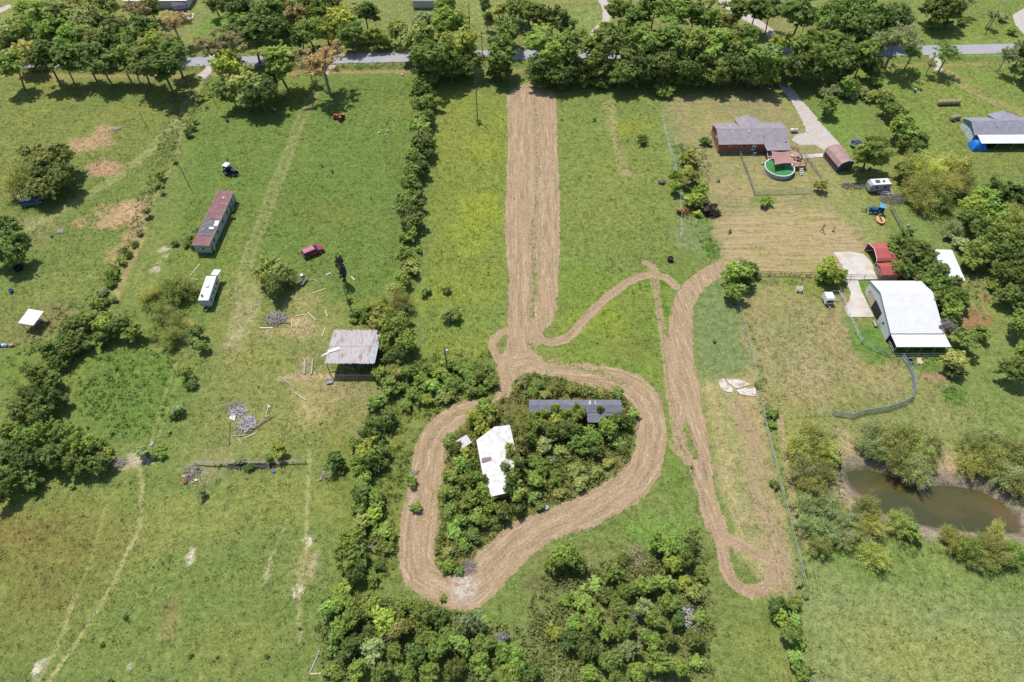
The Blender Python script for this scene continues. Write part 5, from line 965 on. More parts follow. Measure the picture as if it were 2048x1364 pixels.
# camper in the shade, flat trailer, livestock trailer
def box_trailer(x, y, rz, L_, W_, H_, lab, body, roof, win, name='camper_trailer', cat='trailer', z0=.5, slope=.5, rack=False):
    e = empty(name, (x, y), rz, lab, cat)
    m = MB(); m.yprism([(-L_ / 2, z0), (L_ / 2, z0), (L_ / 2, H_ - .15), (L_ / 2 - .2, H_), (-L_ / 2 + slope, H_), (-L_ / 2, H_ - slope)], -W_ / 2, W_ / 2); m.build('body', body, e, bevel=.05)
    m = MB(); m.box(-L_ / 2 + slope, -W_ / 2 + .04, H_ + .002, L_ / 2 - .2, W_ / 2 - .04, H_ + .05); m.build('roof', roof, e)
    for i in range(win): window(e, -L_ / 2 + L_ * (i + .8) / (win + .6), -W_ / 2, z0 + (H_ - z0) * .45, L_ * .13, (H_ - z0) * .28, '-y', body)
    for s in (-1, 1):
        for dx in ((-.4, .4) if L_ > 3 else (0,)): wheel(e, dx, s * (W_ / 2 - .02), .33, .2, STEEL)
    MB().tube((-L_ / 2, -.4, z0), (-L_ / 2 - 1.0, 0, z0), .04).tube((-L_ / 2, .4, z0), (-L_ / 2 - 1.0, 0, z0), .04).build('hitch', STEEL, e)
    return e
e = box_trailer(90.0, 133.4, R(5), 5.2, 2.3, 2.5, 'grey and white camper trailer half shaded under the oak', M('camper_grey', (190, 186, 190), .5, var=.15, stain=(110, 104, 104)), WHITE, 2)
MB().box(-1.2, -.4, 2.56, -.2, .4, 2.8).box(.6, -.3, 2.56, 1.1, .2, 2.75).build('roof_vent', GREYP, e)
x, y = G(1653, 603); e = box_trailer(x, y, R(92), 2.3, 1.75, 1.95, 'small white livestock trailer parked in the dry paddock', WHITE, WHITE, 1, 'livestock_trailer', 'trailer', .4, .25)
MB().box(-1.16, -.7, .9, -1.155, .7, 1.6).build('front_window', GLASS, e)
e = empty('flat_trailer', G(1768, 386), R(-8), 'low flat trailer loaded with scrap beside the camper', 'trailer')
MB().box(-1.9, -.9, .45, 1.9, .9, .55).build('bed', M('grey_plank_bed', (172, 170, 168), .9, var=.2), e); MB().box(-.9, -.6, .552, .6, .5, .85, .2).box(.8, -.3, .552, 1.5, .5, .75).build('load', WOODG, e)
for s in (-1, 1): wheel(e, .1, s * .98, .3, .2, STEEL)

# ---- rusty tin roofed shed
pf = G(649, 727, 3.9); pq = G(749, 729, 3.9)
e = empty('tin_shed', (pf[0], pf[1]), 0, 'open fronted shed with rust streaked corrugated tin roof', 'shed')
Wd = pq[0] - pf[0]; m = MB(); n = 66; D_ = 8.1
xs = [Wd * i / n for i in range(n + 1)]
for i in range(n):
    za = .035 * math.cos(i * math.pi); zb = .035 * math.cos((i + 1) * math.pi); sk = .9 if i < n * .86 else .75
    e0, e1 = rt.uniform(-.12, .12), D_ + rt.uniform(-.2, .2) - (1.1 if i > n * .9 else 0)
    for (ya, yb, dz) in ((e0, D_ * .52, 0), (D_ * .5, e1, .05)):
        dx0, dx1 = .062 * ya, .062 * yb
        m.poly([(xs[i] + dx0, ya, 3.9 + za + dz + ya * .02), (xs[i + 1] + dx0, ya, 3.9 + zb + dz + ya * .02), (xs[i + 1] + dx1, yb, 3.9 + zb + dz + yb * .02), (xs[i] + dx1, yb, 3.9 + za + dz + yb * .02)])
o = m.build('roof', RUST, e); sd = o.modifiers.new('thick', 'SOLIDIFY'); sd.thickness = .02
for i in range(4): MB().tube((.25 + i * (Wd - .5) / 3, .25, -.2), (.25 + i * (Wd - .5) / 3, .25, 3.84), .08).build('post', WOODB, e)
m = MB(); m.box(.9, 7.6, 0, Wd - .1, 7.7, 3.85); m.box(Wd - .2, .4, 0, Wd - .12, 7.6, 3.8); m.build('wall', M('dark_plank', (96, 84, 78), .9, var=.25), e)
MB().tube((.2, .25, 3.6), (1.2, .25, 3.82), .05).tube((.2, .3, 3.78), (Wd - .2, .3, 3.78), .06).build('beam', WOODB, e)
MB().slab([(.35, 2.4, 4.12), (2.6, 3.3, 4.16), (2.3, 3.9, 4.2), (.1, 3.0, 4.16)], .03).build('loose_sheet', WHITE, e)
MB().slab([(-1.2, 1.9, 3.55), (.3, 2.3, 4.02), (.2, 2.7, 4.04), (-.8, 2.3, 3.8)], .03).build('hanging_sheet', WHITE, e)
MB().box(2.6, 1.4, .3, 5.2, 1.55, .38, -.35).build('plank', WOODG, None, (pf[0], pf[1]), label='weathered plank lying in the shade inside the tin shed', cat='plank')
MB().box(1.2, -.25, .0, Wd - .2, -.05, .16).build('timber_sill', PALE, None, (pf[0], pf[1] + .1), label='long pale timber sill on the ground at the tin shed front', cat='timber')
m = MB()
for i in range(40):
    a = rt.uniform(3.5, 8.5); b = rt.uniform(1.5, 5.5); m.tube((a, b, rt.uniform(0, .5)), (a + rt.uniform(-1, 1), b + rt.uniform(-1, 1), rt.uniform(.1, 1.0)), rt.uniform(.03, .08), None, 5)
m.build('shed_clutter', WOODG, None, (pf[0], pf[1]), label='dim jumble of timber and scrap under the tin shed roof', cat='scrap', kind='stuff')

# ---- big white barn
e = empty('barn', (76.35, 86.0), 0, 'largest white metal barn with blue edged gable and open lean-to front', 'barn')
m = MB(); m.xprism([(0, 0), (13.4, 0), (13.4, 3.28), (8.9, 4.74), (0, 2.52)], .01, 10.6); m.build('wall', SIDW, e)
m = MB(); m.xprism([(-.15, 2.50), (8.9, 4.76), (8.9, 4.88), (-.15, 2.62)], -.12, 10.75); m.xprism([(8.902, 4.76), (13.6, 3.24), (13.6, 3.36), (8.902, 4.88)], -.12, 10.75); m.build('roof', ROOFW, e)
m = MB(); m.xprism([(-.2, 2.47), (8.9, 4.73), (13.65, 3.2), (13.65, 3.40), (8.9, 4.93), (-.2, 2.67)], -.17, -.125); m.build('gable_trim', TRIMB, e)
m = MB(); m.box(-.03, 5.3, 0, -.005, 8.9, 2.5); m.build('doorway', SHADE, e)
m = MB(); m.box(-.10, 8.95, .05, -.04, 11.8, 2.55); m.build('sliding_door', M('tan_door', (206, 196, 172), .6), e)
for yy in (11.9, 3.3): MB().box(-.05, yy - .3, 1.75, -.01, yy + .1, 2.0, 0).box(-.05, yy - .1, 1.4, -.01, yy + .35, 1.7).box(-.05, yy + .2, 1.25, -.01, yy + .3, 1.4).build('wall_ornament', M('brown_metal', (110, 92, 80), .6), e)
x1, y1 = G(1791, 694, 2.15); dy = y1 - 86.0
m = MB(); m.hexa([(-.02, -.2, 2.38), (10.85, -.2, 2.38), (11.15, dy, 2.1), (.25, dy, 2.1)], [(-.02, -.2, 2.46), (10.85, -.2, 2.46), (11.15, dy, 2.18), (.25, dy, 2.18)]); m.build('lean_to_roof', ROOFW, e)
m = MB(); m.box(-.02, -.3, 2.47, 10.7, -.16, 2.5); m.build('gutter', STEEL, e)
for i in range(5): MB().tube((.35 + i * 2.65, dy + .15, -.1), (.35 + i * 2.65, dy + .15, 2.11), .06).build('post', STEEL, e)
MB().box(.05, -.25, 0, 10.5, -.02, 2.3).build('front_shade_sheet', SHADE, e)  # dark sheet painting in the shade of the open front under the lean-to
MB().tube((.3, dy + .15, .9), (.3, -.3, .9), .04).tube((.3, dy + .15, .5), (.3, -.3, .5), .04).build('side_rail', STEEL, e)
m = MB(); m.box(-.9, 1.5, .36, -.6, 3.0, .42).box(-.55, 1.5, .36, -.52, 3.0, .9)
m.box(-.85, 1.6, 0, -.65, 1.7, .36).box(-.85, 2.8, 0, -.65, 2.9, .36); 
eb = empty('garden_bench', G(1748, 649), 0, 'weathered wooden bench on the lawn against the barn side', 'bench')
MB().box(-.22, -.75, .40, .22, .75, .45).build('seat', WOODG, eb); MB().box(.2, -.75, .5, .25, .75, .95).build('backrest', WOODG, eb)
for sx in (-.18, .18):
    for sy in (-.65, .65): MB().box(sx - .03, sy - .03, 0, sx + .03, sy + .03, .40).build('leg', WOODG, eb)

# ---- long white roof, carport, red roofed shed
e = empty('long_shelter', (96.0, 105.2), -R(5), 'long low open shelter under a narrow white roof', 'shelter')
m = MB(); m.hexa([(-2.2, -4.7, 2.35), (1.7, -4.7, 2.5), (1.7, 4.7, 2.5), (-2.2, 4.7, 2.35)], [(-2.2, -4.7, 2.43), (1.7, -4.7, 2.58), (1.7, 4.7, 2.58), (-2.2, 4.7, 2.43)]); m.build('roof', ROOFWY, e)
for sx in (-2.0, 1.5):
    for sy in (-4.5, 0, 4.5): MB().tube((sx, sy, -.1), (sx, sy, 2.4 if sx < 0 else 2.5), .06).build('post', STEEL, e)
xs_, ys_ = G(1745, 536); e = empty('carport', (xs_ + .1, ys_), R(2), 'red metal carport with arched white edge over the concrete pad', 'carport')
D_ = 5.6; prof = [(0, 2.05), (.5, 2.5), (D_ / 2, 3.2), (D_ - .5, 2.5), (D_, 2.05)]; m = MB()
for a, b in zip(prof, prof[1:]): m.xprism([(a[0], a[1]), (b[0], b[1]), (b[0], b[1] + .05), (a[0], a[1] + .05)], 0, 6.2)
m.xprism([(0, 1.2), (.04, 1.2), (.04, 2.05), (0, 2.05)], 0, 6.2); m.xprism([(D_ - .04, 0), (D_, 0), (D_, 2.05), (D_ - .04, 2.05)], 0, 6.2); m.build('roof', REDR, e)
m = MB(); pp = [(0, 0)] + prof + [(D_, 0)]
for a, b in zip(pp, pp[1:]): m.tube((-.03, a[0], a[1] + .03), (-.03, b[0], b[1] + .03), .07, None, 6)
m.build('arch_trim', WHITE, e)
for yy in (.05, D_ - .05):
    for xx in (2, 4, 6.1): MB().tube((xx, yy, 0), (xx, yy, 2.05), .04).build('post', STEEL, e)
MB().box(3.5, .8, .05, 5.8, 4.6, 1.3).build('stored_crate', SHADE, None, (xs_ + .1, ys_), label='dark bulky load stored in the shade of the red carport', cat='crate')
xs_, ys_ = G(1757, 561); e = empty('garden_shed', (xs_, ys_), R(1), 'small plank shed with red gable roof beside the red carport', 'shed')
m = MB(); r_ = MB(); gable(m, r_, 0, 4.0, 0, 3.2, 2.0, 2.75, .2, .07); m.build('wall', M('stained_plank', (178, 150, 124), .85, var=.2), e); r_.build('roof', REDR, e); MB().box(-.05, 1.0, 0, -.01, 2.0, 1.8).build('door', M('stone_grey', (160, 152, 148), .85, var=.3, scale=5), e)

# ---- brick house
hx, hy = G(1433, 309); e = empty('brick_house', (53.2, 147.9), R(1.2), 'long brick ranch house with grey shingle roof above the pool', 'house')
m = MB(); r_ = MB(); gable(m, r_, .35, 18.0, .3, 8.9, 2.75, 4.15, .38, .14, zb=.5); m.build('wall', BRICK, e)
# rear cross gable and the front porch roof
r_.hexa([(6.4, 4.6, 4.13), (9.4, 4.6, 4.20), (9.4, 11.2, 3.95), (6.4, 11.2, 2.75)], [(6.4, 4.6, 4.25), (9.4, 4.6, 4.32), (9.4, 11.2, 4.07), (6.4, 11.2, 2.87)])
r_.hexa([(9.402, 4.6, 4.20), (12.4, 4.6, 4.13), (12.4, 11.2, 2.75), (9.402, 11.2, 3.95)], [(9.402, 4.6, 4.32), (12.4, 4.6, 4.25), (12.4, 11.2, 2.87), (9.402, 11.2, 4.07)])
r_.hexa([(12.0, -2.3, 2.32), (18.2, -2.3, 2.32), (18.2, 0.2, 2.72), (11.6, 0.2, 2.72)], [(12.0, -2.3, 2.44), (18.2, -2.3, 2.44), (18.2, 0.2, 2.86), (11.6, 0.2, 2.86)])
ro = r_.build('roof', SHG, e)
m = MB(); m.yprism([(6.8, .5), (12.0, .5), (12.0, 2.8), (9.4, 3.9), (6.8, 2.8)], 8.91, 10.8); m.build('rear_wing', BRICK, e)
MB().box(.3, .26, 0, 18.05, 8.94, .5).build('foundation', M('grey_block', (148, 148, 138), .9, var=.15), e)
m = MB(); m.box(-.06, -.12, 2.6, 18.4, -.08, 2.78); m.build('fascia', M('dark_fascia', (110, 96, 96), .7), e)
for x in (3.8, 8.2): MB().lathe([(.18, 3.6), (.2, 4.12), (.05, 4.16)], 10, x, 3.5).build('roof_vent', WHITE, e)
MB().lathe([(.1, 3.4), (.1, 3.85)], 10, 12.0, 2.2).build('roof_vent', GREYP, e); MB().lathe([(.12, 3.8), (.14, 4.2)], 10, 14.2, 4.0).build('roof_vent', WHITE, e)
window(e, 6.9, .3, 1.5, 1.1, .95, '-y'); window(e, 3.2, .3, 1.9, .8, .35, '-y'); window(e, .35, 4.0, 1.0, .8, 1.3, '-x')
m = MB(); m.box(9.0, .22, .55, 9.9, .295, 2.6); dr = m.build('door', WHITE, e); MB().box(9.2, .2, 1.1, 9.7, .218, 1.7).build('door_pane', GLASS, dr)
for x in (12.4, 15.2, 18.0): MB().box(x - .07, -2.2, .1, x + .07, -2.06, 2.33).build('porch_post', WOODB, e)
sx, sy = G(1571, 281, 3.2); ed = empty('satellite_dish', (sx, sy, 3.0), 0, 'white satellite dish at the right end of the brick house roof', 'satellite dish')
m = MB()
for a_, b_ in (((0, .0), (.2, .03)), ((.2, .03), (.42, .16))): pass
m.lathe([(.02, 0), (.25, .04), (.48, .15), (.5, .19), (.46, .17)], 16); o = m.build('dish', WHITE, ed); o.location = (0, 0, .5); o.rotation_euler = (R(55), 0, R(20)); MB().tube((0, 0, -.1), (0, .05, .5), .03).build('mount', GREYP, ed)
ax, ay = G(1508, 309); ea = empty('air_conditioner', (ax, ay), 0, 'boxy grey air conditioner against the brick house wall', 'air conditioner')
MB().box(-.4, -.4, .05, .4, .4, .85).build('case', M('ac_grey', (168, 172, 184), .5), ea, bevel=.04); MB().lathe([(.32, .852), (.32, .88), (.1, .9)], 16).build('fan_guard', DARK, ea); MB().box(-.5, -.5, 0, .5, .5, .05).build('pad', CONC, ea)
tx, ty = G(1587, 264); et = empty('propane_tank', (tx, ty), R(5), 'white horizontal propane tank behind the brick house', 'tank')
MB().lathe([(.05, -1.05), (.33, -.98), (.46, -.8), (.48, 0), (.46, .8), (.33, .98), (.05, 1.05)], 18, 0, .62, 'x').build('vessel', WHITE, et, sm=True); MB().lathe([(.14, 1.05), (.14, 1.22), (.05, 1.24)], 12).build('valve_dome', GREYP, et)
for s in (-.6, .6): MB().box(s - .08, -.3, 0, s + .08, .3, .25).build('foot', CONC, et)

# ---- pool, deck, sail, yard furniture
px_, py_ = G(1559.5, 334, 1.2); e = empty('swimming_pool', (px_, py_), 0, 'round above ground pool with green water and pale wall', 'pool')
m = MB(); n = 40
for i in range(n):
    a, b = 2 * math.pi * i / n, 2 * math.pi * (i + 1) / n
    m.hexa([(3.62 * math.cos(a), 3.62 * math.sin(a), 0), (3.62 * math.cos(b), 3.62 * math.sin(b), 0), (3.57 * math.cos(b), 3.57 * math.sin(b), 0), (3.57 * math.cos(a), 3.57 * math.sin(a), 0)], [(3.62 * math.cos(a), 3.62 * math.sin(a), 1.2), (3.62 * math.cos(b), 3.62 * math.sin(b), 1.2), (3.57 * math.cos(b), 3.57 * math.sin(b), 1.2), (3.57 * math.cos(a), 3.57 * math.sin(a), 1.2)])
m.build('pool_wall', M('pool_wall_grey', (184, 192, 208), .4, var=.06), e)
m = MB()
for i in range(n):
    a, b = 2 * math.pi * i / n, 2 * math.pi * (i + 1) / n
    m.hexa([(3.74 * math.cos(a), 3.74 * math.sin(a), 1.2), (3.74 * math.cos(b), 3.74 * math.sin(b), 1.2), (3.5 * math.cos(b), 3.5 * math.sin(b), 1.2), (3.5 * math.cos(a), 3.5 * math.sin(a), 1.2)], [(3.74 * math.cos(a), 3.74 * math.sin(a), 1.25), (3.74 * math.cos(b), 3.74 * math.sin(b), 1.25), (3.5 * math.cos(b), 3.5 * math.sin(b), 1.25), (3.5 * math.cos(a), 3.5 * math.sin(a), 1.25)])
m.build('rim', WHITE, e)
MB().prism([(3.56 * math.cos(2 * math.pi * i / n), 3.56 * math.sin(2 * math.pi * i / n)) for i in range(n)], .1, 1.0).build('water', M('green_pool_water', (84, 156, 88), .12, var=.1, scale=.5), e)
ep = empty('pool_pump', G(1524, 329), 0, 'small white and blue pump unit left of the pool', 'pump'); MB().lathe([(.22, 0), (.25, .5), (.15, .65)], 12).build('filter', WHITE, ep); MB().box(.2, -.15, 0, .6, .15, .3).build('motor', M('pump_blue', (90, 120, 160), .5), ep)
dk = [(12.9, .25), (18.6, .25), (20.6, -1.0), (21.2, -6.9), (17.6, -7.2), (17.0, -5.2), (15.2, -3.9), (13.6, -3.4), (12.2, -3.3)]
e = empty('pool_deck', (53.2, 147.9), R(1.2), 'raised wooden deck with rails between the brick house and pool', 'deck')
MB().prism([(x, y - .05) for x, y in dk], 1.0, 1.12).build('platform', WOODT, e)
m = MB(); rl = [(18.6, .1), (20.5, -1.05), (21.1, -6.8), (17.8, -7.1)]
for a, b in zip(rl, rl[1:]):
    for z in (1.5, 1.75, 2.0): m.tube((*a, z), (*b, z), .035, None, 5)
m.build('railing', WOODB, e)
for a, b in zip(rl, rl[1:] + [rl[-1]]):
    for t in (0, .5): MB().box(a[0] + (b[0] - a[0]) * t - .05, a[1] + (b[1] - a[1]) * t - .05, 0, a[0] + (b[0] - a[0]) * t + .05, a[1] + (b[1] - a[1]) * t + .05, 2.05).build('rail_post', WOODB, e)
m = MB(); m.prism([(20.62, -1.05), (20.66, -1.05), (21.24, -6.9), (21.2, -6.92)], .05, .98); m.prism([(17.65, -7.22), (21.2, -6.95), (21.2, -6.99), (17.65, -7.26)], .05, .98); m.build('skirt_board', M('brown_skirt', (150, 118, 100), .85, var=.2), e)
m = MB(); m.hexa([(12.15, -5.6, .05), (13.15, -5.9, .05), (13.4, -2.5, 1.0), (12.3, -2.5, 1.0)], [(12.15, -5.6, .12), (13.15, -5.9, .12), (13.4, -2.5, 1.1), (12.3, -2.5, 1.1)]); m.build('ramp', M('red_brown_deck', (140, 84, 76), .85), e)
m = MB(); m.tube((12.1, -5.6, .9), (12.2, -2.0, 1.95), .045).tube((13.2, -5.8, .9), (13.4, -2.4, 1.95), .045); m.build('ramp_rail', WHITE, e)
m = MB(); c4 = [G3(1542, 302, 3.0), G3(1580, 302, 3.1), G3(1588, 327, 2.7), G3(1549, 330, 2.7)]; n = 10; b0 = len(m.v)
for i in range(n + 1):
    for j in range(n + 1):
        u, v = i / n, j / n; bu = .28 * math.sin(math.pi * u) * (1 - 2 * v) * .8; bv = .18 * math.sin(math.pi * v) * (1 - 2 * u)
        p = c4[0] * (1 - u) * (1 - v) + c4[1] * u * (1 - v) + c4[2] * u * v + c4[3] * (1 - u) * v
        m.v.append((p.x + bv * 1.6, p.y - bu * 1.9, p.z - .25 * math.sin(math.pi * u) * math.sin(math.pi * v)))
for i in range(n):
    for j in range(n): a = b0 + i * (n + 1) + j; m.f.append((a, a + 1, a + n + 2, a + n + 1))
e = empty('shade_sail', (0, 0), 0, 'reddish brown shade sail stretched over the pool edge', 'shade sail'); o = m.build('cloth', M('red_brown_cloth', (190, 146, 138), .8, var=.05), e); sd = o.modifiers.new('t', 'SOLIDIFY'); sd.thickness = .02
for p in c4: MB().tube((p.x, p.y, 0), (p.x, p.y, p.z + .1), .045).build('mast', GREYP, e)
def deck_chair(px, py, rz, lab, g, mat=DARK):
    x, y = G(px, py, 1.12); e = empty('patio_chair', (x, y, 1.12), rz, lab, 'chair', g)
    MB().box(-.24, -.24, .4, .24, .24, .45).build('seat', mat, e); MB().box(-.24, .2, .45, .24, .25, .9).build('backrest', mat, e)
    for a in (-.2, .2):
        for b in (-.2, .2): MB().box(a - .02, b - .02, 0, a + .02, b + .02, .4).build('leg', mat, e)
deck_chair(1588, 319, 1.2, 'dark patio chair at the left side of the deck table', 'chairs round the deck table'); deck_chair(1600, 322, -1.4, 'dark patio chair at the right side of the deck table', 'chairs round the deck table')
x, y = G(1594, 320, 1.12); e = empty('patio_table', (x, y, 1.12), 0, 'round dark table between chairs on the wooden deck', 'table'); MB().lathe([(.5, .7), (.52, .74)], 18).build('tabletop', DARK, e); MB().lathe([(.22, 0), (.05, .06), (.05, .7)], 10).build('pedestal', DARK, e)
x, y = G(1582, 312, 1.12); e = empty('lounge_chair', (x, y, 1.12), .8, 'pale lounge chair on the deck beside the sail', 'chair'); MB().box(-.3, -.6, .28, .3, .3, .34).build('seat', PALE, e); MB().hexa([(-.3, .3, .28), (.3, .3, .28), (.3, .36, .28), (-.3, .36, .28)], [(-.3, .6, .85), (.3, .6, .85), (.3, .66, .85), (-.3, .66, .85)]).build('backrest', PALE, e); MB().box(-.28, -.5, 0, -.24, .3, .28).box(.24, -.5, 0, .28, .3, .28).build('leg', PALE, e)
x, y = G(1603, 350); e = empty('pool_ladder', (x, y), R(8), 'white step ladder leading up to the pool deck', 'ladder')
for s in (-.4, .4): MB().tube((s, -.3, 0), (s, 1.2, 1.5), .05).tube((s, .5, 0), (s, 1.25, 1.5), .04).build('side_rail', WHITE, e)
m = MB()
for i in range(4): m.box(-.38, -.15 + i * .32, .22 + i * .3, .38, .1 + i * .32, .27 + i * .3)
m.build('tread', WHITE, e)
# ---- gambrel shed
xs_, ys_ = G(1671.6, 344.5); e = empty('gambrel_shed', (xs_, ys_), R(13), 'barn style shed with pinkish brown gambrel roof by the drive', 'shed')
m = MB(); m.yprism([(0, 0), (4.2, 0), (4.2, 1.9), (3.78, 2.68), (2.1, 3.18), (.42, 2.68), (0, 1.9)], .05, 6.6); m.build('wall', M('shed_brown', (104, 92, 96), .8, var=.1), e)
m = MB(); pr = [(-.15, 1.72), (.36, 2.76), (2.1, 3.27), (3.84, 2.76), (4.35, 1.72)]
for a, b in zip(pr, pr[1:]): m.yprism([a, b, (b[0], b[1] + .07), (a[0], a[1] + .07)], -.15, 6.8)
m.build('roof', PINKR, e)
m = MB()
for a, b in zip(pr, pr[1:]): m.tube((a[0], -.17, a[1] + .02), (b[0], -.17, b[1] + .02), .06, None, 5)
m.build('gable_trim', WHITE, e); MB().box(1.2, -.0, .05, 3.0, .04, 1.95).build('door', M('shed_door', (92, 82, 86), .8), e)
# trampoline
x, y = G(1712, 292); e = empty('trampoline', (x, y), 0, 'round trampoline with dark netting half hidden by the oak', 'trampoline')
m = MB(); rr = 1.75
for i in range(20):
    a, b = 2 * math.pi * i / 20, 2 * math.pi * (i + 1) / 20
    m.tube((rr * math.cos(a), rr * math.sin(a), .8), (rr * math.cos(b), rr * math.sin(b), .8), .05, None, 5); m.tube((rr * math.cos(a), rr * math.sin(a), 2.4), (rr * math.cos(b), rr * math.sin(b), 2.4), .03, None, 5)
m.build('ring', STEEL, e); MB().lathe([(1.7, .76), (1.7, .79)], 20).build('mat', M('navy_mat', (60, 70, 92), .8), e)
for i in range(6): a = i * math.pi / 3; MB().tube((rr * math.cos(a), rr * math.sin(a), 0), (rr * math.cos(a), rr * math.sin(a), 2.4), .035).build('leg', STEEL, e)

# ---- blue grey house at the right
b0 = G(1913, 253); b1 = G(1940, 285.5)
e = empty('blue_house', (b1[0], b1[1]), R(0.5), 'pale blue house with long slate roof and white awning', 'house')
D_ = b0[1] - b1[1]; m = MB(); r_ = MB(); gable(m, r_, .2, 22, .1, D_, 2.6, 4.0, .35, .12); m.build('wall', GREYB, e); ro = r_.build('roof', SHD, e)
m = MB(); m.hexa([(7, D_ * .5, 3.9), (10.5, D_ * .5, 3.96), (10.5, D_ + 1.6, 3.7), (7, D_ + 1.6, 2.5)], [(7, D_ * .5, 4.12), (10.5, D_ * .5, 4.18), (10.5, D_ + 1.6, 3.85), (7, D_ + 1.6, 2.65)]); m.hexa([(10.502, D_ * .5, 3.96), (14, D_ * .5, 3.9), (14, D_ + 1.6, 2.5), (10.502, D_ + 1.6, 3.7)], [(10.502, D_ * .5, 4.18), (14, D_ * .5, 4.12), (14, D_ + 1.6, 2.65), (10.502, D_ + 1.6, 3.85)]); m.build('cross_gable_roof', SHD, e)
m = MB(); m.box(7.4, D_ + .002, 0, 13.6, D_ + 1.3, 2.6); m.build('rear_wing', GREYB, e)
m = MB(); m.xprism([(-.26, 2.42), (D_ / 2 + .05, 3.95), (D_ + .36, 2.42), (D_ + .36, 2.6), (D_ / 2 + .05, 4.16), (-.26, 2.6)], -.2, -.152); m.build('gable_trim', M('pale_blue_trim', (196, 212, 222), .5), e)
m = MB(); m.xprism([(.3, .0), (D_ - .1, .0), (D_ - .1, 1.9), (.3, 1.9)], .15, .195); m.build('white_panel', M('white_sheeting', (240, 244, 248), .5), e)
m = MB(); m.hexa([(.5, -3.3, 2.1), (22, -3.3, 2.1), (22, -.2, 2.55), (.5, -.2, 2.55)], [(.5, -3.3, 2.16), (22, -3.3, 2.16), (22, -.2, 2.61), (.5, -.2, 2.61)]); m.build('awning', ROOFW, e)
for i in range(6): MB().tube((.7 + i * 4.2, -3.2, 0), (.7 + i * 4.2, -3.2, 2.12), .05).build('post', STEEL, e)
for x in (6, 15): MB().lathe([(.2, 3.3), (.22, 3.7), (.05, 3.72)], 10, x, D_ * .3).build('roof_vent', STEEL, e)
MB().box(-.0, D_ * .55, 1.2, .05, D_ * .55 + .1, 1.6).build('lamp', GREYP, e)
e2 = empty('tarped_pile', (b1[0] + .9, b1[1] - 2.0), 0, 'bright blue tarp draped over a pile beside the blue house', 'tarp'); m = MB(); rng = np.random.RandomState(4); n = 14; b_ = len(m.v)
for i in range(n + 1):
    for j in range(n + 1):
        u, v = i / n * 2 - 1, j / n * 2 - 1; r = max(abs(u), abs(v)); z = 1.5 * (1 - r ** 3) + rng.rand() * .16 * (1 - r) + .03
        m.v.append((u * 1.9 + rng.randn() * .05, v * 1.75 + rng.randn() * .05, z * 1.3))
for i in range(n):
    for j in range(n): a = b_ + i * (n + 1) + j; m.f.append((a, a + n + 1, a + n + 2, a + 1))
m.build('cover', TARP, e2)
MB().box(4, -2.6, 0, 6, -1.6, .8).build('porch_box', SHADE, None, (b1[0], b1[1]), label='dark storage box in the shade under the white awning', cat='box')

# ---- hay bales
def bale(px, py, lab, g, tw=0):
    x, y = G(px, py, .7); e = empty('hay_bale', (x, y), R(tw), lab, 'hay bale', g)
    MB().lathe([(.1, -.56), (.6, -.56), (.72, -.46), (.74, .0), (.72, .46), (.6, .56), (.1, .56)], 20, 0, .72, 'x').build('bale', M('weathered_hay', (196, 176, 146), .95, var=.22, scale=3, bump=.05), e, sm=True)
    MB().lathe([(.745, -.35), (.745, -.3)], 20, 0, .72, 'x').lathe([(.745, .1), (.745, .15)], 20, 0, .72, 'x').build('twine', WOODB, e)
for i, w in enumerate(('leftmost', 'second', 'third', 'fourth', 'rightmost')): bale(1880 + i * 8.9, 205 + (-.3 * i), '%s hay bale of the tight row of five' % w if i in (0, 4) else '%s hay bale from the left in the tight row' % w, 'round hay bales in a row')
bale(1906, 236, 'split hay bale at the far end of the blue house, nearer the meadow', 'round hay bales by the blue house', 8); bale(1915.5, 234, 'hay bale touching the back corner of the blue house', 'round hay bales by the blue house', 8)
x, y = G(1829, 184); e = empty('barrel', (x, y), 0, 'blue barrel alone on the grass near the hay bales', 'barrel'); MB().lathe([(.3, 0), (.36, .2), (.37, .5), (.36, .8), (.3, .92)], 16).build('drum', M('barrel_blue', (70, 140, 190), .5), e); MB().lathe([(.28, .922), (.2, .96)], 16).build('lid', WHITE, e)

# ---- overgrown buildings on the island
a0 = G(1063, 823, 2.7); a1 = G(1240, 825, 2.7)
e = empty('grey_roofed_house', (a0[0] - .5, a0[1] + .2), 0, 'long low house with dark grey roof sunk in the island brush', 'house'); L_ = a1[0] - a0[0] + 1
m = MB(); r_ = MB(); gable(m, r_, .3, L_ - .3, 0, 2.3, 2.45, 2.8, .25, .08); m.build('wall', M('weathered_siding', (150, 146, 148), .8, var=.15), e); r_.build('roof', SHB, e)
r_ = MB(); r_.hexa([(L_ * .62, -2.2, 2.05), (L_ - .1, -2.2, 2.05), (L_ - .1, -.32, 2.36), (L_ * .62, -.32, 2.36)], [(L_ * .62, -2.2, 2.12), (L_ - .1, -2.2, 2.12), (L_ - .1, -.32, 2.43), (L_ * .62, -.32, 2.43)]); r_.build('porch_roof', SHB, e)
m = MB(); m.box(11.2, 1.3, 2.78, 11.6, 2.1, 2.84).box(12.3, 1.3, 2.78, 12.5, 2.1, 2.84); m.build('roof_patch', M('pale_patch', (206, 206, 214), .7), e)
wa = G(965, 870, 3.0); 
e = empty('white_roofed_house', (-.55, 57.0), R(11), 'abandoned house with peeling white metal roof amid the brush', 'house')
m = MB(); m.box(-4.6, -5.4, 0, -.6, 5.0, 2.38).box(-.598, -1.2, 0, 1.3, 7.0, 2.38); m.build('wall', SIDW, e)
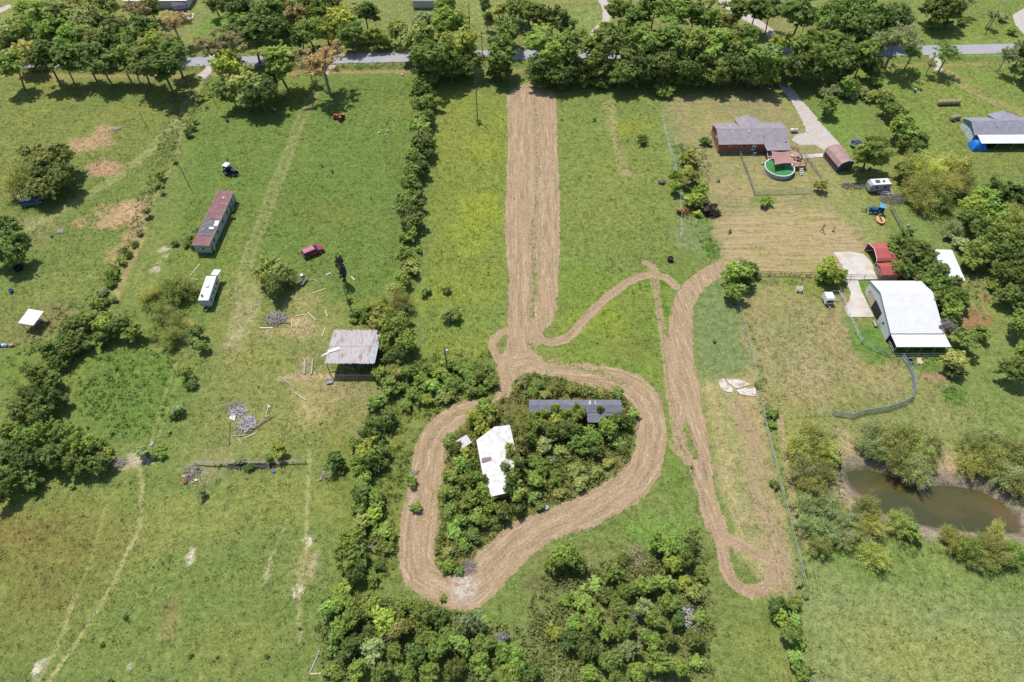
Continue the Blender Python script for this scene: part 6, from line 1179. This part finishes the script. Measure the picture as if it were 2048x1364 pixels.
m = MB(); m.hexa([(-4.9, -5.9, 2.52), (-1.2, -5.9, 2.95), (-1.2, 7.3, 2.95), (-4.9, 5.4, 2.52)], [(-4.9, -5.9, 2.6), (-1.2, -5.9, 3.03), (-1.2, 7.3, 3.03), (-4.9, 5.4, 2.6)])
m.hexa([(-1.198, -5.9, 2.95), (-.4, -5.6, 2.85), (1.6, -1.0, 2.55), (1.6, 7.3, 2.55), (-1.198, 7.3, 2.95)], [(-1.198, -5.9, 3.03), (-.4, -5.6, 2.93), (1.6, -1.0, 2.63), (1.6, 7.3, 2.63), (-1.198, 7.3, 3.03)]); m.build('roof', M('peeling_white_roof', (240, 240, 240), .6, var=.05, scale=.8, stain=(196, 190, 182), sfac=.55, sscale=1.1), e)
MB().box(-4.6, .7, 2.66, -2.9, 1.5, 2.86).build('brown_patch', M('brown_sheet', (158, 138, 134), .8), e)
m = MB()
for s in (0, .45): m.tube((-.9 + s, -2.8, 3.1), (-.6 + s, .4, 3.15), .035)
for i in range(8): m.tube((-.87, -2.6 + i * .4, 3.12), (-.42, -2.6 + i * .4, 3.12), .025)
m.build('roof_ladder', GREYP, None, (-.55, 57.0), R(11), label='aluminium ladder lying flat on the peeling white roof', cat='ladder')
MB().box(-4.5, -6.05, 1.9, -1.5, -5.92, 2.4).build('eave_board', M('orange_brown', (190, 100, 70), .8), e)
x, y = G(928, 890); e = empty('wrecked_shed', (x, y), R(38), 'collapsed white shed panel in the brush left of the white house', 'shed')
MB().slab([(-1.4, -.9, .9), (1.2, -.9, 1.1), (1.2, .8, 1.4), (-1.2, 1.0, 1.2)], .05).build('roof', M('chalky_white', (232, 226, 224), .7, var=.15, scale=3), e); MB().box(-1.2, -.7, 0, 1.0, .7, .85).build('wall', SHADE, e); MB().tube((-1.5, -1.0, 1.0), (1.5, -1.0, 1.25), .07).build('beam', WOODG, e)

# ---- concrete pads, slabs, path
def pad(name, pts, z, mat, lab, cat, kind='structure'):
    P = [G(*p) for p in pts]; return MB().prism(P, -.06, z).build(name, mat, None, label=lab, cat=cat, kind=kind)
pad('concrete_pad', [(1667, 505), (1700, 503), (1727, 508), (1742, 524), (1757, 552), (1757, 558), (1716, 560), (1690, 559), (1686, 535)], .06, CONC, 'pale concrete pad in front of the red carport', 'concrete pad')
pad('concrete_drive', [(1690, 560.4), (1716, 561), (1722, 580), (1733, 604), (1748, 634), (1697, 634), (1688, 614), (1699, 602), (1702, 585)], .05, CONC, 'concrete drive running down to the white barn door', 'driveway')
pad('garden_path', [(1604, 309), (1646, 307), (1646, 314), (1606, 317)], .05, CONC, 'short white concrete path between deck and drive', 'path')
pad('concrete_pad', [(366, 26), (389, 27), (385, 40), (372, 40), (367, 33)], .05, CONC, 'small pale slab at the far upper left house', 'concrete pad')
for i, (pts, lab) in enumerate((([(1437, 760), (1444, 757), (1450, 758), (1451, 764), (1458, 771), (1466, 777), (1464, 785), (1455, 784), (1446, 781), (1440, 773)], 'left piece of the broken white slab by the wire fence'), ([(1452, 758), (1466, 758), (1480, 760), (1488, 763), (1501, 769), (1490, 773), (1484, 775), (1472, 777), (1464, 773), (1457, 766)], 'upper piece of the broken white slab by the wire fence'), ([(1472, 781), (1480, 778), (1490, 776), (1499, 778), (1510, 774), (1512, 784), (1512, 793), (1496, 791), (1482, 789)], 'lower right piece of the broken white slab by the wire fence'))): pad('slab_piece', pts, .07, CONCW, lab, 'slab', None)

# ---- far house and roof at the top edge
x, y = G(300, 3, 3); e = empty('far_house', (x - 9, y + 1.5), 0, 'far house with bright metal roof at the upper left edge', 'house'); m = MB(); r_ = MB(); gable(m, r_, 0, 20, 0, 9, 2.7, 4.0, .4, .12); m.build('wall', SIDW, e); r_.build('roof', ROOFW, e)
x, y = G(362, 18); e = empty('camper_awning', (x, y), R(20), 'dark domed shelter beside the far upper left house', 'shelter'); m = MB()
for i in range(7):
    a, b = math.pi * i / 7, math.pi * (i + 1) / 7; m.xprism([(2.6 * math.cos(a), 2.4 * math.sin(a)), (2.6 * math.cos(b), 2.4 * math.sin(b)), (2.5 * math.cos(b), 2.3 * math.sin(b)), (2.5 * math.cos(a), 2.3 * math.sin(a))], -2.2, 2.2)
m.build('cover', M('charcoal_cover', (112, 108, 122), .8), e)
x, y = G(848, 3, 3); e = empty('far_shingled_house', (x - 4, y + 1.5), 0, 'far house whose grey roof peeks in at the top edge', 'house'); m = MB(); r_ = MB(); gable(m, r_, 0, 9, 0, 8, 2.6, 3.8, .4, .12); m.build('wall', SIDW, e); r_.build('roof', SHG, e)

# ---- poles and wires
def pole(px, py, h, lab, name='utility_pole', r=.14, arm=0, cat='pole', box=False, lean=(0, 0), mat=None, g='utility poles'):
    x, y = G(px, py); e = empty(name, (x, y), 0, lab, cat, g)
    MB().tube((0, 0, -.3), (lean[0], lean[1], h), r, r * .65, 8).build('shaft', mat or POLE, e)
    if arm: MB().box(lean[0] - arm, lean[1] - .06, h - .6, lean[0] + arm, lean[1] + .06, h - .46).build('crossarm', POLE, e); 
    if arm:
        for s in (-1, 0, 1): MB().lathe([(.05, h - .46), (.07, h - .3), (.03, h - .25)], 8, lean[0] + s * arm * .9, lean[1]).build('insulator', STEEL, e)
    if box: MB().lathe([(.2, h - 1.5), (.24, h - 1.4), (.24, h - .8), (.18, h - .7)], 12, .35, 0).build('transformer', WHITE, e)
    return Vector((x + lean[0], y + lean[1], h))
pA = pole(955, 240, 11.5, 'tall pole rising from a bush in the yellow green meadow', box=False)
pB = pole(895.7, 748, 8.6, 'pole with a white transformer in the thicket west of the loop', box=True)
pC = pole(965.5, 128, 10.0, 'dark road pole in the gap between the trees', arm=1.0)
pD = pole(940, 152, 8.0, 'pale bleached pole just south of the road near the middle', mat=MBG)
pole(294, 255, 4.9, 'leaning pole alone in the far left meadow', r=.09, name='post', cat='post', g='lone posts', lean=(-.3, .5)); pole(401, 217, 4.3, 'post beside the left path, lower of two', r=.08, name='post', cat='post', g='lone posts', lean=(-.2, .1))
pole(431, 207, 6.3, 'post by the brown tree at the field gate', r=.09, name='post', cat='post', g='lone posts', lean=(-.3, .1)); pole(379, 373, 7.3, 'thin pole left of the maroon roof, with a wild bush at its foot', r=.1, lean=(-.2, .1))
pE = pole(1970, 70, 7.8, 'leaning pole in the meadow beyond the road at far right'); pF = pole(939, 46, 6.2, 'far pole standing beyond the road near the middle'); pG = pole(1597, 86, 6.0, 'pole with a crossarm beyond the road, right of centre', arm=.9)
pole(706, 630, 9.0, 'thin dark pole leaning behind the tin shed, draped with vines', r=.12, lean=(-.5, .3)); pole(1657, 197, 3.6, 'low post in the bushes beside the gravel drive', r=.09, name='post', cat='post', g='lone posts')
pole(373, 165, 4.5, 'gate post under the trees at upper left', r=.12, name='post', cat='post', g='lone posts', lean=(-.25, .1))
pole(1384, 945, 1.6, 'short green stake beside the scraped lane', r=.07, name='stake', cat='post', g='lone posts'); pole(462, 40, 7.0, 'pole by the far upper left house', r=.12)
def wire(a, b, sag, lab, off=0.0, n=14):
    m = MB(); pts = []
    for i in range(n + 1):
        t = i / n; p = a.lerp(b, t); p = p + Vector((off, 0, -.3 - 4 * sag * t * (1 - t))); pts.append(tuple(p))
    m.path(pts, .014, 4); m.build('power_line', WIRE, None, label=lab, cat='wire', group='power lines')
wire(pC, pA, 1.4, 'left wire from the dark road pole to the meadow pole', -.4); wire(pC, pA, 1.4, 'right wire from the dark road pole to the meadow pole', .4)
wire(pA, pB, 2.5, 'long wire from the meadow pole down to the transformer pole')
pw = G3(350, 112); pw.z = 10; wire(pw, pC, 2.0, 'upper wire following the road at left', 0); pw2 = pw + Vector((0, -1.2, -1.0)); wire(pw2, pC + Vector((0, -1.2, -1.0)), 2.0, 'lower wire following the road at left'); wire(pC, pG, 2.0, 'wire following the road right of the middle')

# ---- fences
def fence(name, pts, h, gap, mat, lab, cat='fence', rails=2, panel=None, r=.035, rr=.022, pm=None):
    P = [Vector((*G(*p), 0)) for p in pts]; e = empty(name, tuple(P[0]), 0, lab, cat); O = P[0]; rl = MB(); pn = MB(); k = 0
    for a, b in zip(P, P[1:]):
        L_ = (b - a).length; n = max(1, round(L_ / gap))
        for i in range(n + (1 if b is P[-1] else 0)):
            q = a.lerp(b, i / n) - O
            if k < 98: MB().tube((q.x, q.y, -.2), (q.x, q.y, h + .05), r, r, 6).build('post', pm or mat, e); k += 1
        for j in range(rails):
            z = h * (j + 1) / rails if rails > 1 else h; u, v = a - O, b - O; rl.tube((u.x, u.y, z), (v.x, v.y, z), rr, rr, 5)
        if panel:
            d = (b - a).normalized(); u, v = a - O, b - O; m_ = max(1, int(L_ / (.085 if panel is BGS else .1)))
            for i in range(m_): q = u.lerp(v, i / m_); pn.tube((q.x, q.y, .04), (q.x, q.y, h - .02), .02 if panel is BGS else .011, None, 3, False)
            for j in range(6): z = h * j / 6 + .08; pn.tube((u.x, u.y, z), (v.x, v.y, z), .011, None, 3, False)
    rl.build('rail', mat, e)
    if panel: pn.build('mesh_panel', panel, e)
    return e
BGS = M('blue_grey_steel', (206, 218, 236), .5, 0, var=.05); GRNW = M('chain_link', (160, 184, 168), .6, .1, var=.05)
fence('paddock_fence', [(1667, 557), (1683, 598), (1697, 634), (1716, 676), (1722, 686), (1750, 702), (1779, 715)], 1.25, 3.0, STEEL, 'pipe fence between the dry paddock and the barn lawn', rails=3)
fence('corral_panel', [(1779, 715), (1802, 714), (1895, 714)], 1.2, 3.0, STEEL, 'pipe rail along the open front of the barn', rails=2)
fence('mesh_fence', [(1802, 716), (1818, 738), (1824, 752), (1827, 778), (1821, 800), (1800, 811), (1768, 821), (1730, 826), (1702, 835), (1665, 829)], 1.35, 2.2, BGS, 'blue grey mesh panels curving round the lower paddock', rails=2, panel=BGS)
fence('pipe_fence', [(1665, 829), (1630, 831), (1592, 832)], .9, 2.0, STEEL, 'low rail at the left end of the mesh panels', rails=2)
fence('wire_fence', [(1474, 606), (1487, 645), (1498, 690), (1508, 735), (1515, 775), (1524, 822), (1534, 870), (1546, 915), (1556, 955), (1567, 1000), (1578, 1045), (1590, 1090), (1601, 1135), (1608, 1168)], 1.15, 3.2, STEEL, 'long wire fence running down beside the striped lane', rails=2)
fence('rail_fence', [(1520, 551), (1560, 551), (1600, 552), (1640, 553), (1700, 557), (1755, 558)], 1.2, 2.6, WOODB, 'brown rail fence along the bottom of the mown yard', rails=2, rr=.05, r=.06)
fence('chain_link_fence', [(1477, 306), (1493, 345), (1508, 389), (1560, 388), (1625, 386)], 1.2, 3.0, GRNW, 'chain link fence left and below the pool yard', rails=2, panel=GRNW, r=.03)
fence('yard_fence', [(1606, 309), (1622, 332), (1641, 358)], 1.2, 3.0, GRNW, 'chain link fence slanting right of the deck', rails=2, panel=GRNW, r=.03)
fence('black_pipe_fence', [(1778, 417), (1790, 438), (1803, 464)], 1.3, 2.4, M('charcoal_pipe', (92, 92, 98), .6), 'dark pipe fence beside the blue tractor', rails=3, rr=.05)
fence('pen_fence', [(1663, 587), (1675, 587), (1682, 600), (1668, 601)], .9, 1.6, STEEL, 'little pipe pen beside the white livestock trailer', rails=1, rr=.04)
fence('meadow_fence', [(1325, 225), (1332, 262), (1340, 300), (1350, 340), (1360, 400), (1364, 470)], 1.1, 3.5, STEEL, 'thin wire fence left of the mown yard', rails=2)
fence('field_gate', [(396, 166), (412, 168), (422, 158)], 1.5, 2.0, M('green_gate_steel', (70, 108, 88), .5), 'green steel field gate near the left path', 'gate', rails=4, rr=.03)
fence('corner_fence', [(625, 163), (640, 157), (655, 158)], 1.4, 1.5, WOODB, 'short brown post fence by the spreading brown tree', rails=1, rr=.04, r=.09)
fence('old_fence', [(392, 928), (430, 930), (470, 929), (520, 928), (560, 927), (612, 925)], .9, 2.6, WOODG, 'weathered grey fence crossing the lower left meadow', rails=2, rr=.07, r=.07)
fence('far_fence', [(100, 172), (200, 171), (300, 170), (372, 168)], 1.2, 4.0, WOODG, 'thin fence at the foot of the upper left wood', rails=2)

# ---- posts frame of the swing, lawn chair, bits
x, y = G(1899, 790); e = empty('swing_frame', (x, y), R(3), 'bare pale swing frame standing in a weedy oval bed', 'swing frame')
MB().tube((-1.4, 1.2, 1.6), (1.3, 1.2, 1.6), .05).build('crossbar', WOODG, e)
for s in (-1.4, 1.3): MB().tube((s, .3, 0), (s, 1.2, 1.6), .045).tube((s, 2.0, 0), (s, 1.2, 1.6), .045).build('leg', WOODG, e)
x, y = G(1597, 582); e = empty('slatted_frame', (x, y), R(-8), 'white slatted wooden crate frame on the paddock grass', 'frame')
for s in (-.5, .5): MB().box(s - .05, -.5, 0, s + .05, .5, 1.1).build('side', WHITE, e)
m = MB()
for i in range(4): m.box(-.45, -.4 + i * .26, .5 + i * .18, .45, -.3 + i * .26, .56 + i * .18)
m.build('slat', WHITE, e); MB().tube((.6, .4, 0), (.85, 1.1, 1.6), .04).build('pole', WHITE, e)
x, y = G(1643, 463); e = empty('yard_ornament', (x, y), 0, 'dark brown A shaped yard ornament on the raked lawn', 'ornament')
for s in (-.4, .4): MB().tube((s, -.1, 0), (0, 0, 1.9), .06).build('leg', WOODB, e)
MB().tube((-.25, 0, .7), (.25, 0, .7), .06).lathe([(.2, 1.85), (.24, 2.0), (.1, 2.1)], 8).build('head', WOODB, e)
x, y = G(1665, 463); e = empty('hand_pump', (x, y), 0, 'thin dark hand pump right of the yard ornament', 'pump'); MB().tube((0, 0, 0), (0, 0, 1.5), .07).build('shaft', WOODB, e); MB().tube((0, 0, 1.3), (.45, -.1, .9), .03).build('handle', WOODB, e); MB().box(-.1, -.1, 0, .5, .1, .12).build('base', WOODB, e)
def tub(px, py, r, h, mat, lab, cat='tub', inner=None):
    x, y = G(px, py); e = empty(cat.replace(' ', '_'), (x, y), 0, lab, cat); MB().lathe([(r * .9, 0), (r, h * .5), (r, h), (r * .88, h), (r * .86, h * .7)], 18).build('body', mat, e)
    if inner: MB().lathe([(r * .84, h * .5), (r * .84, h * .62)], 16).build('contents', inner, e)
tub(1340, 521, .65, .8, DARK, 'open black water tub alone in the centre meadow', 'tub', PALE); tub(38, 538, 1.0, .6, M('black_trough', (36, 44, 60), .4), 'round black trough in the shade at the left edge', 'trough')
tub(24, 584, .4, .7, M('teal_drum', (50, 110, 160), .5), 'blue tub below the black trough at the left edge', 'tub'); tub(104, 473, .35, .4, M('slate_tub', (100, 130, 180), .5), 'pale blue tub on the worn left path', 'tub'); tub(455, 243, .4, .4, DARK, 'black tyre like tub near the field gate', 'tub')
x, y = G(608, 566); e = empty('sofa', (x, y), R(70), 'dark grey slab seat dumped near the red van', 'seat'); MB().box(-1.0, -.4, 0, 1.0, .4, .5).build('seat', GREYP, e, bevel=.06); MB().box(-1.0, .3, .5, 1.0, .45, .72).build('backrest', GREYP, e)
x, y = G(604, 552); MB().lathe([(.2, 0), (.42, .15), (.4, .4), (.15, .5)], 12).build('white_bucket', WHITE, None, (x, y), label='round white bucket at the end of the dumped grey seat', cat='bucket')
x, y = G(1323, 366); e = empty('burnt_stump', (x, y), 0, 'charred grey root stump lying in the centre meadow', 'stump'); m = MB(); rng = np.random.RandomState(8)
for i in range(16): a = rng.rand() * 6.28; m.tube((0, 0, .4), (1.3 * math.cos(a) * rng.uniform(.5, 1), .9 * math.sin(a) * rng.uniform(.5, 1), rng.uniform(0, .9)), .2, .05, 6)
m.lathe([(.3, 0), (.75, .2), (.7, .6), (.3, .8)], 10); m.build('roots', M('charred_wood', (122, 108, 112), .95, var=.35, scale=4), e)
def heap(px, py, rx, ry, h, n, mat, lab, cat, seed, th=(.03, .09), ln=(.5, 1.6)):
    rng = np.random.RandomState(seed); m = MB(); x, y = G(px, py)
    for i in range(n):
        r = math.sqrt(rng.rand()); a = rng.rand() * 6.283; cx, cy = rx * r * math.cos(a), ry * r * math.sin(a); z = h * (1 - r * r) * rng.rand() + .05
        d = rng.rand() * 6.283; l = rng.uniform(*ln) / 2; t = rng.uniform(*th); tz = rng.uniform(-.25, .25)
        m.tube((cx - l * math.cos(d), cy - l * math.sin(d), max(.03, z - tz)), (cx + l * math.cos(d), cy + l * math.sin(d), max(.03, z + tz)), t, t * .8, 5)
    m.build(cat.replace(' ', '_'), mat, None, (x, y), label=lab, cat=cat, kind='stuff')
heap(1425, 428, 1.9, 1.4, 1.1, 200, M('burnt_wood', (74, 64, 66), .95, var=.3), 'blackened pile of burnt branches at the thicket foot', 'burnt brush', 1)
heap(1370, 424, 1.8, .8, .5, 150, M('dead_bracken', (150, 104, 80), .95, var=.2), 'reddish brown dead brush left of the burnt pile', 'dead brush', 2, (.02, .05))
heap(1785, 398, 3.2, 1.9, 1.0, 300, M('grey_brush', (164, 158, 154), .95, var=.25), 'grey tangle of cut branches between camper and blue tractor', 'brush pile', 3, (.02, .05))
heap(552, 638, 2.0, 1.7, .9, 170, WOODG, 'grey pile of broken branches and boards above the sandy patch', 'scrap pile', 4)
heap(1710, 372, 3.4, 1.4, .35, 190, M('rubble', (150, 138, 130), .95, var=.3), 'scattered sticks and rubble at the oak foot by the camper', 'rubble', 5, (.04, .1), (.2, .5))
heap(494, 848, 1.5, 1.9, .5, 120, M('silver_lumber', (212, 206, 206), .9, var=.3, scale=4), 'large pile of grey broken lumber in the left meadow', 'lumber pile', 6, (.03, .08), (.4, 2.2))
heap(478, 824, 1.7, 1.1, .4, 80, M('silver_lumber', (212, 206, 206)), 'upper smaller part of the grey lumber pile', 'lumber pile', 27, (.03, .08), (.4, 1.6))
heap(470, 812, 2.2, 1.0, .3, 60, WOODG, 'thin grey scatter of sticks above the lumber pile', 'sticks', 26, (.02, .05))
heap(1385, 1235, 1.6, 2.4, .5, 150, M('white_rubble', (214, 208, 208), .9, var=.15), 'white rubble heap on the right side of the lower wood', 'rubble', 7, (.05, .12), (.2, .7)); heap(1295, 1273, 1.8, 1.1, .5, 130, M('white_rubble', (214, 208, 208)), 'white rubble heap in the heart of the lower wood', 'rubble', 8, (.05, .12), (.2, .7))
heap(1270, 1230, 1.4, 1.2, .4, 100, M('grey_twigs', (180, 168, 164), .9), 'grey dead twigs in the lower wood clearing', 'twigs', 9, (.02, .04)); heap(1275, 1115, 1.8, 2.6, .5, 120, M('straw_twigs', (190, 176, 146), .9), 'straw coloured dead stalks above the lower wood', 'twigs', 10, (.02, .04))
heap(240, 925, 1.3, 1.0, .4, 70, WOODG, 'grey sticks beside the worn patch at the dark left wood', 'sticks', 11, (.02, .05)); heap(385, 944, 1.8, 1.5, .4, 90, M('mixed_junk', (184, 176, 170), .8, var=.3, scale=4), 'scattered junk at the left end of the old grey fence', 'junk', 12, (.02, .08), (.2, .9))
heap(1905, 655, 1.6, 1.6, .8, 120, M('grey_brush', (164, 158, 154)), 'grey dead branches behind the barn', 'dead branches', 13, (.02, .05)); heap(935, 1135, 1.4, 1.2, .4, 90, M('grey_twigs', (180, 168, 164)), 'grey brushwood at the bottom tip of the island', 'twigs', 14, (.02, .04))
heap(830, 945, .3, .3, .2, 12, WOODG, 'few sticks beside the west arm of the loop', 'sticks', 15); heap(1165, 958, 2.0, .9, .3, 60, M('grey_twigs', (180, 168, 164)), 'pale dead stalks on the lower side of the island', 'twigs', 16, (.02, .04))
heap(500, 932, 5.5, .5, .35, 160, M('dark_deadwood', (120, 110, 108), .95, var=.3), 'dark deadwood tangled along the old grey fence', 'deadwood', 17, (.03, .08), (.5, 1.6))
BD = [(380,552,400,528,PALE,'pale'),(383,557,396,560,PALE,'pale'),(625,587,652,577,PALE,'pale'),(590,633,610,629,PALE,'pale'),(610,629,616,645,WOODG,'grey'),(615,625,632,640,PALE,'pale'),(583,640,584,655,PALE,'pale'),(520,656,545,656,WHITE,'white'),(643,674,651,656,PALE,'pale'),(616,558,636,562,WOODG,'grey'),(563,645,582,648,WOODB,'brown'),(490,876,512,866,PALE,'pale'),(462,873,495,870,WOODG,'grey'),(460,845,458,892,WOODB,'brown'),(475,875,484,888,WOODG,'grey'),(505,862,535,832,WOODG,'grey'),(498,866,545,834,WOODB,'brown'),(560,754,590,775,WOODG,'grey'),(590,785,612,800,PALE,'pale'),(650,620,655,633,PALE,'pale'),(652,550,662,546,WHITE,'white'),(702,553,709,560,WHITE,'white'),(530,840,536,815,WOODG,'grey'),(1400,453,1414,459,WOODG,'grey'),(640,1300,618,1349,WOODG,'grey'),(616,1348,642,1347,PALE,'pale'),(640,960,652,935,WOODG,'grey'),(370,968,378,950,M('rust_brown', (140, 84, 74), .8),'rust brown'),(363,952,372,952,PALE,'pale')]
BP = ['lower left of the maroon roof', 'just above the travel trailer', 'right of the shaded pallet yard tree', 'above the sandy patch', 'bending down over the sandy patch', 'slanting above the sandy patch', 'left of the sandy patch, upright', 'left of the broken branch pile', 'leaning toward the tin shed', 'right of the dumped seat', 'under the broken branch pile', 'below the lumber pile', 'at the lumber pile foot', 'standing straight left of the lumber pile', 'short, crossing below the lumber pile', 'long, right of the lumber pile', 'curving right of the lumber pile', 'left of the twin timber runners', 'below the twin timber runners', 'above the tin shed corner', 'in the grass below the red van', 'right of the grey dead tree', 'near the pale triangular sheet', 'in the grass below the burnt brush', 'at the bottom left wood, slanting', 'at the bottom left wood, level', 'by the west hedge tree', 'thick, in the junk by the old fence', 'above the rust brown beam']
for (x0, y0, x1, y1, mt, cn), pl in zip(BD, BP):
    a, b = G3(x0, y0), G3(x1, y1); d = (b - a); L_ = d.length; thick = .28 if cn == 'rust brown' else .1
    MB().box(0, -thick, .01, L_, thick, .09 if thick < .2 else .3).build('board', mt, None, (a.x, a.y), math.atan2(d.y, d.x), label='%s board %s' % (cn, pl), cat='board', group='boards lying about the left lots')
for s, w in ((611, 'left'), (625.5, 'right')):
    a, b = G3(s, 718), G3(s - 2.5, 749); L_ = (b - a).length; MB().box(-.16, 0, 0, .16, L_, .22).build('timber_runner', WOODG, None, (b.x, b.y), math.atan2(a.y - b.y, a.x - b.x) - math.pi / 2, label='%s one of the twin timber runners left of the tin shed' % w, cat='timber', group='twin timber runners')
for pts, mt, lab in (([(458, 838), (464, 826), (473, 830), (470, 842)], M('chalky_white', (232, 226, 224)), 'bent white sheet on the left of the lumber pile'), ([(533, 808), (542, 814), (538, 816)], M('chalky_white', (232, 226, 224)), 'pale triangular sheet right of the lumber pile'), ([(299, 892), (303, 882), (309, 885), (304, 893)], M('slate_sheet', (150, 158, 168), .5), 'small slate grey sheet beside the meadow bush'), ([(1833, 716), (1842, 716), (1846, 728), (1834, 728)], M('pink_slab', (228, 204, 186), .9), 'pinkish stone step below the barn front'), ([(115, 458), (128, 458), (127, 466), (113, 466)], M('grey_plate', (156, 148, 150), .8, var=.2, scale=4), 'flat grey heap on the worn left path'), ([(226, 257), (240, 252), (243, 257), (230, 261)], M('grey_plate', (156, 148, 150)), 'flat grey sheet in the far left meadow')):
    z = .12; P = [G(*p) for p in pts]; MB().prism(P, .0, z).build('flat_sheet', mt, None, label=lab, cat='sheet')
for px, py, mt, lab, r in ((732, 178, M('yellow_plastic', (236, 206, 60), .5), 'yellow plastic scrap near the road on the left', .35), (155, 332, M('yellow_plastic', (236, 206, 60)), 'yellow plastic scrap near the far left tree', .35), (775, 262, WHITE, 'white scrap nearest the hedge in the left meadow', .3), (758, 266, WHITE, 'white scrap left of another in the left meadow', .35), (771, 270, PALE, 'pale scrap lowest of three in the left meadow', .25), (805, 150, WHITE, 'white scrap near the road and hedge corner', .4), (502, 1000, WHITE, 'white scrap below the old grey fence', .12), (393, 961, WHITE, 'white scrap beside the rust brown beam', .3), (548, 944, TARP, 'small blue scrap below the old grey fence', .3), (887, 1132, PALE, 'pale tub in the island brush at the bottom', .35), (1093, 1016, M('pale_bundle', (190, 196, 206)), 'pale grey bundle at the lower island edge', .5), (462, 893, WHITE, 'white ball below the brown post', .14), (1816, 452, M('grey_tank', (176, 172, 160), .5), 'small grey tank lying right of the dark pipe fence', .42), (1862, 752, DARK, 'dark lump on the bare patch', .01), (607, 1187, WHITE, 'white speck on the lower cow path', .14), (1776, 562, TARP, 'blue bin between the red roofed shed and barn', .4), (1738, 340, M('teal_drum', (50, 110, 160)), 'teal barrel in the shade under the yard oak', .45)):
    if r < .02: continue
    x, y = G(px, py); m = MB(); m.lathe([(r * .6, 0), (r, r * .3), (r * .9, r * .7), (r * .35, r * .95)], 9, 0, 0, 'z', 1.0, rt.uniform(.6, .9)); m.build('scrap' if 'scrap' in lab else lab.split(' ')[1] if False else 'small_item', mt, None, (x, y), rt.uniform(0, 3), label=lab, cat='scrap' if 'scrap' in lab else 'item')
x, y = G(1816 - 3, 722); 
for dy_, w in ((0, 'upper'), (9, 'lower')):
    x, y = G(1818 + dy_ * .3, 719 + dy_); e = empty('feed_bin', (x, y), 0, '%s black feed bin by the curved mesh panels' % w, 'bin', 'black feed bins'); MB().box(-.45, -.28, 0, .45, .28, .5).build('bin', DARK, e, bevel=.05); MB().box(-.38, -.2, .502, .38, .2, .53).build('lid', GREYP, e)
# left edge: vehicles and covered boats
x, y = G(66, 408); e = van(x, y, R(12), 'pale blue vehicle parked in the shade of the far left trees')
PB = M('pale_blue_car', (96, 130, 150), .4)
for o in e.children:
    if o.name.split('.')[0] in ('body', 'hood', 'pillars', 'roof'): o.data.materials[0] = PB
for px, c, lab, L_ in ((3, TARP, 'bright blue tarp bundle at the left frame edge', .9), (8, WHITE, 'white bundle between the blue and tan ones', .6), (14, M('aqua_cloth', (150, 200, 216), .6), 'pale aqua bundle beside the tan one', .6), (24, M('tan_cover', (206, 160, 140), .7), 'tan oval covered bundle at the left edge', 1.0)):
    x, y = G(px, 692); m = MB(); m.lathe([(.1, 0), (.5, .05), (.55, .35), (.35, .55), (.1, .6)], 14, 0, 0, 'z', L_ * 1.1, .7); m.build('covered_bundle', c, None, (x, y), label=lab, cat='bundle', sm=True)
# power meter bush feet, blue tub etc. by the tin shed
x, y = G(660, 766); MB().box(-.6, -.3, 0, .6, .3, .35).build('metal_basin', M('basin_blue', (130, 150, 180), .5), None, (x, y), .2, label='blue grey metal basin below the tin shed', cat='basin')
for px, py, pq, pr, lab in ((1085, 1290, 0, 0, ''),):
    pass
for px, py, h, lab in ((783, 1275, 3.2, 'bare white dead snag in the bottom left wood'), (645, 950, 1.6, 'bare white snag beside the west hedge tree'), (1700, 1030, 3.0, 'bare pale snag leaning over the pond bank'), (1735, 1075, 2.5, 'bare pale snag below the pond'), (738, 1095, 2.4, 'bare pale snag in the lower west hedge')):
    x, y = G(px, py, h * .6); e = empty('dead_snag', (x, y), 0, lab, 'dead tree', 'bare dead snags'); m = MB(); rng = np.random.RandomState(px)
    m.tube((0, 0, 0), (.2, .1, h * .6), .12, .09, 6)
    for i in range(7):
        a = rng.rand() * 6.28; q = (.2 + 1.6 * math.cos(a), .1 + 1.6 * math.sin(a), h * rng.uniform(.7, 1.2)); m.tube((.2, .1, h * rng.uniform(.35, .6)), q, .07, .03, 5); m.tube(q, (q[0] + rng.uniform(-.7, .7), q[1] + rng.uniform(-.7, .7), q[2] + rng.uniform(-.1, .5)), .03, .012, 4)
    m.build('branches', MBG, e)
